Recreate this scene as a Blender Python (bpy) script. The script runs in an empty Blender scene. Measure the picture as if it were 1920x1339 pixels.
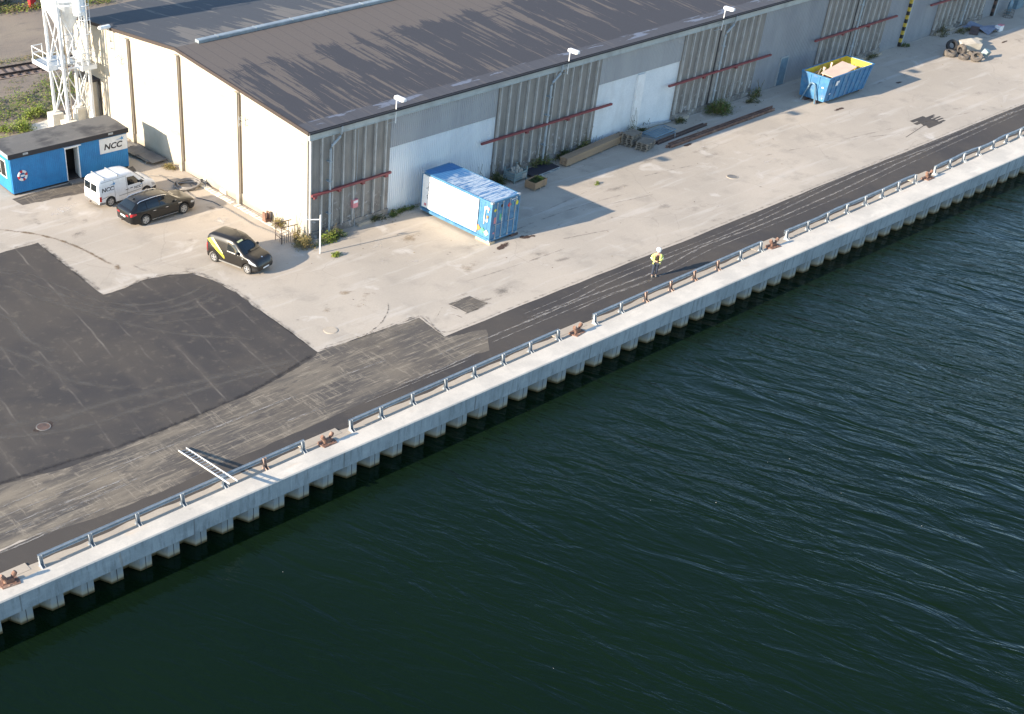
import bpy, bmesh, math, random
import numpy as np
from mathutils import Vector, Matrix

R = math.radians
random.seed(11)
rng = np.random.default_rng(5)
scn = bpy.context.scene
COL = scn.collection

# ------------------------------------------------------------------ camera
CAM = dict(pos=(-45.5245, -57.9312, 34.3833), yaw=0.683499581, pitch=0.683130605, roll=-0.020429027, f=2447.52, cx=604.04, cy=1067.38)
def make_camera():
    cd = bpy.data.cameras.new("camera")
    co = bpy.data.objects.new("camera", cd)
    COL.objects.link(co)
    y, p, ro = CAM['yaw'], CAM['pitch'], CAM['roll']
    f = Vector((math.sin(y)*math.cos(p), math.cos(y)*math.cos(p), -math.sin(p)))
    r = Vector((math.cos(y), -math.sin(y), 0.0))
    d = f.cross(r)
    c, s = math.cos(ro), math.sin(ro)
    r2 = c*r + s*d
    d2 = -s*r + c*d
    m = Matrix(((r2.x, -d2.x, -f.x, CAM['pos'][0]), (r2.y, -d2.y, -f.y, CAM['pos'][1]), (r2.z, -d2.z, -f.z, CAM['pos'][2]), (0, 0, 0, 1)))
    co.matrix_world = m
    cd.sensor_fit = 'HORIZONTAL'
    cd.sensor_width = 36.0
    cd.lens = 36.0*CAM['f']/1920.0
    cd.shift_x = (960.0-CAM['cx'])/1920.0
    cd.shift_y = (CAM['cy']-669.5)/1920.0
    cd.clip_start = 0.5
    cd.clip_end = 6000
    scn.camera = co
make_camera()

# ------------------------------------------------------------------ sky, sun, exposure
SUN_EL, SUN_AZ = 19.0, 170.0          # azimuth measured from +x towards +y
w = bpy.data.worlds.new("World")
scn.world = w
w.use_nodes = True
nt = w.node_tree
bg = nt.nodes['Background']
sky = nt.nodes.new('ShaderNodeTexSky')
sky.sky_type = 'NISHITA'
sky.sun_disc = False
sky.sun_elevation = R(SUN_EL)
sky.sun_rotation = R(90.0-SUN_AZ)
sky.altitude = 0
sky.air_density = 1.0
sky.dust_density = 0.25
sky.ozone_density = 2.2
nt.links.new(sky.outputs[0], bg.inputs[0])
bg.inputs[1].default_value = 0.15
sd = bpy.data.lights.new("sun", 'SUN')
sd.energy = 5.0
sd.angle = R(0.5)
sd.color = (1.0, 0.87, 0.70)
so = bpy.data.objects.new("sun", sd)
COL.objects.link(so)
sv = Vector((math.cos(R(SUN_EL))*math.cos(R(SUN_AZ)), math.cos(R(SUN_EL))*math.sin(R(SUN_AZ)), math.sin(R(SUN_EL))))
so.rotation_euler = sv.to_track_quat('Z', 'Y').to_euler()
so.location = (-40, 20, 40)
scn.view_settings.view_transform = 'Standard'
scn.view_settings.look = 'None'
scn.view_settings.exposure = 1.3
scn.view_settings.gamma = 1.0
scn.view_settings.use_curve_mapping = False

# ------------------------------------------------------------------ helpers: properties
def thing(name, label, cat, loc=(0, 0, 0), rz=0.0, group=None):
    o = bpy.data.objects.new(name, None)
    COL.objects.link(o)
    o.location = loc
    o.rotation_euler = (0, 0, rz)
    o.empty_display_size = 0.2
    o['label'] = label
    o['category'] = cat
    if group:
        o['group'] = group
    return o
def tag(o, label, cat, group=None):
    o['label'] = label
    o['category'] = cat
    if group:
        o['group'] = group
    return o
def struct(o, kind='structure'):
    o['kind'] = kind
    return o
def dup(root, loc=None, rz=None, label=None):
    r = root.copy()
    COL.objects.link(r)
    if loc is not None:
        r.location = loc
    if rz is not None:
        r.rotation_euler = (0, 0, rz)
    if label:
        r['label'] = label
    for ch in list(root.children):
        c = ch.copy()
        COL.objects.link(c)
        c.parent = r
        for g in list(ch.children):
            e = g.copy()
            COL.objects.link(e)
            e.parent = c
    return r

# ------------------------------------------------------------------ helpers: materials
def lin(c):
    return tuple((x/255.0/12.92 if x/255.0 <= 0.04045 else ((x/255.0+0.055)/1.055)**2.4) for x in c)
class NT:
    def __init__(self, name):
        self.m = bpy.data.materials.new(name)
        self.m.use_nodes = True
        self.t = self.m.node_tree
        self.p = self.t.nodes['Principled BSDF']
        self.out = self.t.nodes['Material Output']
    def n(self, typ, **kw):
        x = self.t.nodes.new(typ)
        for k, v in kw.items():
            setattr(x, k, v)
        return x
    def l(self, a, b):
        self.t.links.new(a, b)
    def val(self, v, sock):
        if hasattr(v, 'is_output'):
            self.l(v, sock)
        else:
            try:
                sock.default_value = v
            except Exception:
                sock.default_value = (v[0], v[1], v[2], 1.0)
    def pos(self, space='world'):
        if space == 'world':
            return self.n('ShaderNodeNewGeometry').outputs['Position']
        return self.n('ShaderNodeTexCoord').outputs['Object']
    def mapv(self, vec, scale=(1, 1, 1), rot=(0, 0, 0), loc=(0, 0, 0)):
        x = self.n('ShaderNodeMapping')
        self.l(vec, x.inputs[0])
        x.inputs['Location'].default_value = loc
        x.inputs['Rotation'].default_value = rot
        x.inputs['Scale'].default_value = scale
        return x.outputs[0]
    def noise(self, vec, scale, detail=4.0, rough=0.55, dist=0.0):
        x = self.n('ShaderNodeTexNoise')
        self.l(vec, x.inputs['Vector'])
        x.inputs['Scale'].default_value = scale
        x.inputs['Detail'].default_value = detail
        x.inputs['Roughness'].default_value = rough
        x.inputs['Distortion'].default_value = dist
        return x.outputs[0]
    def vor(self, vec, scale, feature='F1', out='Distance', rnd=1.0):
        x = self.n('ShaderNodeTexVoronoi', feature=feature)
        self.l(vec, x.inputs['Vector'])
        x.inputs['Scale'].default_value = scale
        x.inputs['Randomness'].default_value = rnd
        return x.outputs[out]
    def math(self, op, a, b=0.0, c=0.0, clamp=False):
        x = self.n('ShaderNodeMath', operation=op)
        x.use_clamp = clamp
        self.val(a, x.inputs[0])
        self.val(b, x.inputs[1])
        if len(x.inputs) > 2:
            self.val(c, x.inputs[2])
        return x.outputs[0]
    def step(self, v, lo, hi):
        x = self.n('ShaderNodeMapRange')
        x.interpolation_type = 'SMOOTHSTEP'
        self.val(v, x.inputs[0])
        x.inputs[1].default_value = lo
        x.inputs[2].default_value = hi
        x.inputs[3].default_value = 0.0
        x.inputs[4].default_value = 1.0
        return x.outputs[0]
    def mix(self, f, a, b):
        x = self.n('ShaderNodeMix', data_type='RGBA')
        self.val(f, x.inputs[0])
        self.val(a if hasattr(a, 'is_output') else (a[0], a[1], a[2], 1), x.inputs[6])
        self.val(b if hasattr(b, 'is_output') else (b[0], b[1], b[2], 1), x.inputs[7])
        return x.outputs[2]
    def mul(self, a, v):
        x = self.n('ShaderNodeMix', data_type='RGBA', blend_type='MULTIPLY')
        x.inputs[0].default_value = 1.0
        self.l(a, x.inputs[6])
        g = self.n('ShaderNodeCombineColor')
        for i in range(3):
            self.val(v, g.inputs[i])
        self.l(g.outputs[0], x.inputs[7])
        return x.outputs[2]
    def sep(self, vec):
        x = self.n('ShaderNodeSeparateXYZ')
        self.l(vec, x.inputs[0])
        return x.outputs
    def attr(self, name):
        return self.n('ShaderNodeAttribute', attribute_name=name).outputs
    def bump(self, h, strength=0.3, dist=0.02):
        x = self.n('ShaderNodeBump')
        x.inputs['Strength'].default_value = strength
        x.inputs['Distance'].default_value = dist
        self.l(h, x.inputs['Height'])
        self.l(x.outputs[0], self.p.inputs['Normal'])
    def base(self, col, rough=0.8, metal=0.0, spec=None, coat=0.0):
        if hasattr(col, 'is_output'):
            self.l(col, self.p.inputs['Base Color'])
        else:
            self.p.inputs['Base Color'].default_value = (col[0], col[1], col[2], 1)
        self.val(rough, self.p.inputs['Roughness'])
        self.p.inputs['Metallic'].default_value = metal
        if spec is not None:
            self.p.inputs['Specular IOR Level'].default_value = spec
        self.p.inputs['Coat Weight'].default_value = coat
        return self.m
def dirty(name, c, c2=None, scale=1.5, stretch=(1, 1, 1), rough=0.75, metal=0.0, amount=0.5, grime=None, grime_amt=0.35, gscale=0.8, gstretch=(1, 1, 0.25), bump=0.0, coat=0.0, space='world', spec=None):
    """a surface with two tones of its own colour and a layer of grime or rust patches"""
    t = NT(name)
    v = t.pos(space)
    if c2 is None:
        c2 = tuple(x*0.8 for x in c)
    n1 = t.noise(t.mapv(v, stretch), scale, 5, 0.6)
    col = t.mix(t.math('MULTIPLY', t.step(n1, 0.35, 0.68), amount*2, clamp=True), c, c2)
    fine = t.noise(v, 14.0, 3, 0.6)
    col = t.mul(col, t.math('MULTIPLY_ADD', fine, 0.3, 0.85))
    if grime is not None:
        n2 = t.noise(t.mapv(v, gstretch, loc=(3, 7, 1)), gscale, 6, 0.65)
        col = t.mix(t.math('MULTIPLY', t.step(n2, 0.5, 0.7), grime_amt*2, clamp=True), col, grime)
    t.base(col, rough, metal, spec, coat)
    if bump:
        t.bump(fine, bump, 0.01)
    return t.m
def plain(name, c, rough=0.6, metal=0.0, coat=0.0, spec=None):
    return dirty(name, c, tuple(x*0.88 for x in c), 3.0, rough=rough, metal=metal, coat=coat, amount=0.4, spec=spec)

# ------------------------------------------------------------------ helpers: meshes
class MB:
    def __init__(self):
        self.v = []
        self.f = []
        self.m = []
    def add(self, vs, fs, m=0):
        b = len(self.v)
        self.v += [tuple(x) for x in vs]
        self.f += [tuple(i+b for i in f) for f in fs]
        self.m += [m]*len(fs)
        return self
    def box(self, x0, x1, y0, y1, z0, z1, m=0, M=None):
        vs = [Vector((x, y, z)) for z in (z0, z1) for y in (y0, y1) for x in (x0, x1)]
        if M is not None:
            vs = [M @ q for q in vs]
        return self.add(vs, [(0, 2, 3, 1), (4, 5, 7, 6), (0, 1, 5, 4), (2, 6, 7, 3), (0, 4, 6, 2), (1, 3, 7, 5)], m)
    def beam(self, a, b, w, h, m=0, up=(0, 0, 1)):
        a = Vector(a)
        b = Vector(b)
        d = (b-a).normalized()
        u = Vector(up)
        if abs(d.dot(u)) > 0.98:
            u = Vector((1, 0, 0))
        s = d.cross(u).normalized()
        u = s.cross(d).normalized()
        vs = []
        for p in (a, b):
            for i, j in ((-1, -1), (1, -1), (1, 1), (-1, 1)):
                vs.append(p+s*(i*w/2)+u*(j*h/2))
        return self.add(vs, [(0, 3, 2, 1), (4, 5, 6, 7), (0, 1, 5, 4), (1, 2, 6, 5), (2, 3, 7, 6), (3, 0, 4, 7)], m)
    def cyl(self, a, b, r0, r1=None, n=10, m=0, caps=True):
        if r1 is None:
            r1 = r0
        a = Vector(a)
        b = Vector(b)
        d = (b-a).normalized()
        u = Vector((0, 0, 1)) if abs(d.z) < 0.95 else Vector((1, 0, 0))
        s = d.cross(u).normalized()
        u = s.cross(d).normalized()
        vs = []
        for p, r in ((a, r0), (b, r1)):
            for i in range(n):
                t = 2*math.pi*i/n
                vs.append(p+(s*math.cos(t)+u*math.sin(t))*r)
        fs = [(i, (i+1) % n, n+(i+1) % n, n+i) for i in range(n)]
        if caps:
            fs += [tuple(range(n-1, -1, -1)), tuple(range(n, 2*n))]
        return self.add(vs, fs, m)
    def tube(self, path, r, n=8, m=0):
        P = [Vector(p) for p in path]
        vs = []
        for k, p in enumerate(P):
            d = (P[min(k+1, len(P)-1)]-P[max(k-1, 0)]).normalized()
            u = Vector((0, 0, 1)) if abs(d.z) < 0.95 else Vector((1, 0, 0))
            s = d.cross(u).normalized()
            u = s.cross(d).normalized()
            for i in range(n):
                t = 2*math.pi*i/n
                vs.append(p+(s*math.cos(t)+u*math.sin(t))*r)
        fs = []
        for k in range(len(P)-1):
            for i in range(n):
                fs.append((k*n+i, k*n+(i+1) % n, (k+1)*n+(i+1) % n, (k+1)*n+i))
        fs += [tuple(range(n-1, -1, -1)), tuple(range((len(P)-1)*n, len(P)*n))]
        return self.add(vs, fs, m)
    def lathe(self, prof, n=20, m=0, c=(0, 0), M=None):
        vs = []
        for r, z in prof:
            for i in range(n):
                t = 2*math.pi*i/n
                q = Vector((c[0]+r*math.cos(t), c[1]+r*math.sin(t), z))
                vs.append(M @ q if M is not None else q)
        fs = []
        for k in range(len(prof)-1):
            for i in range(n):
                fs.append((k*n+i, k*n+(i+1) % n, (k+1)*n+(i+1) % n, (k+1)*n+i))
        return self.add(vs, fs, m)
    def torus(self, c, R0, r0, n=24, k=8, m=0, M=None, flat=1.0):
        prof = []
        vs = []
        for i in range(n):
            t = 2*math.pi*i/n
            for j in range(k):
                q = 2*math.pi*j/k
                rr = R0+r0*math.cos(q)
                p = Vector((rr*math.cos(t), rr*math.sin(t), r0*flat*math.sin(q)))
                if M is not None:
                    p = M @ p
                vs.append(p+Vector(c))
        fs = [(i*k+j, ((i+1) % n)*k+j, ((i+1) % n)*k+(j+1) % k, i*k+(j+1) % k) for i in range(n) for j in range(k)]
        return self.add(vs, fs, m)
    def prism(self, pts, lo, hi, axis='z', m=0):
        """outline pts extruded along an axis"""
        n = len(pts)
        def mk(p, t):
            if axis == 'z':
                return (p[0], p[1], t)
            if axis == 'y':
                return (p[0], t, p[1])
            return (t, p[0], p[1])
        vs = [mk(p, lo) for p in pts]+[mk(p, hi) for p in pts]
        fs = [tuple(range(n-1, -1, -1)), tuple(range(n, 2*n))]+[(i, (i+1) % n, n+(i+1) % n, n+i) for i in range(n)]
        return self.add(vs, fs, m)
    def quad(self, a, b, c, d, m=0):
        return self.add([a, b, c, d], [(0, 1, 2, 3)], m)
    def grid(self, fn, us, vs_, m=0):
        nu, nv = len(us), len(vs_)
        pts = [fn(u, q) for u in us for q in vs_]
        fs = [(i*nv+j, (i+1)*nv+j, (i+1)*nv+j+1, i*nv+j+1) for i in range(nu-1) for j in range(nv-1)]
        return self.add(pts, fs, m)
    def build(self, name, mats, parent=None, smooth=False, loc=None, fix=False, bevel=0.0):
        me = bpy.data.meshes.new(name)
        me.from_pydata(self.v, [], self.f)
        if not isinstance(mats, (list, tuple)):
            mats = [mats]
        for x in mats:
            me.materials.append(x)
        me.polygons.foreach_set('material_index', self.m)
        if smooth:
            me.polygons.foreach_set('use_smooth', [True]*len(self.f))
        if fix:
            bm = bmesh.new()
            bm.from_mesh(me)
            bmesh.ops.recalc_face_normals(bm, faces=bm.faces)
            bm.to_mesh(me)
            bm.free()
        me.update()
        o = bpy.data.objects.new(name, me)
        COL.objects.link(o)
        if parent is not None:
            o.parent = parent
        if loc is not None:
            o.location = loc
        if bevel:
            b = o.modifiers.new('bevel', 'BEVEL')
            b.width = bevel
            b.segments = 2
            b.limit_method = 'ANGLE'
        return o
def add_text(mb, s, fn, height, m=0, bold=0.02, shear=0.2, squeeze=1.0):
    """letters as flat faces; fn maps (u, v) in metres to a 3-D point; returns the width"""
    cu = bpy.data.curves.new('txt', 'FONT')
    cu.body = s
    cu.shear = shear
    cu.offset = bold
    cu.resolution_u = 3
    ob = bpy.data.objects.new('txt', cu)
    COL.objects.link(ob)
    dg = bpy.context.evaluated_depsgraph_get()
    me = bpy.data.meshes.new_from_object(ob.evaluated_get(dg))
    vs = [(q.co.x, q.co.y) for q in me.vertices]
    fs = [tuple(p.vertices) for p in me.polygons]
    bpy.data.objects.remove(ob)
    bpy.data.meshes.remove(me)
    if not vs:
        return 0
    y0 = min(p[1] for p in vs)
    y1 = max(p[1] for p in vs)
    x0 = min(p[0] for p in vs)
    k = height/(y1-y0)
    mb.add([fn((p[0]-x0)*k*squeeze, (p[1]-y0)*k) for p in vs], fs, m)
    return (max(p[0] for p in vs)-x0)*k*squeeze

# ------------------------------------------------------------------ materials
def m_concrete_yard():
    t = NT('yard_concrete')
    v = t.pos()
    big = t.noise(v, 0.11, 5, 0.6, 0.4)
    med = t.noise(v, 0.55, 6, 0.65)
    swp = t.noise(t.mapv(v, (0.12, 1.0, 1), (0, 0, R(8))), 1.2, 5, 0.6)
    fine = t.noise(v, 9.0, 4, 0.7)
    col = t.mix(t.step(big, 0.32, 0.68), (0.455, 0.390, 0.315), (0.38, 0.330, 0.27))
    col = t.mix(t.math('MULTIPLY', t.step(med, 0.50, 0.7), 0.6), col, (0.31, 0.272, 0.225))
    col = t.mix(t.math('MULTIPLY', t.step(swp, 0.52, 0.72), 0.5), col, (0.54, 0.49, 0.43))
    pale = t.noise(t.mapv(v, (1, 1, 1), loc=(31, 5, 0)), 0.35, 6, 0.62, 0.8)
    col = t.mix(t.math('MULTIPLY', t.step(pale, 0.6, 0.74), 0.55), col, (0.60, 0.55, 0.49))
    spots = t.vor(t.mapv(v, loc=(2.3, 1.1, 0)), 1.1)
    sp2 = t.math('MULTIPLY', t.math('SUBTRACT', 1.0, t.step(spots, 0.02, 0.14)), t.step(t.noise(v, 0.4, 3), 0.52, 0.68))
    col = t.mix(t.math('MULTIPLY', sp2, 0.7), col, (0.17, 0.15, 0.125))
    wv = t.n('ShaderNodeVectorMath', operation='ADD')
    t.l(v, wv.inputs[0])
    nn = t.n('ShaderNodeTexNoise')
    t.l(v, nn.inputs['Vector'])
    nn.inputs['Scale'].default_value = 0.5
    nn.inputs['Detail'].default_value = 5
    t.l(nn.outputs[1], wv.inputs[1])
    crack = t.vor(wv.outputs[0], 0.16, 'DISTANCE_TO_EDGE')
    ck = t.math('MULTIPLY', t.math('SUBTRACT', 1.0, t.step(crack, 0.001, 0.006)), t.step(t.noise(v, 0.13, 2), 0.48, 0.6))
    col = t.mix(t.math('MULTIPLY', ck, 0.22), col, (0.16, 0.14, 0.12))
    col = t.mul(col, t.math('MULTIPLY_ADD', fine, 0.26, 0.87))
    t.base(col, 0.9, 0, 0.25)
    t.bump(fine, 0.15, 0.01)
    return t.m
def m_asphalt(name, dust=0.5, lines=True):
    t = NT(name)
    v = t.pos()
    fine = t.noise(v, 22.0, 3, 0.75)
    med = t.noise(v, 1.6, 6, 0.7)
    big = t.noise(v, 0.14, 4, 0.6, 0.5)
    col = t.mix(t.step(big, 0.35, 0.66), (0.049, 0.044, 0.042), (0.074, 0.063, 0.053))
    col = t.mix(t.math('MULTIPLY', t.step(med, 0.52, 0.74), dust), col, (0.15, 0.125, 0.095))
    if lines:
        sx = t.sep(t.mapv(v, (1, 1, 1), (0, 0, R(8))))
        ph = t.math('ADD', t.math('MULTIPLY', sx[0], 0.62), t.math('MULTIPLY', t.noise(v, 0.2, 2), 0.5))
        fr = t.math('FRACT', ph)
        ln = t.math('MULTIPLY', t.math('SUBTRACT', 1.0, t.step(t.math('ABSOLUTE', t.math('SUBTRACT', fr, 0.5)), 0.012, 0.05)), t.step(t.noise(t.mapv(v, (1, 0.3, 1)), 0.7, 4, 0.7), 0.46, 0.68))
        col = t.mix(t.math('MULTIPLY', ln, 0.6), col, (0.20, 0.175, 0.145))
        band = t.math('MULTIPLY', t.math('SUBTRACT', 1.0, t.step(t.math('ABSOLUTE', t.math('SUBTRACT', fr, 0.5)), 0.05, 0.3)), t.step(t.noise(t.mapv(v, (1, 0.4, 1)), 0.35, 4, 0.7), 0.45, 0.7))
        col = t.mix(t.math('MULTIPLY', band, 0.4), col, (0.12, 0.10, 0.08))
    col = t.mul(col, t.math('MULTIPLY_ADD', fine, 0.7, 0.65))
    t.base(col, 0.85, 0, 0.3)
    t.bump(fine, 0.35, 0.012)
    return t.m
def m_milled():
    t = NT('milled_asphalt')
    v = t.pos()
    fine = t.noise(v, 20.0, 3, 0.75)
    st = t.noise(t.mapv(v, (0.06, 1.0, 1), (0, 0, R(2))), 3.2, 6, 0.7, 0.2)
    st2 = t.noise(t.mapv(v, (0.25, 1.0, 1), (0, 0, R(-4)), (3, 9, 0)), 2.2, 6, 0.75, 0.3)
    cr = t.noise(t.mapv(v, (1.0, 0.12, 1), (0, 0, R(12))), 1.0, 6, 0.7)
    big = t.noise(v, 0.22, 4, 0.6, 0.5)
    sx = t.sep(v)
    # the sand lies thickest towards the west end
    west = t.step(t.math('ADD', sx[0], t.math('MULTIPLY', big, 12)), 6.0, -26.0)
    col = t.mix(t.step(big, 0.3, 0.7), (0.075, 0.068, 0.063), (0.115, 0.098, 0.080))
    soft = t.noise(t.mapv(v, (0.16, 0.7, 1), (0, 0, R(3)), (8, 2, 0)), 1.1, 5, 0.6)
    col = t.mix(t.math('MULTIPLY', t.math('MULTIPLY', t.step(soft, 0.42, 0.66), t.math('MULTIPLY_ADD', west, 0.6, 0.4)), 0.8), col, (0.25, 0.207, 0.152))
    col = t.mix(t.math('MULTIPLY', t.step(st, 0.54, 0.64), 0.65), col, (0.235, 0.20, 0.15))
    col = t.mix(t.math('MULTIPLY', t.math('MULTIPLY', t.step(st2, 0.53, 0.68), west), 0.7), col, (0.31, 0.26, 0.195))
    hair = t.noise(t.mapv(v, (0.10, 1.0, 1), (0, 0, R(-2)), (1, 4, 0)), 6.5, 5, 0.75, 0.2)
    col = t.mix(t.math('MULTIPLY', t.step(hair, 0.54, 0.65), 0.65), col, (0.31, 0.26, 0.195))
    dk = t.noise(t.mapv(v, (0.3, 1.0, 1), loc=(6, 6, 0)), 1.3, 5, 0.65)
    col = t.mix(t.math('MULTIPLY', t.step(dk, 0.56, 0.66), 0.6), col, (0.055, 0.050, 0.050))
    lnn = t.math('SUBTRACT', 1.0, t.step(t.math('ABSOLUTE', t.math('SUBTRACT', cr, 0.5)), 0.002, 0.020))
    col = t.mix(t.math('MULTIPLY', t.math('MULTIPLY', lnn, t.step(t.noise(v, 0.6, 3), 0.45, 0.60)), 0.5), col, (0.32, 0.27, 0.205))
    col = t.mul(col, t.math('MULTIPLY_ADD', fine, 0.8, 0.6))
    t.base(col, 0.9, 0, 0.25)
    t.bump(fine, 0.35, 0.012)
    return t.m
def m_decal(name, c, lo, hi, scale, stretch=(1, 1, 1), op=1.0, c2=None):
    """a mark lying on the ground, ragged towards its edges (vertex attribute 'core')"""
    t = NT(name)
    v = t.pos()
    core = t.attr('core')[2]
    n = t.noise(t.mapv(v, stretch), scale, 5, 0.7)
    a = t.math('MULTIPLY', t.step(t.math('ADD', core, t.math('MULTIPLY', t.math('SUBTRACT', n, 0.5), 2.2)), lo, hi), op)
    fine = t.noise(v, 20, 3, 0.7)
    col = t.mul(t.mix(n, c, c2 or tuple(x*0.8 for x in c)), t.math('MULTIPLY_ADD', fine, 0.6, 0.7))
    t.base(col, 0.9, 0, 0.2)
    tr = t.n('ShaderNodeBsdfTransparent')
    mx = t.n('ShaderNodeMixShader')
    t.l(a, mx.inputs[0])
    t.l(tr.outputs[0], mx.inputs[1])
    t.l(t.p.outputs[0], mx.inputs[2])
    t.l(mx.outputs[0], t.out.inputs[0])
    return t.m
def m_gravel():
    t = NT('gravel_ground')
    v = t.pos()
    big = t.noise(v, 0.09, 5, 0.6, 0.5)
    med = t.noise(t.mapv(v, (0.5, 1, 1), (0, 0, R(-7))), 0.7, 6, 0.65)
    fine = t.noise(v, 12.0, 4, 0.8)
    col = t.mix(t.step(big, 0.35, 0.65), (0.27, 0.22, 0.165), (0.20, 0.165, 0.135))
    col = t.mix(t.math('MULTIPLY', t.step(med, 0.5, 0.7), 0.6), col, (0.15, 0.125, 0.105))
    col = t.mul(col, t.math('MULTIPLY_ADD', fine, 0.8, 0.6))
    t.base(col, 0.95, 0, 0.2)
    t.bump(fine, 0.5, 0.03)
    return t.m
def m_water():
    t = NT('harbour_water')
    v = t.pos()
    wr = t.mapv(v, (1, 1, 1), (0, 0, R(70)))           # x' along the crests
    swell = t.noise(t.mapv(wr, (0.32, 1.0, 1)), 0.74, 3, 0.5, 0.9)
    rip = t.noise(t.mapv(wr, (0.34, 1.0, 1), (0, 0, R(7))), 1.75, 4, 0.6, 0.8)
    small = t.noise(t.mapv(wr, (0.55, 1.0, 1), (0, 0, R(-14))), 5.5, 3, 0.6, 0.5)
    gust = t.noise(t.mapv(v, (1, 1, 1), (0, 0, R(30))), 0.05, 3, 0.5)
    sx = t.sep(v)
    # sheltered towards the near west, livelier in the open towards the east
    far = t.step(t.math('ADD', sx[0], t.math('MULTIPLY', gust, 24.0)), -26.0, 40.0)
    patch = t.step(t.noise(t.mapv(wr, (0.5, 1.0, 1), loc=(4, 8, 0)), 0.09, 3, 0.55), 0.36, 0.64)
    ripple = t.math('MULTIPLY', t.math('ADD', t.math('MULTIPLY', rip, 0.36), t.math('MULTIPLY', small, 0.08)), t.math('MULTIPLY_ADD', patch, 0.8, 0.35))
    h = t.math('ADD', t.math('MULTIPLY', swell, 0.72), ripple)
    h = t.math('MULTIPLY', h, t.math('MULTIPLY_ADD', far, 0.85, 0.26))
    t.bump(h, 1.0, 0.26)
    mud = t.noise(v, 0.12, 3, 0.5)
    col = t.mix(mud, (0.0046, 0.0118, 0.0036), (0.0030, 0.0082, 0.0028))
    t.base(col, 0.06, 0)
    t.p.inputs['IOR'].default_value = 1.333
    t.p.inputs['Specular IOR Level'].default_value = 0.24
    t.p.inputs['Specular Tint'].default_value = (0.34, 0.76, 1.0, 1.0)
    return t.m
def m_roof():
    t = NT('roofing_felt')
    v = t.pos()
    s = t.sep(v)
    x, y = s[0], s[1]
    # near slope: rain-washed dark runs reaching from part way up down to the eave
    blot = t.noise(t.mapv(v, (0.62, 0.030, 1)), 1.0, 6, 0.72, 0.0)
    grp = t.noise(t.mapv(v, (0.17, 0.0, 1), loc=(2.2, 0, 0)), 1.0, 2, 0.5)
    thin = t.noise(t.mapv(v, (3.4, 0.05, 1), loc=(7, 1, 0)), 1.0, 5, 0.65)
    edge = t.math('ADD', t.math('MULTIPLY', blot, 0.50), t.math('MULTIPLY', thin, 0.46))
    edge = t.math('ADD', edge, t.math('MULTIPLY', grp, 0.14))
    edge = t.math('ADD', edge, t.math('MULTIPLY', t.step(x, 0.0, 30.0), 0.035))
    edge = t.math('ADD', edge, t.math('MULTIPLY', t.step(y, 9.0, 1.5), 0.02))
    start = t.math('ADD', y, t.math('MULTIPLY', t.noise(t.mapv(v, (1.7, 0.25, 1)), 0.9, 5, 0.7), 5.5))
    start = t.math('SUBTRACT', start, t.math('MULTIPLY', t.noise(t.mapv(v, (0.16, 0.0, 1), loc=(9, 0, 0)), 1.0, 1), 2.5))
    top = t.step(start, 10.9, 10.5)
    near = t.math('MULTIPLY', t.step(edge, 0.540, 0.552), top)
    near = t.math('MAXIMUM', near, t.math('MULTIPLY', t.step(t.noise(t.mapv(v, (0.35, 1.6, 1)), 1.0, 5, 0.65), 0.57, 0.60), t.math('MULTIPLY', t.step(y, 7.3, 7.8), t.step(y, 9.4, 8.6))))
    brown, dark = (0.126, 0.105, 0.091), (0.047, 0.047, 0.054)
    c_near = t.mix(t.math('MULTIPLY', near, 0.92), brown, dark)
    # far slope: mostly dark with pale drips below the ridge
    drip = t.step(t.math('ADD', t.noise(t.mapv(v, (1.7, 0.14, 1)), 1.0, 5, 0.62), t.math('MULTIPLY', t.step(y, 20.0, 13.4), 0.14)), 0.60, 0.64)
    c_far = t.mix(drip, (0.060, 0.064, 0.074), (0.14, 0.128, 0.118))
    col = t.mix(t.step(y, 13.35, 13.5), c_near, c_far)
    # darker strip of felt along the eave, wet patches tinted by a painted sky reflection
    eave = t.step(t.math('ADD', y, t.math('MULTIPLY', t.noise(v, 2.0, 3), 0.15)), 0.95, 0.85)
    col = t.mix(t.math('MULTIPLY', eave, 0.75), col, (0.083, 0.083, 0.092))
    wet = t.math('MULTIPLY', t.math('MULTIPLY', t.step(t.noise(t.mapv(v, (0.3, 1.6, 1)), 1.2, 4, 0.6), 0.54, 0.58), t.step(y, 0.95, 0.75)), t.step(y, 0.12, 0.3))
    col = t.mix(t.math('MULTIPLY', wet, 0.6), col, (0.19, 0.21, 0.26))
    seam = t.math('MULTIPLY', t.math('SUBTRACT', 1.0, t.step(t.math('ABSOLUTE', t.math('SUBTRACT', t.math('FRACT', x), 0.5)), 0.012, 0.05)), 0.35)
    col = t.mix(seam, col, (0.05, 0.048, 0.05))
    lap = t.math('SUBTRACT', 1.0, t.step(t.math('ABSOLUTE', t.math('SUBTRACT', y, 8.6)), 0.02, 0.06))
    col = t.mix(t.math('MULTIPLY', lap, 0.3), col, (0.05, 0.045, 0.045))
    col = t.mul(col, t.math('MULTIPLY_ADD', t.noise(v, 9, 4, 0.7), 0.34, 0.83))
    t.base(col, t.math('MULTIPLY_ADD', wet, -0.35, 0.85), 0, 0.3)
    t.bump(seam, 0.3, 0.01)
    return t.m
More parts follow.
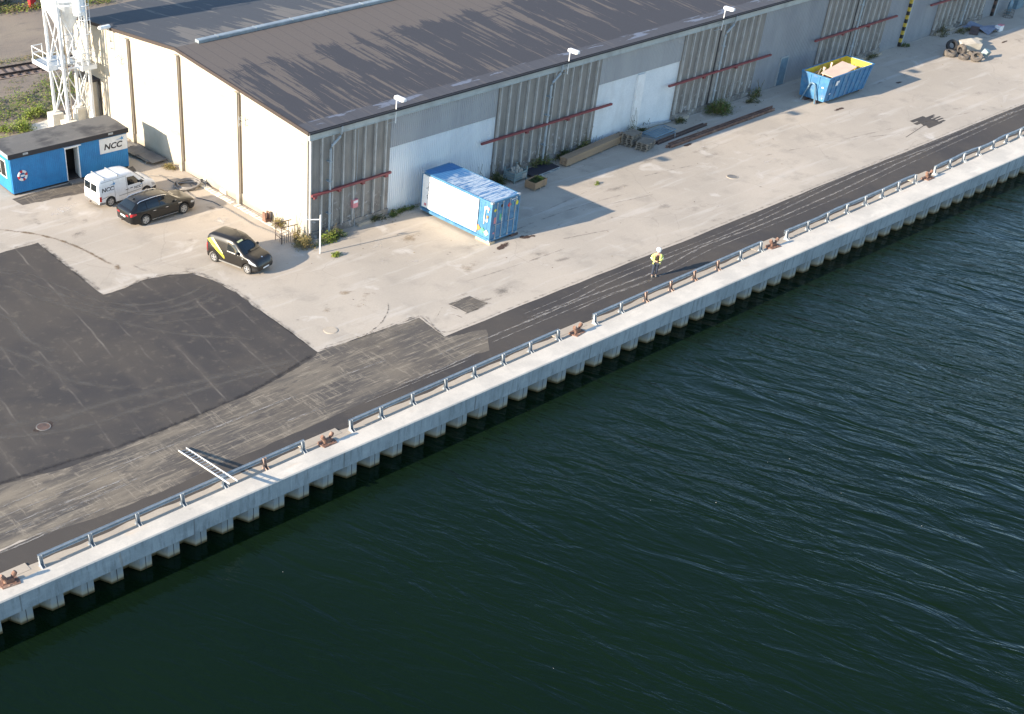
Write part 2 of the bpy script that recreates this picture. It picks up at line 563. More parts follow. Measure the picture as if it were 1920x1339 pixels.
def m_plaster():
    t = NT('cream_plaster')
    v = t.pos()
    n = t.noise(v, 0.6, 5, 0.6)
    col = t.mix(t.step(n, 0.4, 0.7), (0.48, 0.43, 0.345), (0.40, 0.355, 0.28))
    pale = t.noise(t.mapv(v, (1, 0.25, 1), (R(25), 0, 0)), 0.8, 5, 0.6)
    col = t.mix(t.math('MULTIPLY', t.step(pale, 0.54, 0.70), 0.7), col, (0.30, 0.25, 0.18))
    z = t.sep(v)[2]
    col = t.mix(t.math('MULTIPLY', t.step(t.math('ADD', z, t.math('MULTIPLY', n, 0.9)), 1.2, 0.35), 0.5), col, (0.22, 0.19, 0.15))
    run = t.noise(t.mapv(v, (1, 2.2, 0.16), loc=(0, 3, 1)), 1.0, 5, 0.65)
    col = t.mix(t.math('MULTIPLY', t.step(run, 0.58, 0.72), 0.35), col, (0.28, 0.235, 0.175))
    t.base(col, 0.9)
    return t.m
def m_oldwall(name='rib_wall_concrete'):
    t = NT(name)
    v = t.pos()
    z = t.sep(v)[2]
    n = t.noise(t.mapv(v, (1.2, 1.2, 0.25)), 1.4, 6, 0.65)
    col = t.mix(t.step(n, 0.38, 0.66), (0.285, 0.262, 0.232), (0.205, 0.19, 0.172))
    w2 = t.noise(v, 1.3, 6, 0.7, 0.4)
    low = t.step(t.math('ADD', z, t.math('MULTIPLY', w2, 1.6)), 3.3, 1.4)
    col = t.mix(t.math('MULTIPLY', low, t.math('MULTIPLY', t.step(w2, 0.42, 0.62), 0.85)), col, (0.13, 0.115, 0.105))
    peel = t.math('MULTIPLY', t.step(t.noise(v, 2.6, 6, 0.7, 0.5), 0.57, 0.63), t.step(z, 3.0, 0.8))
    col = t.mix(t.math('MULTIPLY', peel, 0.7), col, (0.46, 0.46, 0.45))
    rust = t.noise(t.mapv(v, (2.5, 1, 0.2), loc=(9, 2, 0)), 1.0, 5, 0.6)
    col = t.mix(t.math('MULTIPLY', t.step(rust, 0.62, 0.74), 0.5), col, (0.23, 0.15, 0.10))
    col = t.mul(col, t.math('MULTIPLY_ADD', t.noise(v, 16, 3, 0.7), 0.4, 0.8))
    t.base(col, 0.92, 0, 0.2)
    return t.m
def m_deck(name, a, b, streak=False):
    t = NT(name)
    v = t.pos()
    n = t.noise(v, 0.5, 6, 0.65, 0.3)
    col = t.mix(t.step(n, 0.35, 0.66), a, b)
    pale = t.noise(t.mapv(v, (0.3, 1, 1), loc=(5, 1, 0)), 1.1, 5, 0.65)
    col = t.mix(t.math('MULTIPLY', t.step(pale, 0.55, 0.72), 0.45), col, tuple(min(1, q*1.25) for q in a))
    if streak:
        st = t.noise(t.mapv(v, (2.6, 1, 0.45)), 1.3, 6, 0.72)
        big = t.noise(v, 0.13, 2)
        col = t.mix(t.math('MULTIPLY', t.step(st, 0.46, 0.68), 0.55), col, tuple(q*0.5 for q in b))
        lt = t.noise(t.mapv(v, (5.0, 1, 0.3), loc=(7, 0, 2)), 1.2, 5, 0.7)
        col = t.mix(t.math('MULTIPLY', t.step(lt, 0.54, 0.68), 0.5), col, tuple(q*1.25 for q in a))
        rs = t.noise(t.mapv(v, (1.6, 1, 0.3), loc=(2, 0, 4)), 0.9, 5, 0.7)
        col = t.mix(t.math('MULTIPLY', t.step(rs, 0.66, 0.76), 0.4), col, (0.30, 0.19, 0.11))
        jt = t.math('ABSOLUTE', t.math('SUBTRACT', t.math('FRACT', t.math('MULTIPLY', t.sep(v)[0], 0.118)), 0.5))
        col = t.mix(t.math('MULTIPLY', t.math('SUBTRACT', 1.0, t.step(jt, 0.002, 0.006)), 0.6), col, (0.1, 0.1, 0.1))
    else:
        rs = t.noise(t.mapv(v, (0.4, 1.2, 1), loc=(12, 0, 4)), 0.7, 5, 0.6)
        col = t.mix(t.math('MULTIPLY', t.step(rs, 0.63, 0.78), 0.6), col, (0.55, 0.40, 0.26))
        dk = t.noise(v, 2.2, 6, 0.7)
        col = t.mix(t.math('MULTIPLY', t.step(dk, 0.60, 0.74), 0.3), col, tuple(q*0.5 for q in b))
    col = t.mul(col, t.math('MULTIPLY_ADD', t.noise(v, 13, 4, 0.7), 0.3, 0.85))
    t.base(col, 0.9, 0, 0.25)
    return t.m
def m_piles():
    t = NT('sheet_pile_steel')
    v = t.pos()
    z = t.sep(v)[2]
    n = t.noise(t.mapv(v, (2, 2, 0.4)), 1.6, 5, 0.65)
    col = t.mix(t.step(n, 0.35, 0.7), (0.265, 0.295, 0.305), (0.20, 0.228, 0.242))
    low = t.step(t.math('ADD', z, t.math('MULTIPLY', n, 0.14)), -1.08, -1.42)
    col = t.mix(t.math('MULTIPLY', low, 0.75), col, (0.36, 0.315, 0.20))
    alg = t.step(t.math('ADD', z, t.math('MULTIPLY', n, 0.1)), -1.36, -1.52)
    col = t.mix(alg, col, (0.10, 0.07, 0.03))
    rs = t.math('MULTIPLY', t.step(t.noise(t.mapv(v, (5, 5, 0.6)), 1.0, 4, 0.6), 0.64, 0.70), t.step(z, -1.1, -1.4))
    col = t.mix(t.math('MULTIPLY', rs, 0.8), col, (0.10, 0.06, 0.035))
    t.base(col, 0.7, 0.0, 0.3)
    return t.m
def m_container():
    t = NT('container_blue')
    v = t.pos('obj')
    n = t.noise(v, 1.5, 5, 0.6)
    col = t.mix(t.step(n, 0.4, 0.7), (0.050, 0.160, 0.29), (0.088, 0.235, 0.36))
    col = t.mul(col, t.math('MULTIPLY_ADD', t.noise(v, 12, 3), 0.3, 0.85))
    t.base(col, 0.5)
    return t.m
def m_container_roof():
    t = NT('container_roof_bleached')
    v = t.pos('obj')
    y = t.sep(v)[1]
    n = t.noise(t.mapv(v, (0.45, 3.4, 1)), 1.6, 7, 0.78, 0.3)
    far = t.step(t.math('ADD', y, t.math('MULTIPLY', t.noise(v, 1.1, 4, 0.7), 2.4)), 5.8, 5.1)
    k = t.math('MULTIPLY', t.step(n, 0.42, 0.54), far)
    col = t.mix(t.math('MULTIPLY', k, 0.9), (0.045, 0.16, 0.34), (0.50, 0.56, 0.60))
    r = t.math('MULTIPLY', t.step(t.noise(v, 4, 5, 0.7), 0.62, 0.70), far)
    col = t.mix(t.math('MULTIPLY', r, 0.6), col, (0.16, 0.16, 0.19))
    t.base(col, 0.6)
    return t.m
def m_leaf(name, a, b, c):
    t = NT(name)
    v = t.pos()
    n = t.noise(v, 2.4, 4, 0.7)
    f = t.vor(v, 9.0, 'F1', 'Color')
    sp = t.n('ShaderNodeSeparateColor')
    t.l(f, sp.inputs[0])
    col = t.mix(t.step(n, 0.35, 0.65), a, b)
    col = t.mix(t.math('MULTIPLY', t.step(sp.outputs[0], 0.6, 0.9), 0.8), col, c)
    t.base(col, 0.7, 0, 0.3)
    t.p.inputs['Transmission Weight'].default_value = 0.0
    return t.m
def m_corr(name, a, b, rough=0.55, metal=0.0):
    t = NT(name)
    v = t.pos()
    n = t.noise(t.mapv(v, (1, 1, 0.3)), 0.7, 4, 0.6)
    col = t.mix(t.step(n, 0.35, 0.65), a, b)
    st = t.noise(t.mapv(v, (3, 1, 0.2)), 1.0, 4, 0.6)
    z = t.sep(v)[2]
    col = t.mix(t.math('MULTIPLY', t.step(st, 0.55, 0.75), 0.25), col, tuple(q*0.6 for q in b))
    col = t.mix(t.math('MULTIPLY', t.step(t.math('ADD', z, t.math('MULTIPLY', n, 0.8)), 0.9, 0.4), 0.35), col, (0.32, 0.30, 0.27))
    t.base(col, rough, metal)
    return t.m
M = {}
def mats():
    M['yard'] = m_concrete_yard()
    M['asphalt'] = m_asphalt('fresh_asphalt', 0.6, True)
    M['road'] = m_asphalt('quay_asphalt', 0.22, False)
    M['milled'] = m_milled()
    M['gravel'] = m_gravel()
    M['water'] = m_water()
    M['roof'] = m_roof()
    M['plaster'] = m_plaster()
    M['ribwall'] = m_oldwall()
    M['rib'] = dirty('pale_rib_concrete', (0.42, 0.41, 0.385), (0.33, 0.32, 0.30), 2.0, grime=(0.22, 0.19, 0.16), grime_amt=0.2)
    M['cap'] = m_deck('new_white_concrete', (0.59, 0.535, 0.455), (0.48, 0.44, 0.38))
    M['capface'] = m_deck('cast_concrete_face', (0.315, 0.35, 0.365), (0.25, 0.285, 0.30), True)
    M['tan'] = m_deck('old_tan_concrete', (0.43, 0.365, 0.285), (0.37, 0.315, 0.25))
    M['pile'] = m_piles()
    M['rusted'] = dirty('rust_stained_steel', (0.34, 0.24, 0.19), (0.22, 0.13, 0.095), 4, rough=0.8, grime=(0.42, 0.38, 0.34), grime_amt=0.4, gscale=5, gstretch=(1, 1, 1))
    M['railsteel'] = dirty('dull_rail_steel', (0.33, 0.365, 0.38), (0.26, 0.285, 0.30), 3, rough=0.5, metal=0.25, grime=(0.20, 0.22, 0.23), grime_amt=0.25)
    M['galv'] = dirty('galvanised_steel', (0.42, 0.45, 0.47), (0.33, 0.36, 0.38), 3, rough=0.45, metal=0.35, grime=(0.26, 0.27, 0.28), grime_amt=0.2)
    M['ventgrey'] = dirty('weathered_zinc', (0.30, 0.34, 0.36), (0.22, 0.25, 0.27), 2, rough=0.55, metal=0.2)
    M['pilastershade'] = dirty('brown_pilaster_shade', (0.165, 0.135, 0.105), (0.22, 0.185, 0.145), 1.2, (1, 1, 0.4), rough=0.9)  # brown tone painted for the shaded side of the pilasters
    M['rust'] = dirty('rusty_iron', (0.215, 0.115, 0.078), (0.125, 0.07, 0.052), 3, rough=0.9, grime=(0.32, 0.22, 0.16), grime_amt=0.45, gscale=2.5, gstretch=(1, 1, 1), bump=0.4)
    M['darkrust'] = dirty('dark_rust', (0.12, 0.075, 0.06), (0.07, 0.05, 0.045), 3, rough=0.9, grime=(0.20, 0.10, 0.06), grime_amt=0.35, gscale=3, gstretch=(1, 1, 1))
    M['redpaint'] = dirty('red_painted_steel', (0.225, 0.045, 0.05), (0.17, 0.042, 0.048), 1.2, rough=0.6, grime=(0.14, 0.06, 0.05), grime_amt=0.25)
    M['white'] = dirty('white_paint', (0.76, 0.76, 0.74), (0.68, 0.68, 0.66), 2.0, rough=0.5, grime=(0.55, 0.50, 0.42), grime_amt=0.12)
    M['silowhite'] = dirty('silo_white', (0.72, 0.74, 0.75), (0.62, 0.64, 0.65), 0.9, rough=0.55, grime=(0.48, 0.36, 0.24), grime_amt=0.2, gscale=1.3)
    M['whitesheet'] = m_corr('white_corrugated_sheet', (0.66, 0.69, 0.70), (0.60, 0.63, 0.65))
    M['whitewall'] = dirty('white_painted_wall', (0.68, 0.70, 0.70), (0.62, 0.645, 0.65), 0.8, rough=0.8, grime=(0.5, 0.5, 0.48), grime_amt=0.2)
    M['greysheet'] = m_corr('grey_corrugated_sheet', (0.36, 0.365, 0.365), (0.32, 0.325, 0.33))
    M['bluesheet'] = m_corr('weathered_blue_grey_sheet', (0.27, 0.285, 0.30), (0.22, 0.235, 0.255))
    M['fascia'] = dirty('pale_fascia', (0.42, 0.45, 0.44), (0.36, 0.385, 0.38), 1.0, rough=0.6, grime=(0.25, 0.26, 0.26), grime_amt=0.3)
    M['dark'] = plain('dark_felt_edge', (0.035, 0.033, 0.036), 0.8)
    M['brownedge'] = plain('brown_verge_trim', (0.048, 0.034, 0.028), 0.7)
    M['pipe'] = dirty('grey_downpipe', (0.36, 0.40, 0.42), (0.28, 0.32, 0.34), 2, rough=0.5)
    M['cont'] = m_container()
    M['controof'] = m_container_roof()
    M['contwhite'] = plain('white_banner', (0.86, 0.85, 0.82), 0.6)
    M['shedblue'] = dirty('shed_blue_boards', (0.025, 0.225, 0.49), (0.022, 0.185, 0.42), 1.2, rough=0.55, grime=(0.02, 0.12, 0.32), grime_amt=0.15)
    M['shedroof'] = dirty('shed_roof_felt', (0.052, 0.050, 0.050), (0.125, 0.118, 0.108), 0.45, rough=0.85, amount=0.9, grime=(0.19, 0.175, 0.155), grime_amt=0.45, gscale=0.6, gstretch=(0.5, 1, 1))
    M['black'] = plain('black_plastic', (0.018, 0.018, 0.019), 0.6)
    M['rubber'] = dirty('tyre_rubber', (0.030, 0.029, 0.028), (0.05, 0.046, 0.042), 4, rough=0.85)
    M['dustyrubber'] = dirty('dusty_tyre_rubber', (0.075, 0.065, 0.058), (0.13, 0.112, 0.095), 3, rough=0.95, grime=(0.20, 0.17, 0.14), grime_amt=0.3, gscale=2, gstretch=(1, 1, 1))
    M['carblack'] = plain('black_car_paint', (0.010, 0.010, 0.010), 0.30, 0.0, 0.3, 0.4)
    M['carbrown'] = plain('dark_van_paint', (0.016, 0.014, 0.012), 0.34, 0.0, 0.25, 0.4)
    M['carwhite'] = plain('white_car_paint', (0.74, 0.74, 0.73), 0.3, 0.0, 0.5)
    M['glass'] = plain('dark_car_glass', (0.012, 0.016, 0.018), 0.06, 0.0, 0.3)
    M['rim'] = plain('alloy_rim', (0.48, 0.46, 0.43), 0.45, 0.3)
    M['dullyellow'] = plain('dull_yellow_paint', (0.50, 0.36, 0.05), 0.7)
    M['chrome'] = plain('bright_trim', (0.70, 0.70, 0.70), 0.25, 0.8)
    M['lampglass'] = plain('headlight_glass', (0.42, 0.44, 0.46), 0.15, 0.1, 0.4)
    M['redlamp'] = plain('red_lamp_glass', (0.50, 0.018, 0.025), 0.2, 0, 0.6)
    M['plate'] = plain('number_plate', (0.72, 0.72, 0.70), 0.4)
    M['yellow'] = plain('yellow_vinyl', (0.72, 0.62, 0.04), 0.5)
    M['cream'] = plain('pale_yellow_vinyl', (0.72, 0.68, 0.34), 0.5)
    M['logoink'] = plain('dark_logo_ink', (0.020, 0.022, 0.028), 0.5)
    M['logoblue'] = plain('logo_blue', (0.05, 0.27, 0.55), 0.5)
    M['red'] = plain('signal_red', (0.55, 0.03, 0.035), 0.5)
    M['green'] = plain('sticker_green', (0.10, 0.42, 0.22), 0.5)
    M['orange'] = plain('sticker_orange', (0.62, 0.22, 0.06), 0.5)
    M['pink'] = plain('sticker_pink', (0.60, 0.22, 0.24), 0.5)
    M['skipblue'] = dirty('skip_blue_paint', (0.036, 0.14, 0.29), (0.06, 0.20, 0.35), 2.0, rough=0.6, grime=(0.26, 0.26, 0.26), grime_amt=0.22, gscale=1.6, gstretch=(1, 1, 1), space='obj')
    M['skipyellow'] = dirty('skip_yellow_paint', (0.72, 0.52, 0.03), (0.60, 0.42, 0.03), 2.0, rough=0.7, grime=(0.24, 0.14, 0.06), grime_amt=0.45, gscale=1.6, gstretch=(1, 1, 1), space='obj')
    M['wood'] = dirty('weathered_timber', (0.30, 0.24, 0.17), (0.22, 0.175, 0.13), 2.0, (0.2, 2, 2), rough=0.9, grime=(0.16, 0.13, 0.10), grime_amt=0.3, gscale=2, gstretch=(0.3, 2, 2))
    M['palletwood'] = dirty('grey_pallet_wood', (0.25, 0.21, 0.165), (0.18, 0.155, 0.125), 3.0, rough=0.95, grime=(0.36, 0.30, 0.22), grime_amt=0.3, gscale=3, gstretch=(1, 1, 1))
    M['newwood'] = dirty('brown_planter_boards', (0.36, 0.22, 0.12), (0.28, 0.18, 0.11), 2.0, rough=0.85)
    M['palewood'] = dirty('pale_plywood', (0.62, 0.46, 0.36), (0.52, 0.40, 0.32), 1.0, rough=0.8)
    M['blocktimber'] = plain('raw_timber_block', (0.55, 0.42, 0.26), 0.85)
    M['leaf'] = m_leaf('weed_leaf', (0.055, 0.095, 0.018), (0.10, 0.145, 0.028), (0.18, 0.20, 0.045))
    M['darkleaf'] = m_leaf('dark_weed_leaf', (0.035, 0.055, 0.016), (0.06, 0.075, 0.022), (0.11, 0.11, 0.04))  # darker green leaf tone
    M['dryleaf'] = m_leaf('dry_weed_leaf', (0.20, 0.15, 0.055), (0.26, 0.20, 0.08), (0.12, 0.12, 0.03))
    M['brightleaf'] = m_leaf('bright_weed_leaf', (0.12, 0.18, 0.025), (0.19, 0.24, 0.035), (0.28, 0.29, 0.06))
    M['stem'] = plain('weed_stem', (0.12, 0.10, 0.05), 0.9)
    M['stone'] = dirty('pale_rubble_concrete', (0.46, 0.42, 0.35), (0.38, 0.34, 0.28), 2.0, rough=0.95)
    M['slab'] = dirty('white_concrete_block', (0.66, 0.62, 0.53), (0.56, 0.52, 0.44), 1.5, rough=0.95)
    M['gableshade'] = dirty('grey_gable_shadow', (0.235, 0.225, 0.22), (0.30, 0.29, 0.28), 1.6, rough=0.95, amount=0.7, grime=(0.40, 0.39, 0.37), grime_amt=0.3, gscale=1.5, gstretch=(1, 1, 1))  # unused grey standing in for the office shadow on the gable
    M['greyboard'] = dirty('grey_boards', (0.13, 0.125, 0.12), (0.19, 0.18, 0.165), 1.2, rough=0.9)
    M['hose'] = dirty('grey_hose', (0.27, 0.25, 0.225), (0.19, 0.175, 0.16), 3, rough=0.8)
    M['tarp'] = dirty('blue_grey_tarpaulin', (0.20, 0.23, 0.30), (0.15, 0.17, 0.22), 1.5, rough=0.6)
    M['darktarp'] = plain('dark_sheeting', (0.030, 0.028, 0.040), 0.55)
    M['bluesteel'] = dirty('blue_grey_steel', (0.17, 0.26, 0.32), (0.12, 0.19, 0.25), 2, rough=0.5, metal=0.3)
    M['greensteel'] = dirty('grey_green_cage', (0.22, 0.28, 0.28), (0.17, 0.22, 0.22), 2, rough=0.6)
    M['skin'] = plain('skin', (0.50, 0.30, 0.21), 0.55)
    M['hivis'] = plain('hi_vis_yellow', (0.56, 0.60, 0.17), 0.7)
    M['reflect'] = plain('reflective_tape', (0.62, 0.62, 0.58), 0.4)
    M['navy'] = plain('navy_work_trousers', (0.030, 0.038, 0.060), 0.85)
    M['darkshirt'] = plain('dark_shirt', (0.040, 0.022, 0.018), 0.85)
    M['boot'] = plain('grey_boots', (0.16, 0.15, 0.13), 0.8)
    M['interior'] = plain('dim_interior', (0.05, 0.042, 0.038), 0.9)
    M['sleeper'] = plain('dark_rail_steel', (0.060, 0.042, 0.034), 0.8)
    M['ballast'] = dirty('track_ballast', (0.26, 0.19, 0.15), (0.17, 0.13, 0.11), 3.0, rough=0.95, grime=(0.34, 0.27, 0.22), grime_amt=0.4, gscale=7, gstretch=(1, 1, 1), bump=0.5)
    M['soil'] = plain('damp_soil', (0.035, 0.045, 0.025), 0.95)
mats()

# ------------------------------------------------------------------ ground, roads, water
def yq(x):
    return 0.0125*x                      # the quay runs at a slight angle to the warehouse
def ragged(pts, step=0.35, amp=0.07, seed=1):
    r = random.Random(seed)
    out = []
    n = len(pts)
    for i in range(n):
        a, b = Vector(pts[i]), Vector(pts[(i+1) % n])
        L = (b-a).length
        k = max(1, int(L/step))
        if L > 60:
            k = int(L/1.5)
        nrm = Vector((-(b-a).y, (b-a).x)).normalized()
        for j in range(k):
            p = a.lerp(b, j/k)
            slow = math.sin(j*0.37+i*2.1+seed)*0.4+math.sin(j*0.13+i+seed)*0.5
            p = p+nrm*amp*(r.uniform(-1, 1)*0.55+slow)
            out.append((p.x, p.y))
    return out
def sheet(name, pts, z, mat, kind='structure', parent=None):
    mb = MB()
    mb.add([(p[0], p[1], z) for p in pts], [tuple(range(len(pts)))])
    o = mb.build(name, mat, parent)
    if o.data.polygons[0].normal.z < 0:
        o.data.flip_normals()
    if parent is None:
        struct(o, kind)
    return o
sheet('ground', [(-700, -17.4), (900, -17.4), (900, 900), (-700, 900)], -0.012, M['gravel'])
yard = ragged([(-90, -17.5), (160, -15.6), (160, 3.0), (-0.05, 3.0), (-0.05, 20.6), (-6.5, 21.2), (-11.5, 19.6), (-14, 18.6), (-90, 21.0)], 0.6, 0.10, 4)
sheet('concrete_ground', yard, 0.0, M['yard'])
FIELD_EDGE = [(-13.15, 9.35), (-13.35, 5.2), (-13.45, 1.35), (-12.1, 1.25), (-10.7, 1.45), (-9.05, 1.05), (-8.02, 0.55), (-7.55, -0.85), (-7.35, -3.0), (-7.55, -5.4), (-7.70, -8.2), (-7.85, -10.9)]
field = ragged([(-60, 10.6), (-15.6, 9.45)]+FIELD_EDGE+[(-8.6, -11.3), (-12.75, -12.1), (-17.0, -12.35), (-23.7, -12.3), (-26.6, -11.6), (-60, -11.3)], 0.4, 0.06, 8)
sheet('asphalt_field', field, 0.004, M['asphalt'])
milled = ragged([(-70, -11.0), (-7.85, -10.85), (-1.08, -11.28), (-1.35, -13.70), (-0.75, -13.95), (0.95, -14.45), (-0.45, -16.15), (-3.3, -16.0), (-10.6, -16.25), (-15.8, -16.4), (-24.6, -16.42), (-27.9, -15.8), (-70, -16.6)], 0.4, 0.08, 3)
sheet('milled_road', milled, 0.002, M['milled'])
road = ragged([(-70, -16.2), (-24, -16.0), (-2, -15.6), (-1.45, -13.68), (160, -13.62), (160, -15.4), (-70, -18.3)], 0.4, 0.05, 6)
sheet('quay_road', road, 0.0008, M['road'])

def ribbon(mb, cores, path, w, z):
    P = [Vector((p[0], p[1])) for p in path]
    Q = []
    for i in range(len(P)-1):
        k = max(1, int((P[i+1]-P[i]).length/0.35))
        p0, p1, p2, p3 = P[max(i-1, 0)], P[i], P[i+1], P[min(i+2, len(P)-1)]
        for j in range(k):
            t = j/k
            q = 0.5*((2*p1)+(p2-p0)*t+(2*p0-5*p1+4*p2-p3)*t*t+(3*p1-p0-3*p2+p3)*t*t*t)
            Q.append(q)
    Q.append(P[-1])
    b = len(mb.v)
    vs, fs = [], []
    for i, q in enumerate(Q):
        d = (Q[min(i+1, len(Q)-1)]-Q[max(i-1, 0)]).normalized()
        n = Vector((-d.y, d.x))
        e = min(1.0, min(i, len(Q)-1-i)/3.0+0.15)
        for s, c in ((-1, 0.0), (0, 1.0), (1, 0.0)):
            vs.append((q.x+n.x*s*w/2, q.y+n.y*s*w/2, z))
            cores.append(c*e)
    for i in range(len(Q)-1):
        for j in range(2):
            fs.append((i*3+j, (i+1)*3+j, (i+1)*3+j+1, i*3+j+1))
    mb.add(vs, fs)
def blot(mb, cores, c, rx, ry, rz, z, n=22):
    vs = [(c[0], c[1], z)]
    cores.append(1.0)
    for ring, k in ((0.55, 0.6), (1.0, 0.0)):
        for i in range(n):
            t = 2*math.pi*i/n
            x, y = rx*ring*math.cos(t), ry*ring*math.sin(t)
            vs.append((c[0]+x*math.cos(rz)-y*math.sin(rz), c[1]+x*math.sin(rz)+y*math.cos(rz), z))
            cores.append(k)
    fs = [(0, 1+i, 1+(i+1) % n) for i in range(n)]+[(1+i, 1+n+i, 1+n+(i+1) % n, 1+(i+1) % n) for i in range(n)]
    mb.add(vs, fs)
def marks(name, mat, fill):
    mb, cores = MB(), []
    fill(mb, cores)
    o = mb.build(name, mat)
    at = o.data.attributes.new('core', 'FLOAT', 'POINT')
    at.data.foreach_set('value', cores)
    o.visible_shadow = True
    return struct(o)
d_dark = m_decal('tyre_rubber_marks', (0.10, 0.09, 0.08), 0.75, 1.25, 3.0, (1, 1, 1), 0.75)
d_dust = m_decal('dust_tracks', (0.175, 0.158, 0.138), 0.2, 1.7, 0.9, (1, 1, 1), 0.7)
d_spill = m_decal('brown_spill', (0.22, 0.15, 0.085), 0.25, 1.3, 1.6, (1, 1, 1), 0.75)
d_scratch = m_decal('pale_scrapes', (0.34, 0.31, 0.275), 0.55, 1.25, 3.6, (0.6, 2.4, 1), 0.9)
d_wet = m_decal('oil_stain', (0.085, 0.055, 0.045), 0.45, 0.75, 1.8, (1, 1, 1), 0.9)
d_tan = m_decal('sandy_stain', (0.40, 0.30, 0.19), 0.65, 1.3, 1.1, (1, 1, 1), 0.55)
d_pale = m_decal('pale_cement_marks', (0.72, 0.67, 0.60), 0.7, 1.2, 1.6, (1, 1, 1), 0.7)
d_seam = m_decal('seam_rim_shadow', (0.042, 0.040, 0.042), 0.5, 1.35, 1.6, (1, 1, 1), 0.75)  # dark seam lines, the raised edge's shadow painted into their rim
d_crumb = m_decal('asphalt_crumbs', (0.085, 0.079, 0.075), 0.62, 1.75, 2.3, (1, 1, 1), 0.8)
d_grime = m_decal('faint_grime', (0.20, 0.175, 0.15), 0.65, 1.5, 0.9, (1, 1, 1), 0.55)
def f(mb, c):
    ribbon(mb, c, [(-0.82, -8.29), (-1.77, -9.54), (-3.07, -10.47), (-4.41, -10.94), (-5.54, -11.18)], 0.34, 0.0085)
    ribbon(mb, c, [(0.58, -13.57), (0.84, -12.87), (0.7, -12.16), (0.11, -11.72), (-0.85, -12.13)], 0.22, 0.0085)
    ribbon(mb, c, [(1.41, -10.74), (0.04, -11.66), (-0.53, -11.99), (-1.09, -12.47)], 0.24, 0.0088)
    r = random.Random(3)
    for i in range(46):
        x, y = r.uniform(-13, -6), r.uniform(1.5, 10)
        if abs(x+9.5)+abs(y-6)*0.6 > 5.2:
            continue
        a = r.uniform(0, 3.1)
        L = r.uniform(0.3, 1.3)
        ribbon(mb, c, [(x, y), (x+L*0.5*math.cos(a)+0.1, y+L*0.5*math.sin(a)), (x+L*math.cos(a), y+L*math.sin(a))], r.uniform(0.15, 0.3), 0.008+i*0.00003)
    for i in range(30):
        x, y = r.uniform(-4, 55), r.uniform(-12.8, -4.5)
        L = r.uniform(0.4, 2.5)
        a = r.uniform(-0.3, 0.3)
        ribbon(mb, c, [(x, y), (x+L*math.cos(a), y+L*math.sin(a))], r.uniform(0.1, 0.25), 0.0075+i*0.00003)
marks('ground_markings', d_dark, f)
def f(mb, c):
    ribbon(mb, c, [(-20.5, 7.0), (-17.54, 5.75), (-16.52, 3.0), (-15.37, 0.6), (-14.0, -2.68), (-12.29, -5.27), (-9.57, -7.81)], 0.75, 0.0095)
    ribbon(mb, c, [(-16.6, 7.54), (-15.6, 6.21), (-14.82, 3.33), (-14.1, 1.04), (-13.01, -0.55), (-11.46, -1.39), (-9.33, -1.4), (-7.6, -0.9)], 0.5, 0.0099)
    ribbon(mb, c, [(-17.5, 8.0), (-16.3, 6.4), (-15.5, 3.3), (-14.8, 0.9), (-13.6, -1.0), (-11.6, -2.1), (-9.2, -2.2), (-7.9, -1.7)], 0.66, 0.0103)
    ribbon(mb, c, [(-14.05, -0.01), (-12.66, -2.18), (-10.69, -2.89), (-8.63, -2.7), (-7.9, -2.4)], 0.76, 0.0107)
    ribbon(mb, c, [(-26, -6.5), (-22.3, -8.2), (-18.5, -8.7), (-14.5, -9.6), (-9.2, -10.9)], 1.33, 0.0111)
    ribbon(mb, c, [(-26, -7.6), (-22, -9.6), (-18, -10.0), (-14.2, -10.4), (-10, -11.2)], 0.85, 0.0115)
    ribbon(mb, c, [(-13.2, -3.2), (-10.2, -4.3), (-8.1, -4.2)], 0.76, 0.0119)
    ribbon(mb, c, [(-24, 4.2), (-20.5, -1.5), (-19.5, -5.8), (-17.4, -8.4)], 0.95, 0.0121)
    ribbon(mb, c, [(-21, 6.5), (-19.1, 2.6), (-19.3, -0.7), (-18.6, -3.0)], 0.85, 0.0124)
marks('ground_markings', d_dust, f)
def f(mb, c):
    ribbon(mb, c, [(-14.4, 12.9), (-13.9, 12.03), (-12.82, 10.67), (-11.97, 8.94), (-11.43, 6.74), (-11.22, 4.66), (-11.02, 3.82)], 0.42, 0.0092)
    blot(mb, c, (-11.05, 3.75), 0.5, 0.3, 1.2, 0.0094)
marks('ground_markings', d_spill, f)
def f(mb, c):
    r = random.Random(9)
    def wob(pts, j):
        return [(x, y+j+r.uniform(-0.05, 0.05)) for x, y in pts]
    A = [(-0.18, -15.19), (7.31, -15.14), (13.79, -15.35), (18.82, -14.95), (24.37, -15.05), (31.83, -14.98), (41.16, -14.56), (56.7, -13.95)]
    B = [(3.34, -14.88), (7.55, -14.92), (9.99, -14.72), (15.13, -14.71), (23.23, -14.71), (32.96, -14.2), (38.8, -14.05), (45.68, -14.25), (70, -14.0)]
    z = 0.0135
    for k, (S, j, wd) in enumerate([(A, 0, 0.46), (A, -0.5, 0.2), (B, 0, 0.36), (B, 0.45, 0.16)]):
        ribbon(mb, c, wob(S, j), wd, z+k*0.0004)
    for k in range(16):
        x = r.uniform(-30, 6)
        y = r.uniform(-16.3, -13.2)
        L = r.uniform(3, 9)
        ribbon(mb, c, [(x, y), (x+L/2, y+r.uniform(-0.1, 0.1)), (x+L, y+r.uniform(-0.2, 0.2))], r.uniform(0.15, 0.4), z+0.003+k*0.0001)
marks('ground_markings', d_scratch, f)
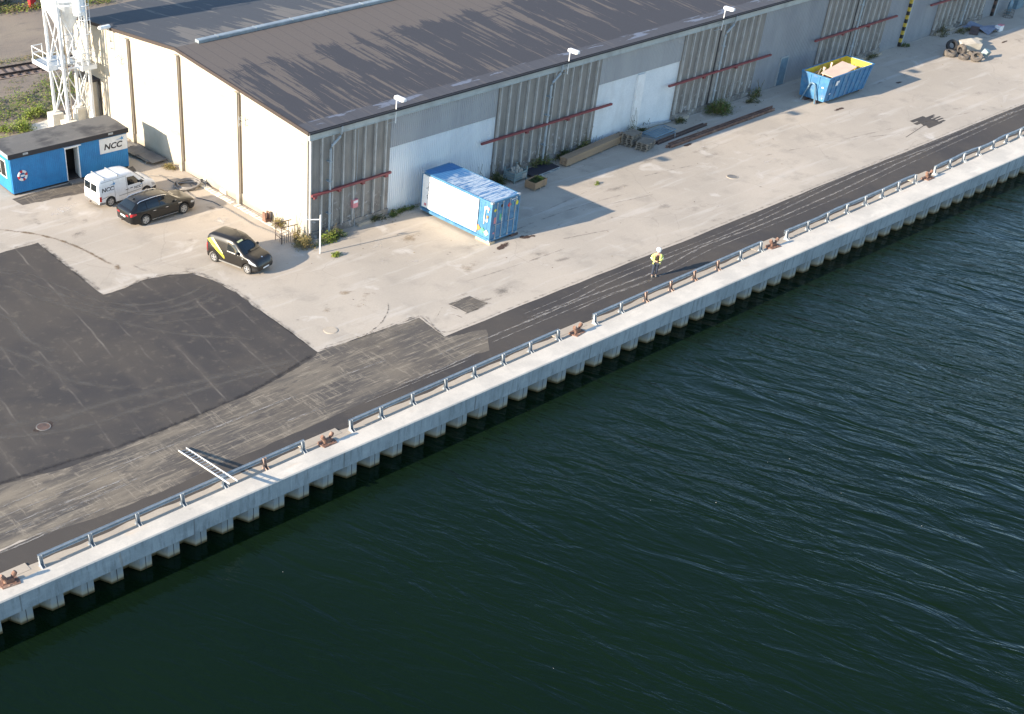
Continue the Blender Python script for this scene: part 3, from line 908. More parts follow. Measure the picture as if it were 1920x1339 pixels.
def f(mb, c):
    blot(mb, c, (9.0, -7.65), 1.0, 0.35, 0.25, 0.0084)
    blot(mb, c, (11.1, -7.55), 0.9, 0.35, -0.3, 0.0086)
    blot(mb, c, (-22.75, -8.65), 0.8, 0.5, 0.3, 0.0128)
    blot(mb, c, (31.0, -3.75), 0.75, 0.22, 0.1, 0.0088)
    blot(mb, c, (45.9, -5.9), 0.8, 0.25, 0.0, 0.0089)
    blot(mb, c, (54.8, -5.2), 0.7, 0.22, 0.0, 0.0090)
    blot(mb, c, (71.5, -4.7), 0.8, 0.2, 0.1, 0.0091)
marks('ground_markings', d_wet, f)
def f(mb, c):
    blot(mb, c, (-2.2, -7.9), 1.9, 0.8, 0.5, 0.0081)
    blot(mb, c, (-2.4, -6.6), 1.6, 0.5, -0.4, 0.0082)
    blot(mb, c, (-4.6, -7.6), 0.6, 0.5, 0, 0.0083)
    blot(mb, c, (5.5, -8.5), 2.4, 0.9, 0.3, 0.0084)
    blot(mb, c, (5.4, -3.4), 1.6, 0.9, 0.3, 0.0085)
    blot(mb, c, (-3.5, 13.8), 1.6, 0.8, 0.3, 0.0086)
marks('ground_markings', d_tan, f)
def f(mb, c):
    blot(mb, c, (2.8, -3.0), 1.5, 0.5, 0.6, 0.0101)
    blot(mb, c, (1.9, -4.8), 1.3, 0.5, 0.1, 0.0102)
    blot(mb, c, (3.2, -5.9), 1.2, 0.4, -0.5, 0.0103)
    blot(mb, c, (31.5, -4.6), 1.1, 0.35, 0.1, 0.0104)
    blot(mb, c, (33, -9.0), 1.8, 0.4, 0.05, 0.0105)
    ribbon(mb, c, [(3.1, -1.7), (3.2, -3.2), (2.0, -3.9)], 0.22, 0.0106)
    blot(mb, c, (-4.0, 8.6), 2.8, 1.2, 0.2, 0.0107)
    blot(mb, c, (-9.5, 12.6), 2.6, 1.0, 0.2, 0.0108)
    blot(mb, c, (-2.6, 5.5), 1.5, 1.0, 0.4, 0.0109)
marks('ground_markings', d_pale, f)
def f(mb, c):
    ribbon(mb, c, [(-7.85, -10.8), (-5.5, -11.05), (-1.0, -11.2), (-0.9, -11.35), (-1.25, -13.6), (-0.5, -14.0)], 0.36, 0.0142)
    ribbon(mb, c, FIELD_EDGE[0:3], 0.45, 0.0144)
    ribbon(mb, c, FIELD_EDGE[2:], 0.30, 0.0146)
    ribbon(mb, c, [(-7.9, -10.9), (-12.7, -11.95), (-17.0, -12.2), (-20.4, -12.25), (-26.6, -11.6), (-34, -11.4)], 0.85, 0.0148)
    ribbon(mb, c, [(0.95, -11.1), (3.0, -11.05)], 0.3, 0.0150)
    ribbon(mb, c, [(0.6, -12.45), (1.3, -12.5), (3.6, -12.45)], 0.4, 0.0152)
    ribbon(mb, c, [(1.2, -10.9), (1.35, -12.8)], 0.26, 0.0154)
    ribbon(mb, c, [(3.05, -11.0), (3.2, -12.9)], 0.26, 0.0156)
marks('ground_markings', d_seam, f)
def f(mb, c):
    ribbon(mb, c, [(x+0.12, y+0.10) for x, y in FIELD_EDGE[0:3]], 0.9, 0.0160)
    ribbon(mb, c, [(x+0.14, y+0.12) for x, y in FIELD_EDGE[2:]], 0.8, 0.0162)
    ribbon(mb, c, [(-7.6, -10.65), (-4.5, -10.95), (-0.9, -11.15), (-1.1, -12.6), (-1.0, -13.4), (1.5, -13.5), (8, -13.5), (30, -13.5), (70, -13.45)], 0.45, 0.0164)
    ribbon(mb, c, [(-15.6, 9.6), (-13.2, 9.5), (-12.6, 9.0)], 1.1, 0.0166)
    ribbon(mb, c, [(-9.0, 1.5), (-8.0, 1.2), (-7.3, 0.4)], 1.3, 0.0168)
marks('ground_markings', d_crumb, f)
def f(mb, c):
    r = random.Random(31)
    for k in range(26):
        x, y = r.uniform(-6, 75), r.uniform(-13, -3)
        blot(mb, c, (x, y), r.uniform(0.7, 3.5), r.uniform(0.25, 0.9), r.uniform(-0.3, 0.3), 0.005+k*0.0001)
    for k in range(9):
        x, y, a, L = r.uniform(-4, 50), r.uniform(-12.5, -5), r.uniform(-0.25, 0.25), r.uniform(5, 14)
        q = r.uniform(-0.04, 0.04)
        ribbon(mb, c, [(x+t*L, y+math.sin(a)*t*L+q*(t*L)**2*0.3) for t in (0, 0.25, 0.5, 0.75, 1)], r.uniform(0.25, 0.5), 0.0171+k*0.0001)
    for k in range(16):
        x, y = r.uniform(-12, -1), r.uniform(2, 14)
        blot(mb, c, (x, y), r.uniform(0.5, 2.2), r.uniform(0.3, 0.8), r.uniform(0, 3), 0.005+k*0.0001+0.0028)
marks('ground_markings', d_grime, f)
sheet('asphalt_patch', ragged([(1.3, -11.15), (2.95, -11.1), (3.15, -12.4), (1.45, -12.5)], 0.25, 0.05, 2), 0.0062, M['milled'])
# scribbled tar patch in front of the blue skip
mb = MB()
r = random.Random(4)
for k in range(11):
    y = -10.55-k*0.15
    x0 = 47.75+r.uniform(-0.15, 0.5)+(0.25 if k < 3 else 0)
    x1 = 50.1+r.uniform(-0.5, 0.9)
    mb.add([(x0, y-0.09, 0.0063+k*0.0001), (x1, y-0.09+r.uniform(-.05, .05), 0.0063+k*0.0001), (x1, y+0.09, 0.0063+k*0.0001), (x0, y+0.09, 0.0063+k*0.0001)], [(0, 1, 2, 3)])
mb.add([(44.9, -12.15, 0.0077), (48.2, -11.6, 0.0077), (48.2, -11.55, 0.0077), (44.9, -12.1, 0.0077)], [(0, 1, 2, 3)])
struct(mb.build('tar_patch', M['asphalt']))
sheet('grey_strip', ragged([(-11.3, 15.9), (-11.3, 14.6), (-6.2, 13.9), (-2.7, 14.9), (-2.4, 15.95)], 0.4, 0.12, 5), 0.0058, M['milled'])
sheet('silo_slab', ragged([(-6.6, 20.6), (-0.06, 20.4), (-0.06, 26.6), (-1.7, 27.0), (-4.5, 26.5), (-5.6, 24.0)], 0.5, 0.08, 5), 0.006, M['slab'])
sheet('dirt_path', ragged([(-20, 23.5), (-7, 26.6), (-4.5, 27.9), (-1.4, 29.0), (-1.8, 28.1), (-4.6, 26.6), (-6.4, 23.8), (-8, 21.2), (-20, 20.8)], 0.5, 0.15, 7), -0.006, M['gravel'])

# harbour water: one sheet, rippled by its material
struct(MB().add([(-1500, -1500, -1.6), (1500, -1500, -1.6), (1500, -17.6, -1.6), (-1500, -17.6, -1.6)], [(0, 1, 2, 3)]).build('water', M['water']))

# ------------------------------------------------------------------ quay
quay = thing('quay', 'long pale concrete quay edge on corrugated sheet piling above the green water', 'quay')
YF = -19.12
def strip(mb, x0, x1, step, fa, fb, za, zb):
    xs = np.arange(x0, x1+step*0.5, step)
    for i in range(len(xs)-1):
        a, b = xs[i], xs[i+1]
        mb.quad((a, fa(a), za), (b, fa(b), za), (b, fb(b), zb), (a, fb(a), zb))
mb = MB()
edge = lambda x: -17.93+yq(x)
front = lambda x: YF+0.03*math.sin(x*0.31)*0.3
strip(mb, -120, 300, 2, lambda x: front(x)+0.05, edge, 0.11, 0.11)
strip(mb, -120, 300, 2, front, lambda x: front(x)+0.05, 0.06, 0.11)
strip(mb, -120, 300, 2, edge, edge, 0.11, 0.03)
mb.build('coping', M['cap'], quay)
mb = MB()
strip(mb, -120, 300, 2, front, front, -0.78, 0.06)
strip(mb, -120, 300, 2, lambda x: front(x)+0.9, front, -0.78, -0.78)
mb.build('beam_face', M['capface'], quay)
mb = MB()
back = lambda x: -17.30+yq(x)+0.05*math.sin(x*1.3)+0.03*math.sin(x*3.7+1)
strip(mb, -120, 300, 0.4, edge, back, 0.033, 0.033)
strip(mb, -120, 300, 0.4, back, back, 0.033, -0.03)
BOL = [-29.63, -12.86, 4.53, 22.0, 39.2, 56.3, 73.4]
for bx in BOL:
    y = -17.42+yq(bx)
    mb.box(bx-1.2, bx+1.15, y-0.1, y+0.42, -0.03, 0.045)
mb.build('back_deck', M['tan'], quay)
mb = MB()
PER = 1.445
x = -17.36-PER*40
yo, yi = -18.97, -18.40
while x < 160:
    a0, a1, a2, a3 = x-PER, x-PER+0.34, x-0.85, x-0.0
    # recess, oblique flank, outer pan, oblique flank
    P = [(x-PER, yi), (x-1.10, yi), (x-0.82, yo), (x-0.22, yo), (x, yi)]
    for (xa, ya), (xb, yb) in zip(P[:-1], P[1:]):
        mb.quad((xa, ya, -4.0), (xb, yb, -4.0), (xb, yb, -0.78), (xa, ya, -0.78))
    mb.box(x-0.545, x-0.515, yo-0.006, yo+0.01, -4.0, -0.78, 1)
    x += PER
mb.build('sheet_piling', [M['pile'], M['dark']], quay)

def make_bollard():
    t = thing('bollard', '', 'bollard', group='rusty mooring bollards along the quay')
    mb = MB()
    mb.prism([(-0.46, -0.34), (0.46, -0.34), (0.52, 0.0), (0.42, 0.34), (-0.42, 0.34), (-0.52, 0.0)], 0.0, 0.13)
    for i in range(6):
        a = i*math.pi/3+0.3
        mb.cyl((0.38*math.cos(a), 0.27*math.sin(a), 0.13), (0.38*math.cos(a), 0.27*math.sin(a), 0.17), 0.04, n=6)
    mb.build('base_plate', M['rust'], t)
    mb = MB()
    for s in (-1, 1):
        mb.tube([(s*0.17, 0, 0.1), (s*0.18, 0, 0.26), (s*0.22, 0.01, 0.40), (s*0.31, 0.02, 0.50), (s*0.38, 0.02, 0.53)], 0.115, 10)
        mb.torus((s*0.33, 0.02, 0.515), 0.06, 0.075, 10, 6)
        mb.cyl((s*0.29, 0.02, 0.47), (s*0.38, 0.02, 0.60), 0.14, 0.10, 10)
    mb.beam((-0.2, 0, 0.24), (0.2, 0, 0.24), 0.2, 0.22)
    mb.build('horns', M['rust'], t, smooth=False)
    return t
b0 = make_bollard()
BL = ['rusty double horned bollard before the start of the rail that carries the ladder', 'rusty double horned bollard in the rail gap a short walk past the aluminium ladder', 'rusty double horned bollard on the quay below the black framed asphalt square', 'rusty double horned bollard on the quay below the blue sea container and behind the worker', 'rusty double horned bollard on the quay abreast of the blue skip']
for i, bx in enumerate(BOL[:5]):
    o = b0 if i == 0 else dup(b0)
    o.location = (bx, -17.93+yq(bx)+0.08, 0.034)
    o.rotation_euler = (0, 0, 0.12*((i*7) % 3-1))
    o.scale = (0.84, 0.84, 0.9)
    o['label'] = BL[i]

def guardrail(posts, x0, x1, label, rusty, rough=0.0):
    t = thing('guardrail', label, 'guardrail', (posts[0], -17.50+yq(posts[0]), 0.033), 0, 'low steel guardrails along the quay')
    ox, oy = posts[0], -17.50+yq(posts[0])
    # W profile, about 0.31 m deep
    prof = [(0.0, 0.58), (0.0, 0.565), (-0.06, 0.53), (-0.06, 0.49), (0.0, 0.46), (0.0, 0.435), (-0.06, 0.405), (-0.06, 0.365), (0.0, 0.335), (0.0, 0.32)]
    mb = MB()
    xs = np.arange(x0, x1+0.01, (x1-x0)/max(1, round((x1-x0)/0.5)))
    rr = random.Random(int(x0*10))
    vs = []
    for k, xx in enumerate(xs):
        dz = rough*math.sin(xx*1.55+1)*0.5+rough*rr.uniform(-0.3, 0.3)
        dy = rough*math.sin(xx*0.9)
        for (py, pz) in prof:
            vs.append((xx-ox, -17.50+yq(xx)-oy+py*1.0+dy, pz+dz-0.02))
        for (py, pz) in reversed(prof):
            vs.append((xx-ox, -17.50+yq(xx)-oy+py+0.012+dy, pz+dz-0.02))
    n = len(prof)*2
    fs = [(k*n+i, k*n+(i+1) % n, (k+1)*n+(i+1) % n, (k+1)*n+i) for k in range(len(xs)-1) for i in range(n)]
    fs += [tuple(range(n-1, -1, -1)), tuple(range((len(xs)-1)*n, len(xs)*n))]
    mb.add(vs, fs)
    mb.build('rail_beam', M['railsteel'], t, fix=True)
    proto = {}
    for i, px in enumerate(posts):
        kind = 'rusty' if i in rusty else 'pale'
        if kind not in proto:
            mat = M['rusted'] if kind == 'rusty' else M['galv']
            mb = MB()
            # channel shaped upright and a foot reaching over the deck
            for s in (-1, 1):
                mb.add([(s*0.068, -0.08, 0.57), (s*0.068, -0.16, 0.57), (s*0.068, -0.22, 0.16), (s*0.068, -0.55, 0.02), (s*0.068, -0.55, 0.0), (s*0.068, -0.06, 0.0), (s*0.068, -0.08, 0.3)], [(0, 1, 2, 3, 4, 5, 6)])
                mb.add([(s*0.08, -0.08, 0.57), (s*0.08, -0.16, 0.57), (s*0.08, -0.22, 0.16), (s*0.08, -0.55, 0.02), (s*0.08, -0.55, 0.0), (s*0.08, -0.06, 0.0), (s*0.08, -0.08, 0.3)], [(0, 1, 2, 3, 4, 5, 6)])
                mb.quad((s*0.068, -0.16, 0.57), (s*0.08, -0.16, 0.57), (s*0.08, -0.22, 0.16), (s*0.068, -0.22, 0.16))
                mb.quad((s*0.068, -0.22, 0.16), (s*0.08, -0.22, 0.16), (s*0.08, -0.55, 0.02), (s*0.068, -0.55, 0.02))
            mb.box(-0.068, 0.068, -0.115, -0.09, 0.03, 0.56)
            mb.box(-0.10, 0.10, -0.60, 0.0, 0.0, 0.018)
            p = mb.build('post', mat, t)
            if kind == 'rusty':
                p['label'] = 'rusty red brown post'
            proto[kind] = p
            first = True
        else:
            p = proto[kind].copy()
            COL.objects.link(p)
            p.parent = t
        p.location = (px-ox, -17.50+yq(px)-oy, 0)
    return t
guardrail([-28.03, -25.64, -23.29, -20.95, -18.7, -16.4, -14.16], -28.1, -14.0, 'straight low steel guardrail under the aluminium ladder', {5})
guardrail([-11.22, -9.31, -7.25, -5.0, -3.0, -0.92, 1.1, 3.24], -11.3, 3.35, 'straight low steel guardrail with all pale posts, between the ladder and the worker', set())
guardrail([6.14, 8.3, 10.4, 12.58, 14.7, 16.86, 19.03, 21.0], 6.05, 21.15, 'low steel guardrail with several rusty posts, beside the standing worker', {2, 3, 4, 5})
guardrail([23.6, 25.8, 27.9, 30.0, 32.05, 34.0, 35.9, 37.9], 23.5, 38.0, 'slightly wavy low steel guardrail level with the red brown steel bars', set(), 0.03)
guardrail([40.3, 42.2, 44.0, 45.95, 47.9, 49.7, 51.6, 53.6, 55.4], 40.2, 55.5, 'dented wavy low steel guardrail on the quay abreast of the old tyres', set(), 0.06)

# ------------------------------------------------------------------ warehouse
WH, WY, WR, WL = 6.60, 13.43, 7.80, 150.0
wh = thing('warehouse', 'long grey warehouse with a felt roof, ribbed side wall and sunlit cream gable', 'warehouse')
mb = MB()
mb.prism([(0.06, -0.6), (2*WY, -0.6), (2*WY, WH-0.1), (WY, WR-0.1), (0.06, WH-0.1)], 0.0, 0.3, 'x')
mb.build('gable_wall', M['plaster'], wh)
mb = MB()
for y, zt in ((6.9, 7.0), (13.4, 7.5), (19.4, 7.0)):
    MB().box(-0.24, 0.0, y-0.16, y+0.16, -0.1, zt).build('pilaster', M['plaster'], wh)
mb.box(-0.05, 0.0, 0.02, 0.32, -0.1, 6.45)
mb.build('corner_pilaster', M['plaster'], wh)
for y0, y1 in ((8.4, 9.1), (1.5, 2.6), (10.7, 11.0)):
    MB().box(-0.09, -0.0, y0, y1, 0, 0.25).build('plinth_stone', M['slab'], wh)
# wall behind everything, slightly behind the facing sheets
MB().box(0.32, WL, 0.30, 0.5, -0.5, WH-0.15).build('inner_wall', M['dark'], wh)
RIBS = [(0.0, 6.29), (15.34, 24.95), (33.55, 42.77), (50.78, 59.85), (67.72, 75.75), (84.0, 93.0), (101.5, 110.5)]
for (a, b) in RIBS:
    mb = MB()
    mb.box(a+0.003, b, 0.0, 0.28, 0.45, 6.12)
    mb.box(a+0.003, b, -0.09, 0.28, -0.4, 0.45)
    mb.build('rib_panel', M['ribwall'], wh)
    mb = MB()
    k = 0
    xx = a+0.10
    while xx < b-0.25:
        w0 = 0.05
        mb.add([(xx-w0, 0.0, 0.45), (xx+w0+0.03, 0.0, 0.45), (xx+w0, -0.17, 0.5), (xx-w0, -0.17, 0.5), (xx-w0, 0.0, 6.12), (xx+w0+0.03, 0.0, 6.12), (xx+w0, -0.17, 6.12), (xx-w0, -0.17, 6.12)],
               [(0, 1, 2, 3), (4, 7, 6, 5), (3, 2, 6, 7), (0, 3, 7, 4), (1, 5, 6, 2)])
        xx += 0.82
    mb.build('ribs', M['rib'], wh)
def corr(mb, x0, x1, y, z0, z1, pitch=0.16, depth=0.03):
    n = max(2, int((x1-x0)/pitch))
    p = (x1-x0)/n
    for i in range(n):
        a = x0+i*p
        P = [(a, y), (a+p*0.3, y), (a+p*0.42, y-depth), (a+p*0.88, y-depth), (a+p, y)]
        for (xa, ya), (xb, yb) in zip(P[:-1], P[1:]):
            mb.quad((xa, ya, z0), (xb, yb, z0), (xb, yb, z1), (xa, ya, z1))
mb = MB()
corr(mb, 6.31, 15.33, 0.10, -0.1, 4.25)
mb.build('white_sheeting', M['whitesheet'], wh)
mb = MB()
corr(mb, 6.31, 11.9, 0.06, 4.25, 6.12)
corr(mb, 12.0, 15.33, 0.065, 4.25, 6.12)
mb.box(11.88, 12.02, 0.02, 0.06, 4.25, 6.12)
mb.quad((6.31, 0.03, 4.25), (15.33, 0.03, 4.25), (15.33, 0.1, 4.25), (6.31, 0.1, 4.25))
mb.build('upper_sheeting', M['greysheet'], wh)
mb = MB()
corr(mb, 24.97, 33.54, 0.06, 4.30, 6.12)
mb.quad((24.97, 0.03, 4.3), (33.54, 0.03, 4.3), (33.54, 0.1, 4.3), (24.97, 0.1, 4.3))
mb.build('upper_sheeting', M['greysheet'], wh)
mb = MB()
mb.box(24.97, 33.54, 0.10, 0.2, -0.2, 4.30)
mb.build('white_infill', M['whitewall'], wh)
MB().box(29.0, 29.75, -0.06, 0.098, -0.2, 4.22).build('white_column', M['white'], wh)
mb = MB()
for a, b in ((42.79, 50.76), (59.87, 67.70), (75.77, 83.98), (93.02, 101.48), (110.5, 149)):
    corr(mb, a, b, 0.08, -0.1, 6.12, 0.2, 0.03)
mb.build('blue_grey_sheeting', M['bluesheet'], wh)
d = MB().box(46.05, 46.95, 0.0, 0.05, 0.05, 2.12).build('door', M['bluesteel'], wh)
mb = MB()
mb.box(45.98, 46.05, -0.02, 0.05, 0.05, 2.19)
mb.box(46.95, 47.02, -0.02, 0.05, 0.05, 2.19)
mb.box(45.98, 47.02, -0.025, 0.045, 2.12, 2.20)
mb.build('frame', M['galv'], d)
# fascia, gutter edge and roof
mb = MB()
mb.box(0.0, WL, -0.12, 0.02, 6.12, 6.58)
mb.box(0.0, WL, -0.14, -0.12, 6.12, 6.16)
mb.build('fascia', M['fascia'], wh)
mb = MB()
def roofpt(x, y, up=0.0):
    z = WH+0.03+(WR-WH)*(y/WY if y <= WY else (2*WY-y)/WY)
    return (x, y, z+up)
ys = [-0.26, 0.9, 8.6, WY, 20, 2*WY+0.3]
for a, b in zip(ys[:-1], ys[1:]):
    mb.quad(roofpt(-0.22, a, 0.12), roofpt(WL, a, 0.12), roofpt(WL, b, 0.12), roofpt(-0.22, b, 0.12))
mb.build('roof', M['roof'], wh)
roof = [c for c in wh.children if c.name.startswith('roof')][0]
mb = MB()
mb.quad(roofpt(-0.22, -0.26, -0.08), roofpt(WL, -0.26, -0.08), roofpt(WL, -0.26, 0.12), roofpt(-0.22, -0.26, 0.12))
mb.cyl(roofpt(-0.2, -0.34, 0.04), roofpt(WL, -0.34, 0.04), 0.07, n=8)
mb.quad(roofpt(-0.22, -0.26, -0.08), roofpt(WL, -0.26, -0.08), roofpt(WL, 0.1, -0.08), roofpt(-0.22, 0.1, -0.08))
mb.build('gutter', M['dark'], roof)
mb = MB()
for a, b in zip(ys[:-1], ys[1:]):
    mb.quad(roofpt(-0.225, a, -0.08), roofpt(-0.225, b, -0.08), roofpt(-0.225, b, 0.125), roofpt(-0.225, a, 0.125))
    mb.quad(roofpt(-0.225, a, 0.126), roofpt(-0.225, b, 0.126), roofpt(-0.12, b, 0.126), roofpt(-0.12, a, 0.126))
    mb.quad(roofpt(-0.225, a, -0.08), roofpt(0.0, a, -0.08), roofpt(0.0, b, -0.08), roofpt(-0.225, b, -0.08))
mb.build('verge_trim', M['brownedge'], roof)
mb = MB()
vz = WR+0.13
mb.prism([(WY-0.20, vz-0.06), (WY-0.22, vz+0.16), (WY-0.18, vz+0.20), (WY+0.18, vz+0.20), (WY+0.22, vz+0.16), (WY+0.20, vz-0.06)], 1.5, WL, 'x')
for k in range(40):
    x = 3.0+k*3.0
    mb.box(x, x+0.06, WY-0.235, WY+0.235, vz-0.06, vz+0.215)
mb.build('ridge_vent', M['ventgrey'], roof)
# red sliding rails and their brackets
for (a, b) in ((0.06, 6.2), (13.86, 26.25), (32.25, 44.05), (49.6, 60.8), (65.8, 77.5)):
    mb = MB()
    mb.box(a, b, -0.36, -0.22, 2.80, 2.90)
    mb.box(a, b, -0.37, -0.21, 2.90, 2.93)
    rl = mb.build('sliding_rail', M['redpaint'], wh)
    n = 4
    for k in range(n):
        x = a+0.3+(b-a-0.6)*k/(n-1)
        if any(p-0.1 <= x <= q+0.1 for p, q in RIBS):
            MB().box(x-0.11, x+0.11, -0.30, 0.0, 2.62, 2.80).build('bracket', M['redpaint'], rl)
# downpipes
def downpipe(x, y=-0.3):
    mb = MB()
    mb.tube([(x+0.75, -0.34, 6.62), (x+0.75, -0.30, 6.15), (x+0.7, -0.28, 6.0), (x+0.08, -0.26, 5.55), (x, -0.26, 5.35), (x, -0.26, 0.25)], 0.075, 8)
    for z in (4.6, 3.4, 1.4):
        mb.box(x-0.11, x+0.11, -0.36, 0.0, z, z+0.05)
    return mb
for x in (1.45, 19.9, 37.85, 55.2, 71.9):
    downpipe(x).build('downpipe', M['pipe'], wh)
for xa, xb, zt in ((1.72, 1.84, 2.6), (19.5, 19.6, 5.9), (37.5, 37.6, 5.9), (54.85, 54.95, 5.9)):
    MB().box(xa, xb, -0.03, 0.003, 0.4, zt).build('dark_joint', M['dark'], wh)
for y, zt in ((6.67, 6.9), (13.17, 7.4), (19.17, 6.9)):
    MB().box(-0.15, 0.0, y-0.02, y+0.068, 0.7, zt).build('shade_strip', M['pilastershade'], wh)  # added strips that paint the pilasters' shaded flank in brown
# meter box with graffiti and its conduit
mb = MB()
mb.box(3.32, 3.72, -0.22, 0.0, 1.25, 1.75)
bx = mb.build('meter_box', M['pink'], wh)
mb = MB()
mb.box(3.35, 3.69, -0.235, -0.222, 1.55, 1.70)
mb.build('white_lid', M['white'], bx)
mb = MB()
mb.tube([(3.55, -0.12, 1.25), (3.55, -0.12, 0.0)], 0.02, 6)
mb.tube([(3.5, -0.12, 1.75), (3.62, -0.12, 3.4), (3.66, -0.12, 6.0)], 0.018, 6)
mb.build('conduit', M['galv'], bx)
# yellow and black striped post on the wall, and the tall frame beside it
mb = MB()
for k in range(20):
    mb.box(62.78, 62.99, -0.16, 0.06, 0.05+k*0.31, 0.05+(k+1)*0.31, k % 2)
mb.build('striped_post', [M['black'], M['dullyellow']], wh)
mb = MB()
for xa, xb in ((63.05, 63.2), (77.6, 77.9)):
    MB().box(xa, xb, -0.12, 0.06, 0.0, 6.1).build('pale_post', M['pipe'], wh)
mb = MB()
for k in range(20):
    mb.box(77.35, 77.58, -0.18, 0.06, 0.05+k*0.31, 0.05+(k+1)*0.31, k % 2)
mb.build('dark_post', [M['black'], M['darkrust']], wh)
mb = MB()
mb.box(81.2, 82.4, -0.3, 0.06, 0.0, 5.9)
mb.build('recess_frame', M['bluesteel'], wh)
rr = random.Random(2)
for (a, b) in RIBS[:5]:
    x = a+0.4
    while x < b-1:
        L = rr.uniform(0.5, 1.6)
        if rr.random() < 0.55:
            MB().box(x, x+L, -0.3-rr.uniform(0, .1), -0.091, -0.1, rr.uniform(0.10, 0.22)).build('kerb_stone', M['tan'], wh)
        x += L+rr.uniform(0.2, 1.2)

# wall lamps on their own poles
def lamp(name, label, loc, rz):
    t = thing(name, label, 'lamp', loc, rz, 'white lamps on the warehouse eaves')
    mb = MB()
    mb.cyl((0, 0, -1.55), (0, 0, 0.02), 0.032, n=8)
    mb.build('pole', M['white'], t)
    mb = MB()
    mb.prism([(-0.15, -0.09), (0.15, -0.09), (0.16, 0.0), (0.11, 0.09), (-0.11, 0.09), (-0.16, 0.0)], -0.68, 0.08, 'y')
    mb.prism([(-0.12, -0.07), (0.12, -0.07), (0.09, 0.07), (-0.09, 0.07)], -0.74, -0.68, 'y')
    mb.build('lamp_head', M['white'], t)
    mb = MB()
    mb.box(-0.13, 0.13, -0.64, 0.0, -0.12, -0.095)
    mb.build('lens', M['lampglass'], t)
    mb = MB()
    for z in (-1.0, -1.45):
        mb.beam((0, 0, z), (-0.45, 0.28, z-0.12), 0.035, 0.035)
        mb.beam((0, 0, z), (0.35, 0.28, z-0.05), 0.03, 0.03)
    mb.build('bracket', M['galv'], t)
    return t
lamp('wall_lamp', 'white lamp on a pole over the eave beside the gable corner', (6.35, -0.32, 7.42), 0)
lamp('wall_lamp', 'white eave lamp on a pole on the gable side of the white infill wall', (21.2, -0.32, 7.42), 0)
lamp('wall_lamp', 'white lamp on a pole over the eave just past the white infill wall', (37.1, -0.32, 7.42), 0)
lamp('wall_lamp', 'white lamp on the verge of the cream gable beside the silo', (-0.30, 21.3, 7.35), R(-90))
wb = thing('wire_bracket', 'thin wire bracket hanging on the cream gable beside the silo lamp', 'bracket', (0, 20.4, 5.2), 0, 'wire brackets on the cream gable')
def wire(parent):
    mb = MB()
    mb.cyl((-0.05, 0, -0.1), (-0.05, 0, 1.75), 0.014, n=5)
    for z in (0.0, 0.35):
        mb.beam((-0.0, 0.35, z), (-0.45, 0.1, z-0.05), 0.025, 0.025)
        mb.beam((-0.0, -0.35, z), (-0.45, 0.1, z-0.05), 0.025, 0.025)
    mb.cyl((-0.45, 0.1, -0.15), (-0.45, 0.1, 0.5), 0.014, n=5)
    return mb.build('wires', M['galv'], parent)
wire(wb)
dup(wb, (0, 6.2, 5.3), label='thin wire bracket hanging on the cream gable near the quay end')

# ------------------------------------------------------------------ lean-to behind the silo
t = thing('lean_to', 'small beige lean-to with a dark flat roof between silo and gable', 'shed', (-0.40, 24.7, 0))
MB().box(-0.36, 0.39, -1.0, 1.2, 0, 3.05).build('wall', dirty('beige_boards', (0.40, 0.37, 0.31), (0.33, 0.305, 0.26), 1.5), t)
MB().box(-0.46, 0.39, -1.1, 1.3, 3.06, 3.2).build('roof', M['dark'], t)
MB().cyl((0.28, -1.09, 0), (0.28, -1.09, 3.05), 0.07, n=8).build('downpipe', M['black'], t)

# ------------------------------------------------------------------ silo on its lattice tower
sl = thing('silo', 'white cement silo on a lattice tower with a railed platform', 'silo', (-2.0, 24.08, 0))
hx, hy = 0.98, 0.95
corners = [(-hx, -hy), (hx, -hy), (hx, hy), (-hx, hy)]
for (x, y) in corners:
    h = 0.35 if (x > 0 and y < 0) else 1.08
    lg = MB().box(x-0.085, x+0.085, y-0.085, y+0.085, h, 10.2).build('leg', M['silowhite'], sl)
    mb = MB()
    if h < 0.5:
        mb.lathe([(0.0, 0.38), (0.24, 0.36), (0.48, 0.0)], 14, c=(x, y))
    else:
        mb.box(x-0.45, x+0.40, y-0.45, y+0.40, 0, h)
    mb.build('footing', M['slab'], lg)
mb = MB()
lv = [1.0, 4.5, 8.3]
for i in range(4):
    a, b = corners[i], corners[(i+1) % 4]
    for z0, z1 in zip(lv[:-1], lv[1:]):
        mb.beam((a[0], a[1], z0), (b[0], b[1], z1), 0.06, 0.06)
        mb.beam((b[0], b[1], z0), (a[0], a[1], z1), 0.06, 0.06)
    for z in (4.5, 8.3):
        mb.beam((a[0], a[1], z), (b[0], b[1], z), 0.10, 0.10)
mb.build('bracing', M['silowhite'], sl)
mb = MB()
mb.lathe([(0.0, 6.55), (0.34, 6.55), (1.42, 8.55), (1.45, 8.6), (1.45, 14.0), (0.9, 14.5), (0.0, 14.6)], 28)
mb.build('silo_body', M['silowhite'], sl, smooth=False)
mb = MB()
mb.lathe([(1.455, 8.75), (1.48, 8.77), (1.48, 8.85), (1.455, 8.87)], 28)
mb.build('ring', M['galv'], [c for c in sl.children if c.name.startswith('silo_body')][0])
mb = MB()
cx, cy = 0.0, 0.0
mb.lathe([(0.0, 5.2), (0.10, 5.2), (0.40, 6.05), (0.41, 6.5), (0.34, 6.55), (0, 6.56)], 18, c=(cx, cy))
mb.lathe([(0.42, 6.1), (0.45, 6.12), (0.45, 6.18), (0.42, 6.2)], 18, c=(cx, cy))
mb.cyl((cx, cy, 5.25), (cx, cy, 4.5), 0.09, n=10)
mb.build('hopper', M['silowhite'], sl)
mb = MB()
mb.lathe([(0, 8.1), (0.36, 8.1), (0.36, 10.5), (0, 10.6)], 18, c=(0.15, -1.75))
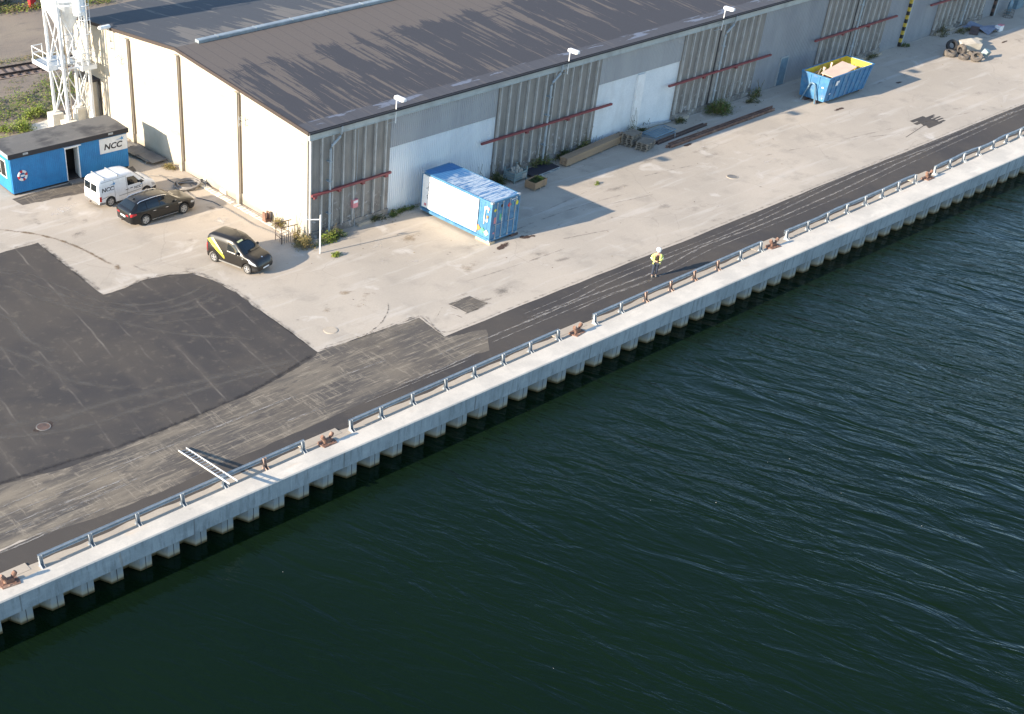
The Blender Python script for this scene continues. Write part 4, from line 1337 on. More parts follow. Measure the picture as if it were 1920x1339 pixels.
mb.lathe([(0.36, 8.25), (0.41, 8.26), (0.41, 8.36), (0.36, 8.38)], 18, c=(0.15, -1.75))
mb.beam((0.15, -1.45, 8.9), (0.15, -1.3, 8.9), 0.1, 0.1)
mb.beam((0.15, -1.45, 10.0), (0.15, -1.3, 10.0), 0.1, 0.1)
mb.build('filter_drum', M['silowhite'], sl)
# platform with its railings
mb = MB()
mb.box(-1.75, 0.55, -0.25, 1.95, 4.46, 4.56)
mb.box(0.15, 1.25, -1.55, -0.25, 4.46, 4.56)
pl = mb.build('platform', M['galv'], sl)
mb = MB()
mb.box(-1.78, -1.75, -0.28, 1.98, 4.36, 4.66)
mb.box(-1.75, -0.9, -0.28, -0.25, 4.36, 4.66)
mb.build('kick_board', M['silowhite'], pl)
mb = MB()
mb.box(0.12, 0.15, -1.58, -0.6, 4.36, 4.66)
mb.box(0.15, 1.25, -1.58, -1.55, 4.36, 4.66)
mb.build('kick_board', M['silowhite'], pl)
mb = MB()
def rail(pts):
    for z in (5.05, 5.5):
        for a, b in zip(pts[:-1], pts[1:]):
            mb.beam((a[0], a[1], z), (b[0], b[1], z), 0.045, 0.045)
    for p in pts:
        mb.beam((p[0], p[1], 4.5), (p[0], p[1], 5.53), 0.05, 0.05)
rail([(-0.95, 1.9), (-1.72, 1.9), (-1.72, -0.22), (-0.95, -0.22)])
mb.build('railing', M['white'], pl)
mb = MB()
rail([(0.18, -0.7), (0.18, -1.5), (1.2, -1.5), (1.2, -0.6)])
mb.build('railing', M['white'], pl)
mb = MB()
for s in (-0.2, 0.2):
    mb.cyl((0.45+s, -1.52, 4.5), (0.45+s, -1.52, 14), 0.025, n=6)
for k in range(32):
    mb.cyl((0.25, -1.52, 4.6+k*0.29), (0.65, -1.52, 4.6+k*0.29), 0.016, n=5)
for k in range(6):
    P = [(0.45+0.36*math.cos(q), -1.52-0.36+0.36*math.sin(q)*1.0, 6.9+k*0.9) for q in np.linspace(0.35, -math.pi-0.35, 9)]
    mb.tube(P, 0.022, 5)
for q in (-0.5, -1.57, -2.6):
    mb.cyl((0.45+0.36*math.cos(q), -1.88+0.36*math.sin(q), 6.9), (0.45+0.36*math.cos(q), -1.88+0.36*math.sin(q), 11.5), 0.016, n=5)
mb.build('caged_ladder', M['silowhite'], sl)
mb = MB()
for s in (-0.2, 0.2):
    mb.cyl((-0.1+s, 0.5, 0.1), (-0.1+s, 0.5, 4.5), 0.022, n=6)
for k in range(14):
    mb.cyl((-0.3, 0.5, 0.4+k*0.29), (0.1, 0.5, 0.4+k*0.29), 0.016, n=5)
mb.build('lower_ladder', M['silowhite'], sl)
mb = MB()
mb.tube([(-0.72, -1.02, 0.1), (-0.74, -1.02, 4.6), (-0.80, -1.05, 14.2)], 0.055, 8)
mb.tube([(1.22, -0.75, 0.3), (1.15, -0.8, 3.2), (1.12, -0.9, 9.0), (1.1, -0.9, 14.0)], 0.05, 8)
mb.build('fill_pipe', dirty('rust_streaked_pipe', (0.62, 0.57, 0.50), (0.50, 0.36, 0.20), 1.2, (1, 1, 0.4), grime=(0.40, 0.22, 0.08), grime_amt=0.3), sl)

# ------------------------------------------------------------------ railway track, bushes and weeds beyond the yard
tr = thing('railway_track', 'old railway track with brown ballast behind the silo', 'railway track', (0, 37.4, 0), R(-7))
mb = MB()
mb.grid(lambda u, q: (u, q, 0.02+0.07*max(0, 1-abs(q)/1.3)+0.02*math.sin(u*3.1+q*5)), list(np.arange(-60, 60.1, 0.6)), list(np.arange(-1.4, 1.41, 0.35)))
mb.build('ballast', M['ballast'], tr)
for s in (-0.76, 0.76):
    mb = MB()
    mb.prism([(s-0.07, 0.08), (s+0.07, 0.08), (s+0.02, 0.11), (s+0.035, 0.22), (s-0.035, 0.22), (s-0.02, 0.11)], -60, 60, 'x')
    mb.build('rail', M['sleeper'], tr)
mb = MB()
for k in range(180):
    mb.box(-60+k*0.66, -60+k*0.66+0.22, -1.2, 1.2, 0.03, 0.1)
mb.build('sleepers', M['sleeper'], tr)

def leaf(mb, p, s, r, m=0, lean=0.6):
    a = r.uniform(0, 6.28)
    t = r.uniform(-lean, lean)
    d = Vector((math.cos(a), math.sin(a), t)).normalized()
    n = Vector((r.uniform(-0.6, 0.6), r.uniform(-0.6, 0.6), 1)).normalized()
    u = d.cross(n).normalized()
    L, w = s*r.uniform(0.7, 1.4), s*r.uniform(0.3, 0.55)
    p = Vector(p)
    mb.add([p, p+d*L*0.45+u*w*0.5, p+d*L, p+d*L*0.45-u*w*0.5], [(0, 1, 2, 3)], m)
def weed(name, label, x, y, rx, ry, h, n, leafmat, size=0.16, group='weeds along the warehouse wall', cat='weed', seed=None, tall=0, parent_loc=True, dry=0.0):
    r = random.Random(seed if seed is not None else int(x*37+y*101))
    t = thing(name, label, cat, (x, y, 0), 0, group)
    mb = MB()
    clumps = [(r.uniform(-rx, rx)*0.75, r.uniform(-ry, ry)*0.75, r.uniform(0.25, 0.7)*h, r.uniform(0.3, 0.55)) for _ in range(max(4, n//60))]
    for i in range(n):
        c = r.choice(clumps)
        px, py = c[0]+r.gauss(0, 1)*c[3]*rx*0.6, c[1]+r.gauss(0, 1)*c[3]*ry*0.6
        k = max(0.15, 1-((px/rx)**2+(py/ry)**2)*0.6)
        pz = max(0.02, min(h, c[2]*k+r.gauss(0, 0.22)*h*0.8))
        leaf(mb, (px, py, pz), size, r, 1 if r.random() < dry else 0)
    mb.build('foliage', [leafmat, M['dryleaf']], t)
    mb = MB()
    for c in clumps:
        for j in range(3):
            mb.tube([(c[0]*0.5, c[1]*0.5, 0), (c[0]*0.8+r.uniform(-.05, .05), c[1]*0.8, c[2]*0.6), (c[0]+r.uniform(-.1, .1), c[1]+r.uniform(-.1, .1), c[2])], 0.012, 4)
    for j in range(tall):
        a, b = r.uniform(-rx, rx)*0.8, r.uniform(-ry, ry)*0.6
        mb.tube([(a, b, 0), (a+r.uniform(-.1, .1), b, h*0.8), (a+r.uniform(-.25, .25), b+r.uniform(-.1, .1), h*r.uniform(1.1, 1.7))], 0.014, 4)
    mb.build('stems', M['stem'], t)
    return t
# long weeds strip north of the silo: beyond counting
mb = MB()
r = random.Random(12)
for i in range(15000):
    y = r.uniform(28.0, 34.4)
    x = r.uniform(-12, 3.5)
    lo = 28.3+0.22*(x+3)+0.4*math.sin(x*1.1)
    hi = 32.2+0.25*(x+3)+0.5*math.sin(x*0.8)
    if y < lo or y > hi+r.uniform(0, 1.6)*r.random():
        continue
    den = 0.5+0.5*math.sin(x*1.9+y*1.3)*math.sin(y*2.1-x*0.7)
    if r.random() > 0.35+0.65*den:
        continue
    hh = 0.10+0.45*den
    leaf(mb, (x, y, r.uniform(0.02, hh)), 0.17, r, 0 if r.random() < 0.72 else (1 if r.random() < 0.6 else 2))
o = mb.build('weeds', [M['leaf'], M['brightleaf'], M['dryleaf']])
struct(o, 'stuff')
mb = MB()
for i in range(2600):
    x, y = r.uniform(-14, 6), r.gauss(39.6, 0.35)
    leaf(mb, (x, y-0.12*x, r.uniform(0.0, 0.2)), 0.13, r, 0 if r.random() < 0.4 else 1)
for i in range(2500):
    x, y = r.uniform(-14, 4), r.uniform(33.2, 35.8)
    if math.sin(x*2.3+y)*math.sin(y*3.1) < 0.15:
        continue
    leaf(mb, (x, y, r.uniform(0.0, 0.16)), 0.13, r, 0 if r.random() < 0.6 else 1)
struct(mb.build('trackside_grass', [M['leaf'], M['dryleaf']]), 'stuff')
weed('bush', 'bright green low bush at the grassy edge of the white silo slab', -5.6, 26.2, 1.25, 0.85, 0.75, 1500, M['brightleaf'], 0.16, 'green bushes around the silo slab', 'bush')
weed('bush', 'bright green bush tight behind a silo footing', -3.1, 27.6, 1.3, 0.55, 0.85, 1200, M['brightleaf'], 0.16, 'green bushes around the silo slab', 'bush')
weed('bush', 'small grey green bush at the foot of the gable behind the blue office', -0.6, 23.2, 0.45, 0.4, 0.6, 300, M['leaf'], 0.13, 'green bushes around the silo slab', 'bush')
weed('bush', 'low yellowish bush behind the dark roof of the blue office', -7.4, 24.6, 0.9, 0.6, 0.5, 500, M['brightleaf'], 0.15, 'green bushes around the silo slab', 'bush')
for i, (x, y, rx, ry, h, lb) in enumerate([(3.0, 53.6, 2.4, 1.6, 2.3, 'dark bush two bushes away from the red post beyond the gravel road'), (6.6, 54.2, 2.2, 1.6, 2.6, 'dark bush with the red post at its side beyond the gravel road'), (11.4, 52.9, 1.9, 1.3, 2.6, 'tall dark bush touching the back of the red post beyond the gravel road'), (14.6, 53.0, 2.4, 1.4, 2.4, 'dark bush behind the silo top beyond the gravel road')]):
    weed('bush', lb, x, y, rx, ry, h, 2200, M['darkleaf'], 0.26, 'dark bushes beyond the gravel road', 'bush', dry=0.12)
mb = MB()
for i in range(5000):
    x = r.uniform(-4, 16)
    y = 51.6+r.gauss(0, 0.55)-0.28*(x-7)
    leaf(mb, (x, y, r.uniform(0, 0.4)), 0.2, r, 0 if r.random() < 0.5 else 1)
struct(mb.build('verge_grass', [M['brightleaf'], M['dryleaf']]), 'stuff')
t = thing('red_post', 'red signal post standing among the dark bushes', 'post', (9.35, 51.15, 0))
MB().box(-0.28, 0.28, -0.22, 0.22, 0.0, 1.9).build('cabinet', M['red'], t, bevel=0.03)
MB().box(-0.33, 0.33, -0.27, 0.27, 1.9, 1.98).build('cap', M['red'], t)
MB().box(0.12, 0.24, -0.235, -0.222, 0.25, 0.45).build('plate', M['plate'], t)

# ------------------------------------------------------------------ blue site office
sh = thing('site_office', 'blue boarded site office with a dark flat roof and open door', 'site office', (-11.04, 16.28, 0), R(-2.5))
SW, SD, SH = 8.34, 2.75, 2.45
mb = MB()
z0 = 0.12
dx0, dx1, dz1 = 3.86, 4.74, 2.14
def boards(mb, xa, xb, za, zb):
    n = max(1, int(round((xb-xa)/0.13)))
    p = (xb-xa)/n
    for i in range(n):
        x = xa+i*p
        mb.box(x+0.006, x+p-0.006, -0.035, 0.0, za, zb)
    mb.quad((xa, -0.012, za), (xb, -0.012, za), (xb, -0.012, zb), (xa, -0.012, zb))
boards(mb, 0.03, dx0, z0, SH)
boards(mb, dx1, SW-0.03, z0, SH)
boards(mb, dx0, dx1, dz1+0.1, SH)
for x in (0.0, SW-0.09):
    mb.box(x, x+0.09, -0.05, 0.03, z0, SH)
for x in (1.75, 6.1):
    mb.box(x, x+0.03, -0.045, 0.0, z0, SH)
mb.box(0.0, 0.06, 0.03, SD, z0, SH)
mb.box(SW-0.06, SW, 0.03, SD, z0, SH)
mb.box(0.06, SW-0.06, SD-0.06, SD, z0, SH)
for i in range(20):
    mb.box(-0.03, 0.0, 0.05+i*0.134, 0.05+i*0.134+0.12, z0, SH)
mb.build('wall', M['shedblue'], sh)
mb = MB()
mb.box(0.1, SW-0.1, 0.1, SD-0.1, 0.05, 0.14)
mb.box(0.06, SW-0.06, 1.6, 1.65, 0.14, 2.4)
mb.box(4.0, 4.5, 1.2, 1.55, 0.14, 1.6)
mb.build('floor', M['interior'], sh)
mb = MB()
mb.box(0.05, SW-0.05, -0.0, SD, 0.0, 0.10)
mb.build('base', M['black'], sh)
mb = MB()
rp = [(-0.12, SH+0.22), (SD*0.5, SH+0.27), (SD+0.12, SH+0.2), (SD+0.12, SH), (-0.12, SH)]
mb.prism(rp, -0.10, SW+0.08, 'x')
rf = mb.build('roof', M['shedroof'], sh)
mb = MB()
mb.box(-0.12, SW+0.10, -0.15, -0.121, SH-0.06, SH+0.24)
mb.box(SW+0.081, SW+0.10, -0.12, SD+0.12, SH-0.02, SH+0.22)
mb.build('fascia', M['dark'], rf)
mb = MB()
mb.box(-0.13, -0.101, -0.12, SD+0.1, SH-0.02, SH+0.24)
mb.box(0.9, 1.25, -0.16, -0.151, SH+0.06, SH+0.19)
mb.box(6.95, 7.3, -0.16, -0.151, SH+0.06, SH+0.19)
mb.build('trim_plates', M['galv'], rf)
mb = MB()
mb.box(dx0-0.05, dx0, -0.06, 0.05, z0, dz1+0.05)
mb.box(dx1, dx1+0.05, -0.06, 0.05, z0, dz1+0.05)
mb.box(dx0-0.05, dx1+0.05, -0.06, 0.05, dz1+0.05, dz1+0.12)
mb.box(dx0-0.15, dx1+0.15, -0.30, 0.0, dz1+0.2, dz1+0.23)
mb.build('door_frame', M['white'], sh)
a = R(-97)
mb = MB()
Md = Matrix.Translation((dx1, -0.04, 0)) @ Matrix.Rotation(a+math.pi, 4, 'Z')
mb.box(0.0, 0.86, -0.02, 0.02, z0+0.05, dz1, M=Md)
dr = mb.build('door', M['white'], sh)
mb = MB()
mb.box(0.74, 0.82, -0.06, 0.06, 1.05, 1.10, M=Md)
mb.build('handle', M['chrome'], dr)
mb = MB()
mb.box(dx0, dx1, -0.6, 0.0, 0.0, 0.12)
mb.build('step', M['greyboard'], sh)
mb = MB()
mb.box(-0.075, -0.03, 0.55, 2.1, 0.95, 2.1)
wn = mb.build('window', M['white'], sh)
mb = MB()
mb.box(-0.085, -0.076, 0.63, 1.3, 1.03, 2.02)
mb.box(-0.085, -0.076, 1.36, 2.02, 1.03, 2.02)
mb.build('pane', M['glass'], wn)
def star(mb, fn, s, m):
    P = []
    for i in range(10):
        a = math.pi/2+i*math.pi/5+0.15
        rr = s*(1.0 if i % 2 == 0 else 0.36)
        P.append(fn(rr*math.cos(a), rr*math.sin(a)))
    mb.add(P, [tuple(range(10))], m)
    mb.add([fn(-0.25*s, 0.12*s), fn(-2.9*s, -0.30*s), fn(-2.9*s, -0.33*s), fn(-0.2*s, -0.22*s)], [(0, 1, 2, 3)], m)
t = thing('sign', 'white company sign reading NCC with a blue star on the blue office', 'sign', (-4.75, 16.28-0.0435*6.29-0.04, 1.34), R(-2.5))
MB().box(0.0, 2.02, -0.03, 0.0, 0.0, 0.97).build('panel', M['white'], t)
mb = MB()
add_text(mb, 'NCC', lambda u, v: (0.30+u*1.16, -0.034, 0.20+v), 0.40, 0, 0.035, 0.22)
star(mb, lambda u, v: (1.66+u, -0.034, 0.76+v), 0.17, 1)
mb.build('lettering', [M['logoink'], M['logoblue']], t)
t = thing('lifebuoy', 'red and white lifebuoy hanging on the blue office wall', 'lifebuoy', (-10.32, 16.17, 1.2), R(-2.5))
mb = MB()
n, k = 32, 8
for i in range(n):
    m = 1 if (i % 8) < 3 else 0
    for j in range(k):
        def P(i, j):
            t1, q = 2*math.pi*i/n, 2*math.pi*j/k
            rr = 0.27+0.085*math.cos(q)
            return (rr*math.cos(t1), 0.06*math.sin(q), rr*math.sin(t1))
        mb.add([P(i, j), P(i+1, j), P(i+1, j+1), P(i, j+1)], [(0, 1, 2, 3)], m)
mb.build('ring', [M['white'], M['red']], t, smooth=True)
mb = MB()
mb.box(-0.13, 0.15, -0.02, 0.02, -0.06, 0.05)
mb.build('bracket', M['white'], t)

# ------------------------------------------------------------------ vehicles
class Car:
    """lofted body: stations of (x, belt z, roof z, half width at belt, half width of roof)"""
    def __init__(self, st, wheels, wr, z_sill=0.2, z_front=0.25):
        self.st = np.array(st, float)
        self.wheels, self.wr = wheels, wr
        self.zs = z_sill
        self.x0, self.x1 = self.st[0, 0], self.st[-1, 0]
    def at(self, x):
        s = self.st
        x = min(max(x, self.x0), self.x1)
        i = int(np.searchsorted(s[:, 0], x, side='right')-1)
        i = min(max(i, 0), len(s)-2)
        h = s[i+1, 0]-s[i, 0]
        t = (x-s[i, 0])/h
        def tan(j):
            if j == 0 or j == len(s)-1:
                jj = min(max(j, 1), len(s)-2)
                a = (s[1, 1:]-s[0, 1:])/(s[1, 0]-s[0, 0]) if j == 0 else (s[-1, 1:]-s[-2, 1:])/(s[-1, 0]-s[-2, 0])
                return a
            d0 = (s[j, 1:]-s[j-1, 1:])/(s[j, 0]-s[j-1, 0])
            d1 = (s[j+1, 1:]-s[j, 1:])/(s[j+1, 0]-s[j, 0])
            return np.where(d0*d1 <= 0, 0.0, 2*d0*d1/(d0+d1+1e-9))
        m0, m1 = tan(i)*h, tan(i+1)*h
        v = (2*t**3-3*t**2+1)*s[i, 1:]+(t**3-2*t**2+t)*m0+(-2*t**3+3*t**2)*s[i+1, 1:]+(t**3-t**2)*m1
        return v
    def bottom(self, x):
        z = self.zs
        R0 = self.wr+0.065
        for wx in self.wheels:
            d = abs(x-wx)
            if d < R0:
                z = max(z, self.wr+math.sqrt(R0*R0-d*d)*0.98)
        e = min(x-self.x0, self.x1-x)
        z = max(z, self.zs+0.10*max(0, 1-e/0.35))
        return z
    def half(self, x):
        belt, top, w, wt = self.at(x)
        zb = min(self.bottom(x), belt-0.12)
        hh = top-belt
        return [(w*0.955, zb), (w*0.99, zb+0.22*(belt-zb)), (w*1.0, zb+0.55*(belt-zb)), (w*0.985, zb+0.85*(belt-zb)), (w*0.955, belt),
                (w*0.955+(wt-w*0.955)*0.45, belt+hh*0.5), (wt+0.012, belt+hh*0.86), (wt*0.90, belt+hh*0.965), (wt*0.5, belt+hh*0.995), (0.0, top)]
    def side_y(self, x, z):
        P = self.half(x)
        for (ya, za), (yb, zb) in zip(P[:-1], P[1:]):
            if za <= z <= zb and zb > za:
                return ya+(yb-ya)*(z-za)/(zb-za)
        return P[0][0] if z < P[0][1] else P[6][0]
    def top_z(self, x, y):
        P = self.half(x)[4:]
        y = abs(y)
        for (ya, za), (yb, zb) in zip(P[:-1], P[1:]):
            if yb <= y <= ya and ya > yb:
                return za+(zb-za)*(ya-y)/(ya-yb)
        return P[0][1]
    def body(self):
        mb = MB()
        xs = set(np.round(np.linspace(self.x0, self.x1, 70), 3))
        for wx in self.wheels:
            xs |= set(np.round(wx+np.linspace(-1, 1, 15)*(self.wr+0.067), 3))
        xs = sorted(x for x in xs if self.x0 <= x <= self.x1)
        ring = []
        for x in xs:
            P = self.half(x)
            ring.append([(x, -y, z) for y, z in P]+[(x, y, z) for y, z in reversed(P[:-1])])
        n = len(ring[0])
        vs = [p for r_ in ring for p in r_]
        fs = [(k*n+i, k*n+i+1, (k+1)*n+i+1, (k+1)*n+i) for k in range(len(xs)-1) for i in range(n-1)]
        fs += [tuple(range(n)), tuple(range((len(xs)-1)*n, len(xs)*n))]
        mb.add(vs, fs)
        return mb
    def side_patch(self, poly_fn, us, ts, s, off=0.012):
        """poly_fn(u, t) -> (x, z) on the flank; s=-1 right, +1 left"""
        mb = MB()
        def F(u, t):
            x, z = poly_fn(u, t)
            return (x, s*(self.side_y(x, z)+off), z)
        mb.grid(F, us, ts)
        return mb
    def shell_patch(self, fn, us, ts, off=0.015):
        mb = MB()
        def F(u, t):
            x, y = fn(u, t)
            return (x+off*0.5, y, self.top_z(x, y)+off)
        mb.grid(F, us, ts)
        return mb
    def end_patch(self, xe, pts, sgn):
        return MB().add([(xe+sgn*0.012, y, z) for y, z in pts], [tuple(range(len(pts)))])
def quadfn(p00, p10, p11, p01):
    """bilinear patch through four (x, z) corners"""
    def f(u, t):
        return tuple((1-u)*(1-t)*a+u*(1-t)*b+u*t*c+(1-u)*t*d for a, b, c, d in zip(p00, p10, p11, p01))
    return f
L8 = list(np.linspace(0, 1, 9))
def wheel(parent, x, y, r, w, rimmat, s):
    tb = MB()
    Mw = Matrix.Translation((x, y, r)) @ Matrix.Rotation(math.pi/2, 4, 'X')
    tb.lathe([(r*0.62, -w/2), (r*0.93, -w/2), (r, -w*0.36), (r, w*0.36), (r*0.93, w/2), (r*0.62, w/2)], 24, M=Mw)
    t = tb.build('wheel', M['rubber'], parent)
    mb = MB()
    yy = y+s*(w/2-0.012)
    mb.lathe([(r*0.64, -w*0.3), (r*0.64, w*0.45)], 24, M=Mw)
    for k in range(5):
        a = k*2*math.pi/5+0.4
        for da in (-0.17, 0.17):
            p0 = Vector((x+r*0.12*math.cos(a+da*1.5), yy, r+r*0.12*math.sin(a+da*1.5)))
            p1 = Vector((x+r*0.63*math.cos(a+da), yy, r+r*0.63*math.sin(a+da)))
            mb.beam(p0, p1, r*0.17, 0.03, up=(0, 1, 0))
    mb.lathe([(0.0, 0), (r*0.17, 0), (r*0.15, 0.02), (0, 0.02)], 12, M=Matrix.Translation((x, yy+s*0.0, r)) @ Matrix.Rotation(-s*math.pi/2, 4, 'X'))
    mb.lathe([(r*0.56, w/2-0.02), (r*0.66, w/2-0.01), (r*0.66, w/2+0.003), (r*0.58, w/2+0.003)], 24, M=Matrix.Translation((x, y, r)) @ Matrix.Rotation(-s*math.pi/2, 4, 'X'))
    mb.build('rim', rimmat, t)
    MB().cyl((x, y+s*(w/2-0.07), r), (x, y+s*(w/2-0.06), r), r*0.62, n=20).build('hub_back', M['black'], t)
def chassis(c, parent, wmax):
    mb = MB()
    mb.box(c.x0+0.25, c.x1-0.25, -wmax+0.32, wmax-0.32, 0.17, 0.62)
    mb.box(c.wheels[0]+0.5, c.wheels[1]-0.5, -wmax+0.06, wmax-0.06, 0.2, 0.5)
    mb.build('underbody', M['black'], parent)
def mirror(c, parent, x, z, mat):
    for s in (-1, 1):
        y = s*(c.side_y(x, z)+0.02)
        mb = MB()
        mb.box(x-0.07, x+0.05, min(y, y+s*0.20), max(y, y+s*0.20), z, z+0.15)
        mb.build('mirror', mat, parent, bevel=0.03)

# --- black estate car
T = thing('estate_car', 'black estate car with silver roof rails parked beside the white van', 'car', (-5.24, 8.50, 0), R(0.5))
c = Car([(-2.46, .74, .80, .66, .60), (-2.42, .92, .97, .80, .66), (-2.28, .99, 1.05, .87, .66), (-1.80, .99, 1.36, .915, .62), (-1.35, .98, 1.44, .93, .62), (-.45, .96, 1.475, .93, .625), (.20, .95, 1.45, .93, .615), (.62, .94, 1.33, .93, .60), (1.28, .92, .995, .925, .70), (1.75, .87, .935, .91, .68), (2.10, .79, .85, .86, .60), (2.30, .67, .73, .76, .5), (2.39, .52, .58, .60, .4)], (-1.40, 1.405), 0.335, 0.19)
c.body().build('body', M['carblack'], T, smooth=True, fix=True)
chassis(c, T, 0.92)
for s in (-1, 1):
    for x in c.wheels:
        wheel(T, x, s*0.80, 0.335, 0.22, M['rim'], s)
    def zf(x0, x1, x2, x3):
        def f(u, t):
            xa, xb = x0+(x3-x0)*t, x1+(x2-x1)*t
            x = xa+(xb-xa)*u
            b, tp, w_, wt_ = c.at(x)
            return (x, b+0.02+(tp-b)*(0.03+0.75*t))
        return f
    for (x0, x1, x2, x3) in ((-0.28, 0.98, 0.52, -0.28), (-1.22, -0.36, -0.36, -1.22), (-2.0, -1.28, -1.28, -1.75)):
        c.side_patch(zf(x0, x1, x2, x3), L8, L8, s).build('side_window', M['glass'], T, smooth=True)
    mb = MB()
    P = [(x, s*0.585, c.top_z(x, 0.585)+0.045) for x in np.linspace(-1.75, 0.35, 12)]
    P[0] = (P[0][0], P[0][1], P[0][2]-0.04)
    P[-1] = (P[-1][0], P[-1][1], P[-1][2]-0.04)
    mb.tube(P, 0.024, 6)
    mb.build('roof_rail', M['chrome'], T)
    c.side_patch(quadfn((-0.95, .235), (0.95, .235), (0.95, .275), (-0.95, .275)), L8, [0, 1], s, 0.02).build('sill_trim', M['chrome'], T)
    mb = MB()
    for x in (-0.75, 0.15):
        y = s*(c.side_y(x, 0.80)+0.02)
        mb.box(x-0.1, x+0.1, min(y-0.015, y+0.015), max(y-0.015, y+0.015), 0.79, 0.82)
    mb.build('door_handle', M['chrome'], T)
    c.side_patch(quadfn((0.98, 0.79), (1.24, 0.80), (1.26, 0.84), (1.0, 0.83)), [0, 1], [0, 1], s, 0.014).build('wing_trim', M['chrome'], T)
    c.side_patch(quadfn((1.92, .60), (2.27, .56), (2.24, .64), (1.95, .74)), L8, L8, s, 0.014).build('headlight', M['lampglass'], T)
    c.side_patch(quadfn((-2.43, .72), (-2.02, .80), (-2.04, .90), (-2.42, .90)), L8, L8, s, 0.014).build('tail_light', M['redlamp'], T)
    c.end_patch(-2.46, [(s*0.35, .70), (s*0.62, .70), (s*0.60, .78), (s*0.35, .77)], -1).build('tail_lamp_inner', M['redlamp'], T)
mirror(c, T, 0.78, 0.97, M['carblack'])
c.shell_patch(lambda u, t: (1.24-0.60*t, (-1+2*u)*(0.76-0.17*t)), L8, L8).build('windscreen', M['glass'], T, smooth=True)
mb = MB()
def F(u, t):
    x = -2.25+0.40*t
    y = (-1+2*u)*(0.70-0.13*t)
    return (x-0.012, y, c.top_z(x, y)+0.012)
mb.grid(F, L8, L8)
mb.build('rear_window', M['glass'], T, smooth=True)
c.end_patch(-2.46, [(-0.26, .56), (0.26, .56), (0.26, .67), (-0.26, .67)], -1).build('number_plate', M['plate'], T)
MB().box(-2.45, -2.36, -0.72, 0.72, 0.27, 0.31).build('bumper_trim', M['chrome'], T)
MB().box(-2.60, -2.4, -0.03, 0.03, 0.33, 0.38).build('tow_bar', M['darkrust'], T)
mb = MB()
mb.add([(-1.66, 0.0, c.top_z(-1.66, 0)), (-1.50, 0.025, c.top_z(-1.5, 0)), (-1.50, -0.025, c.top_z(-1.5, 0)), (-1.64, 0, c.top_z(-1.64, 0)+0.09)], [(0, 1, 3), (1, 2, 3), (2, 0, 3)])
mb.build('aerial', M['carblack'], T)
mb = MB()
mb.box(2.34, 2.385, -0.42, 0.42, 0.40, 0.52)
mb.build('grille', M['black'], T)

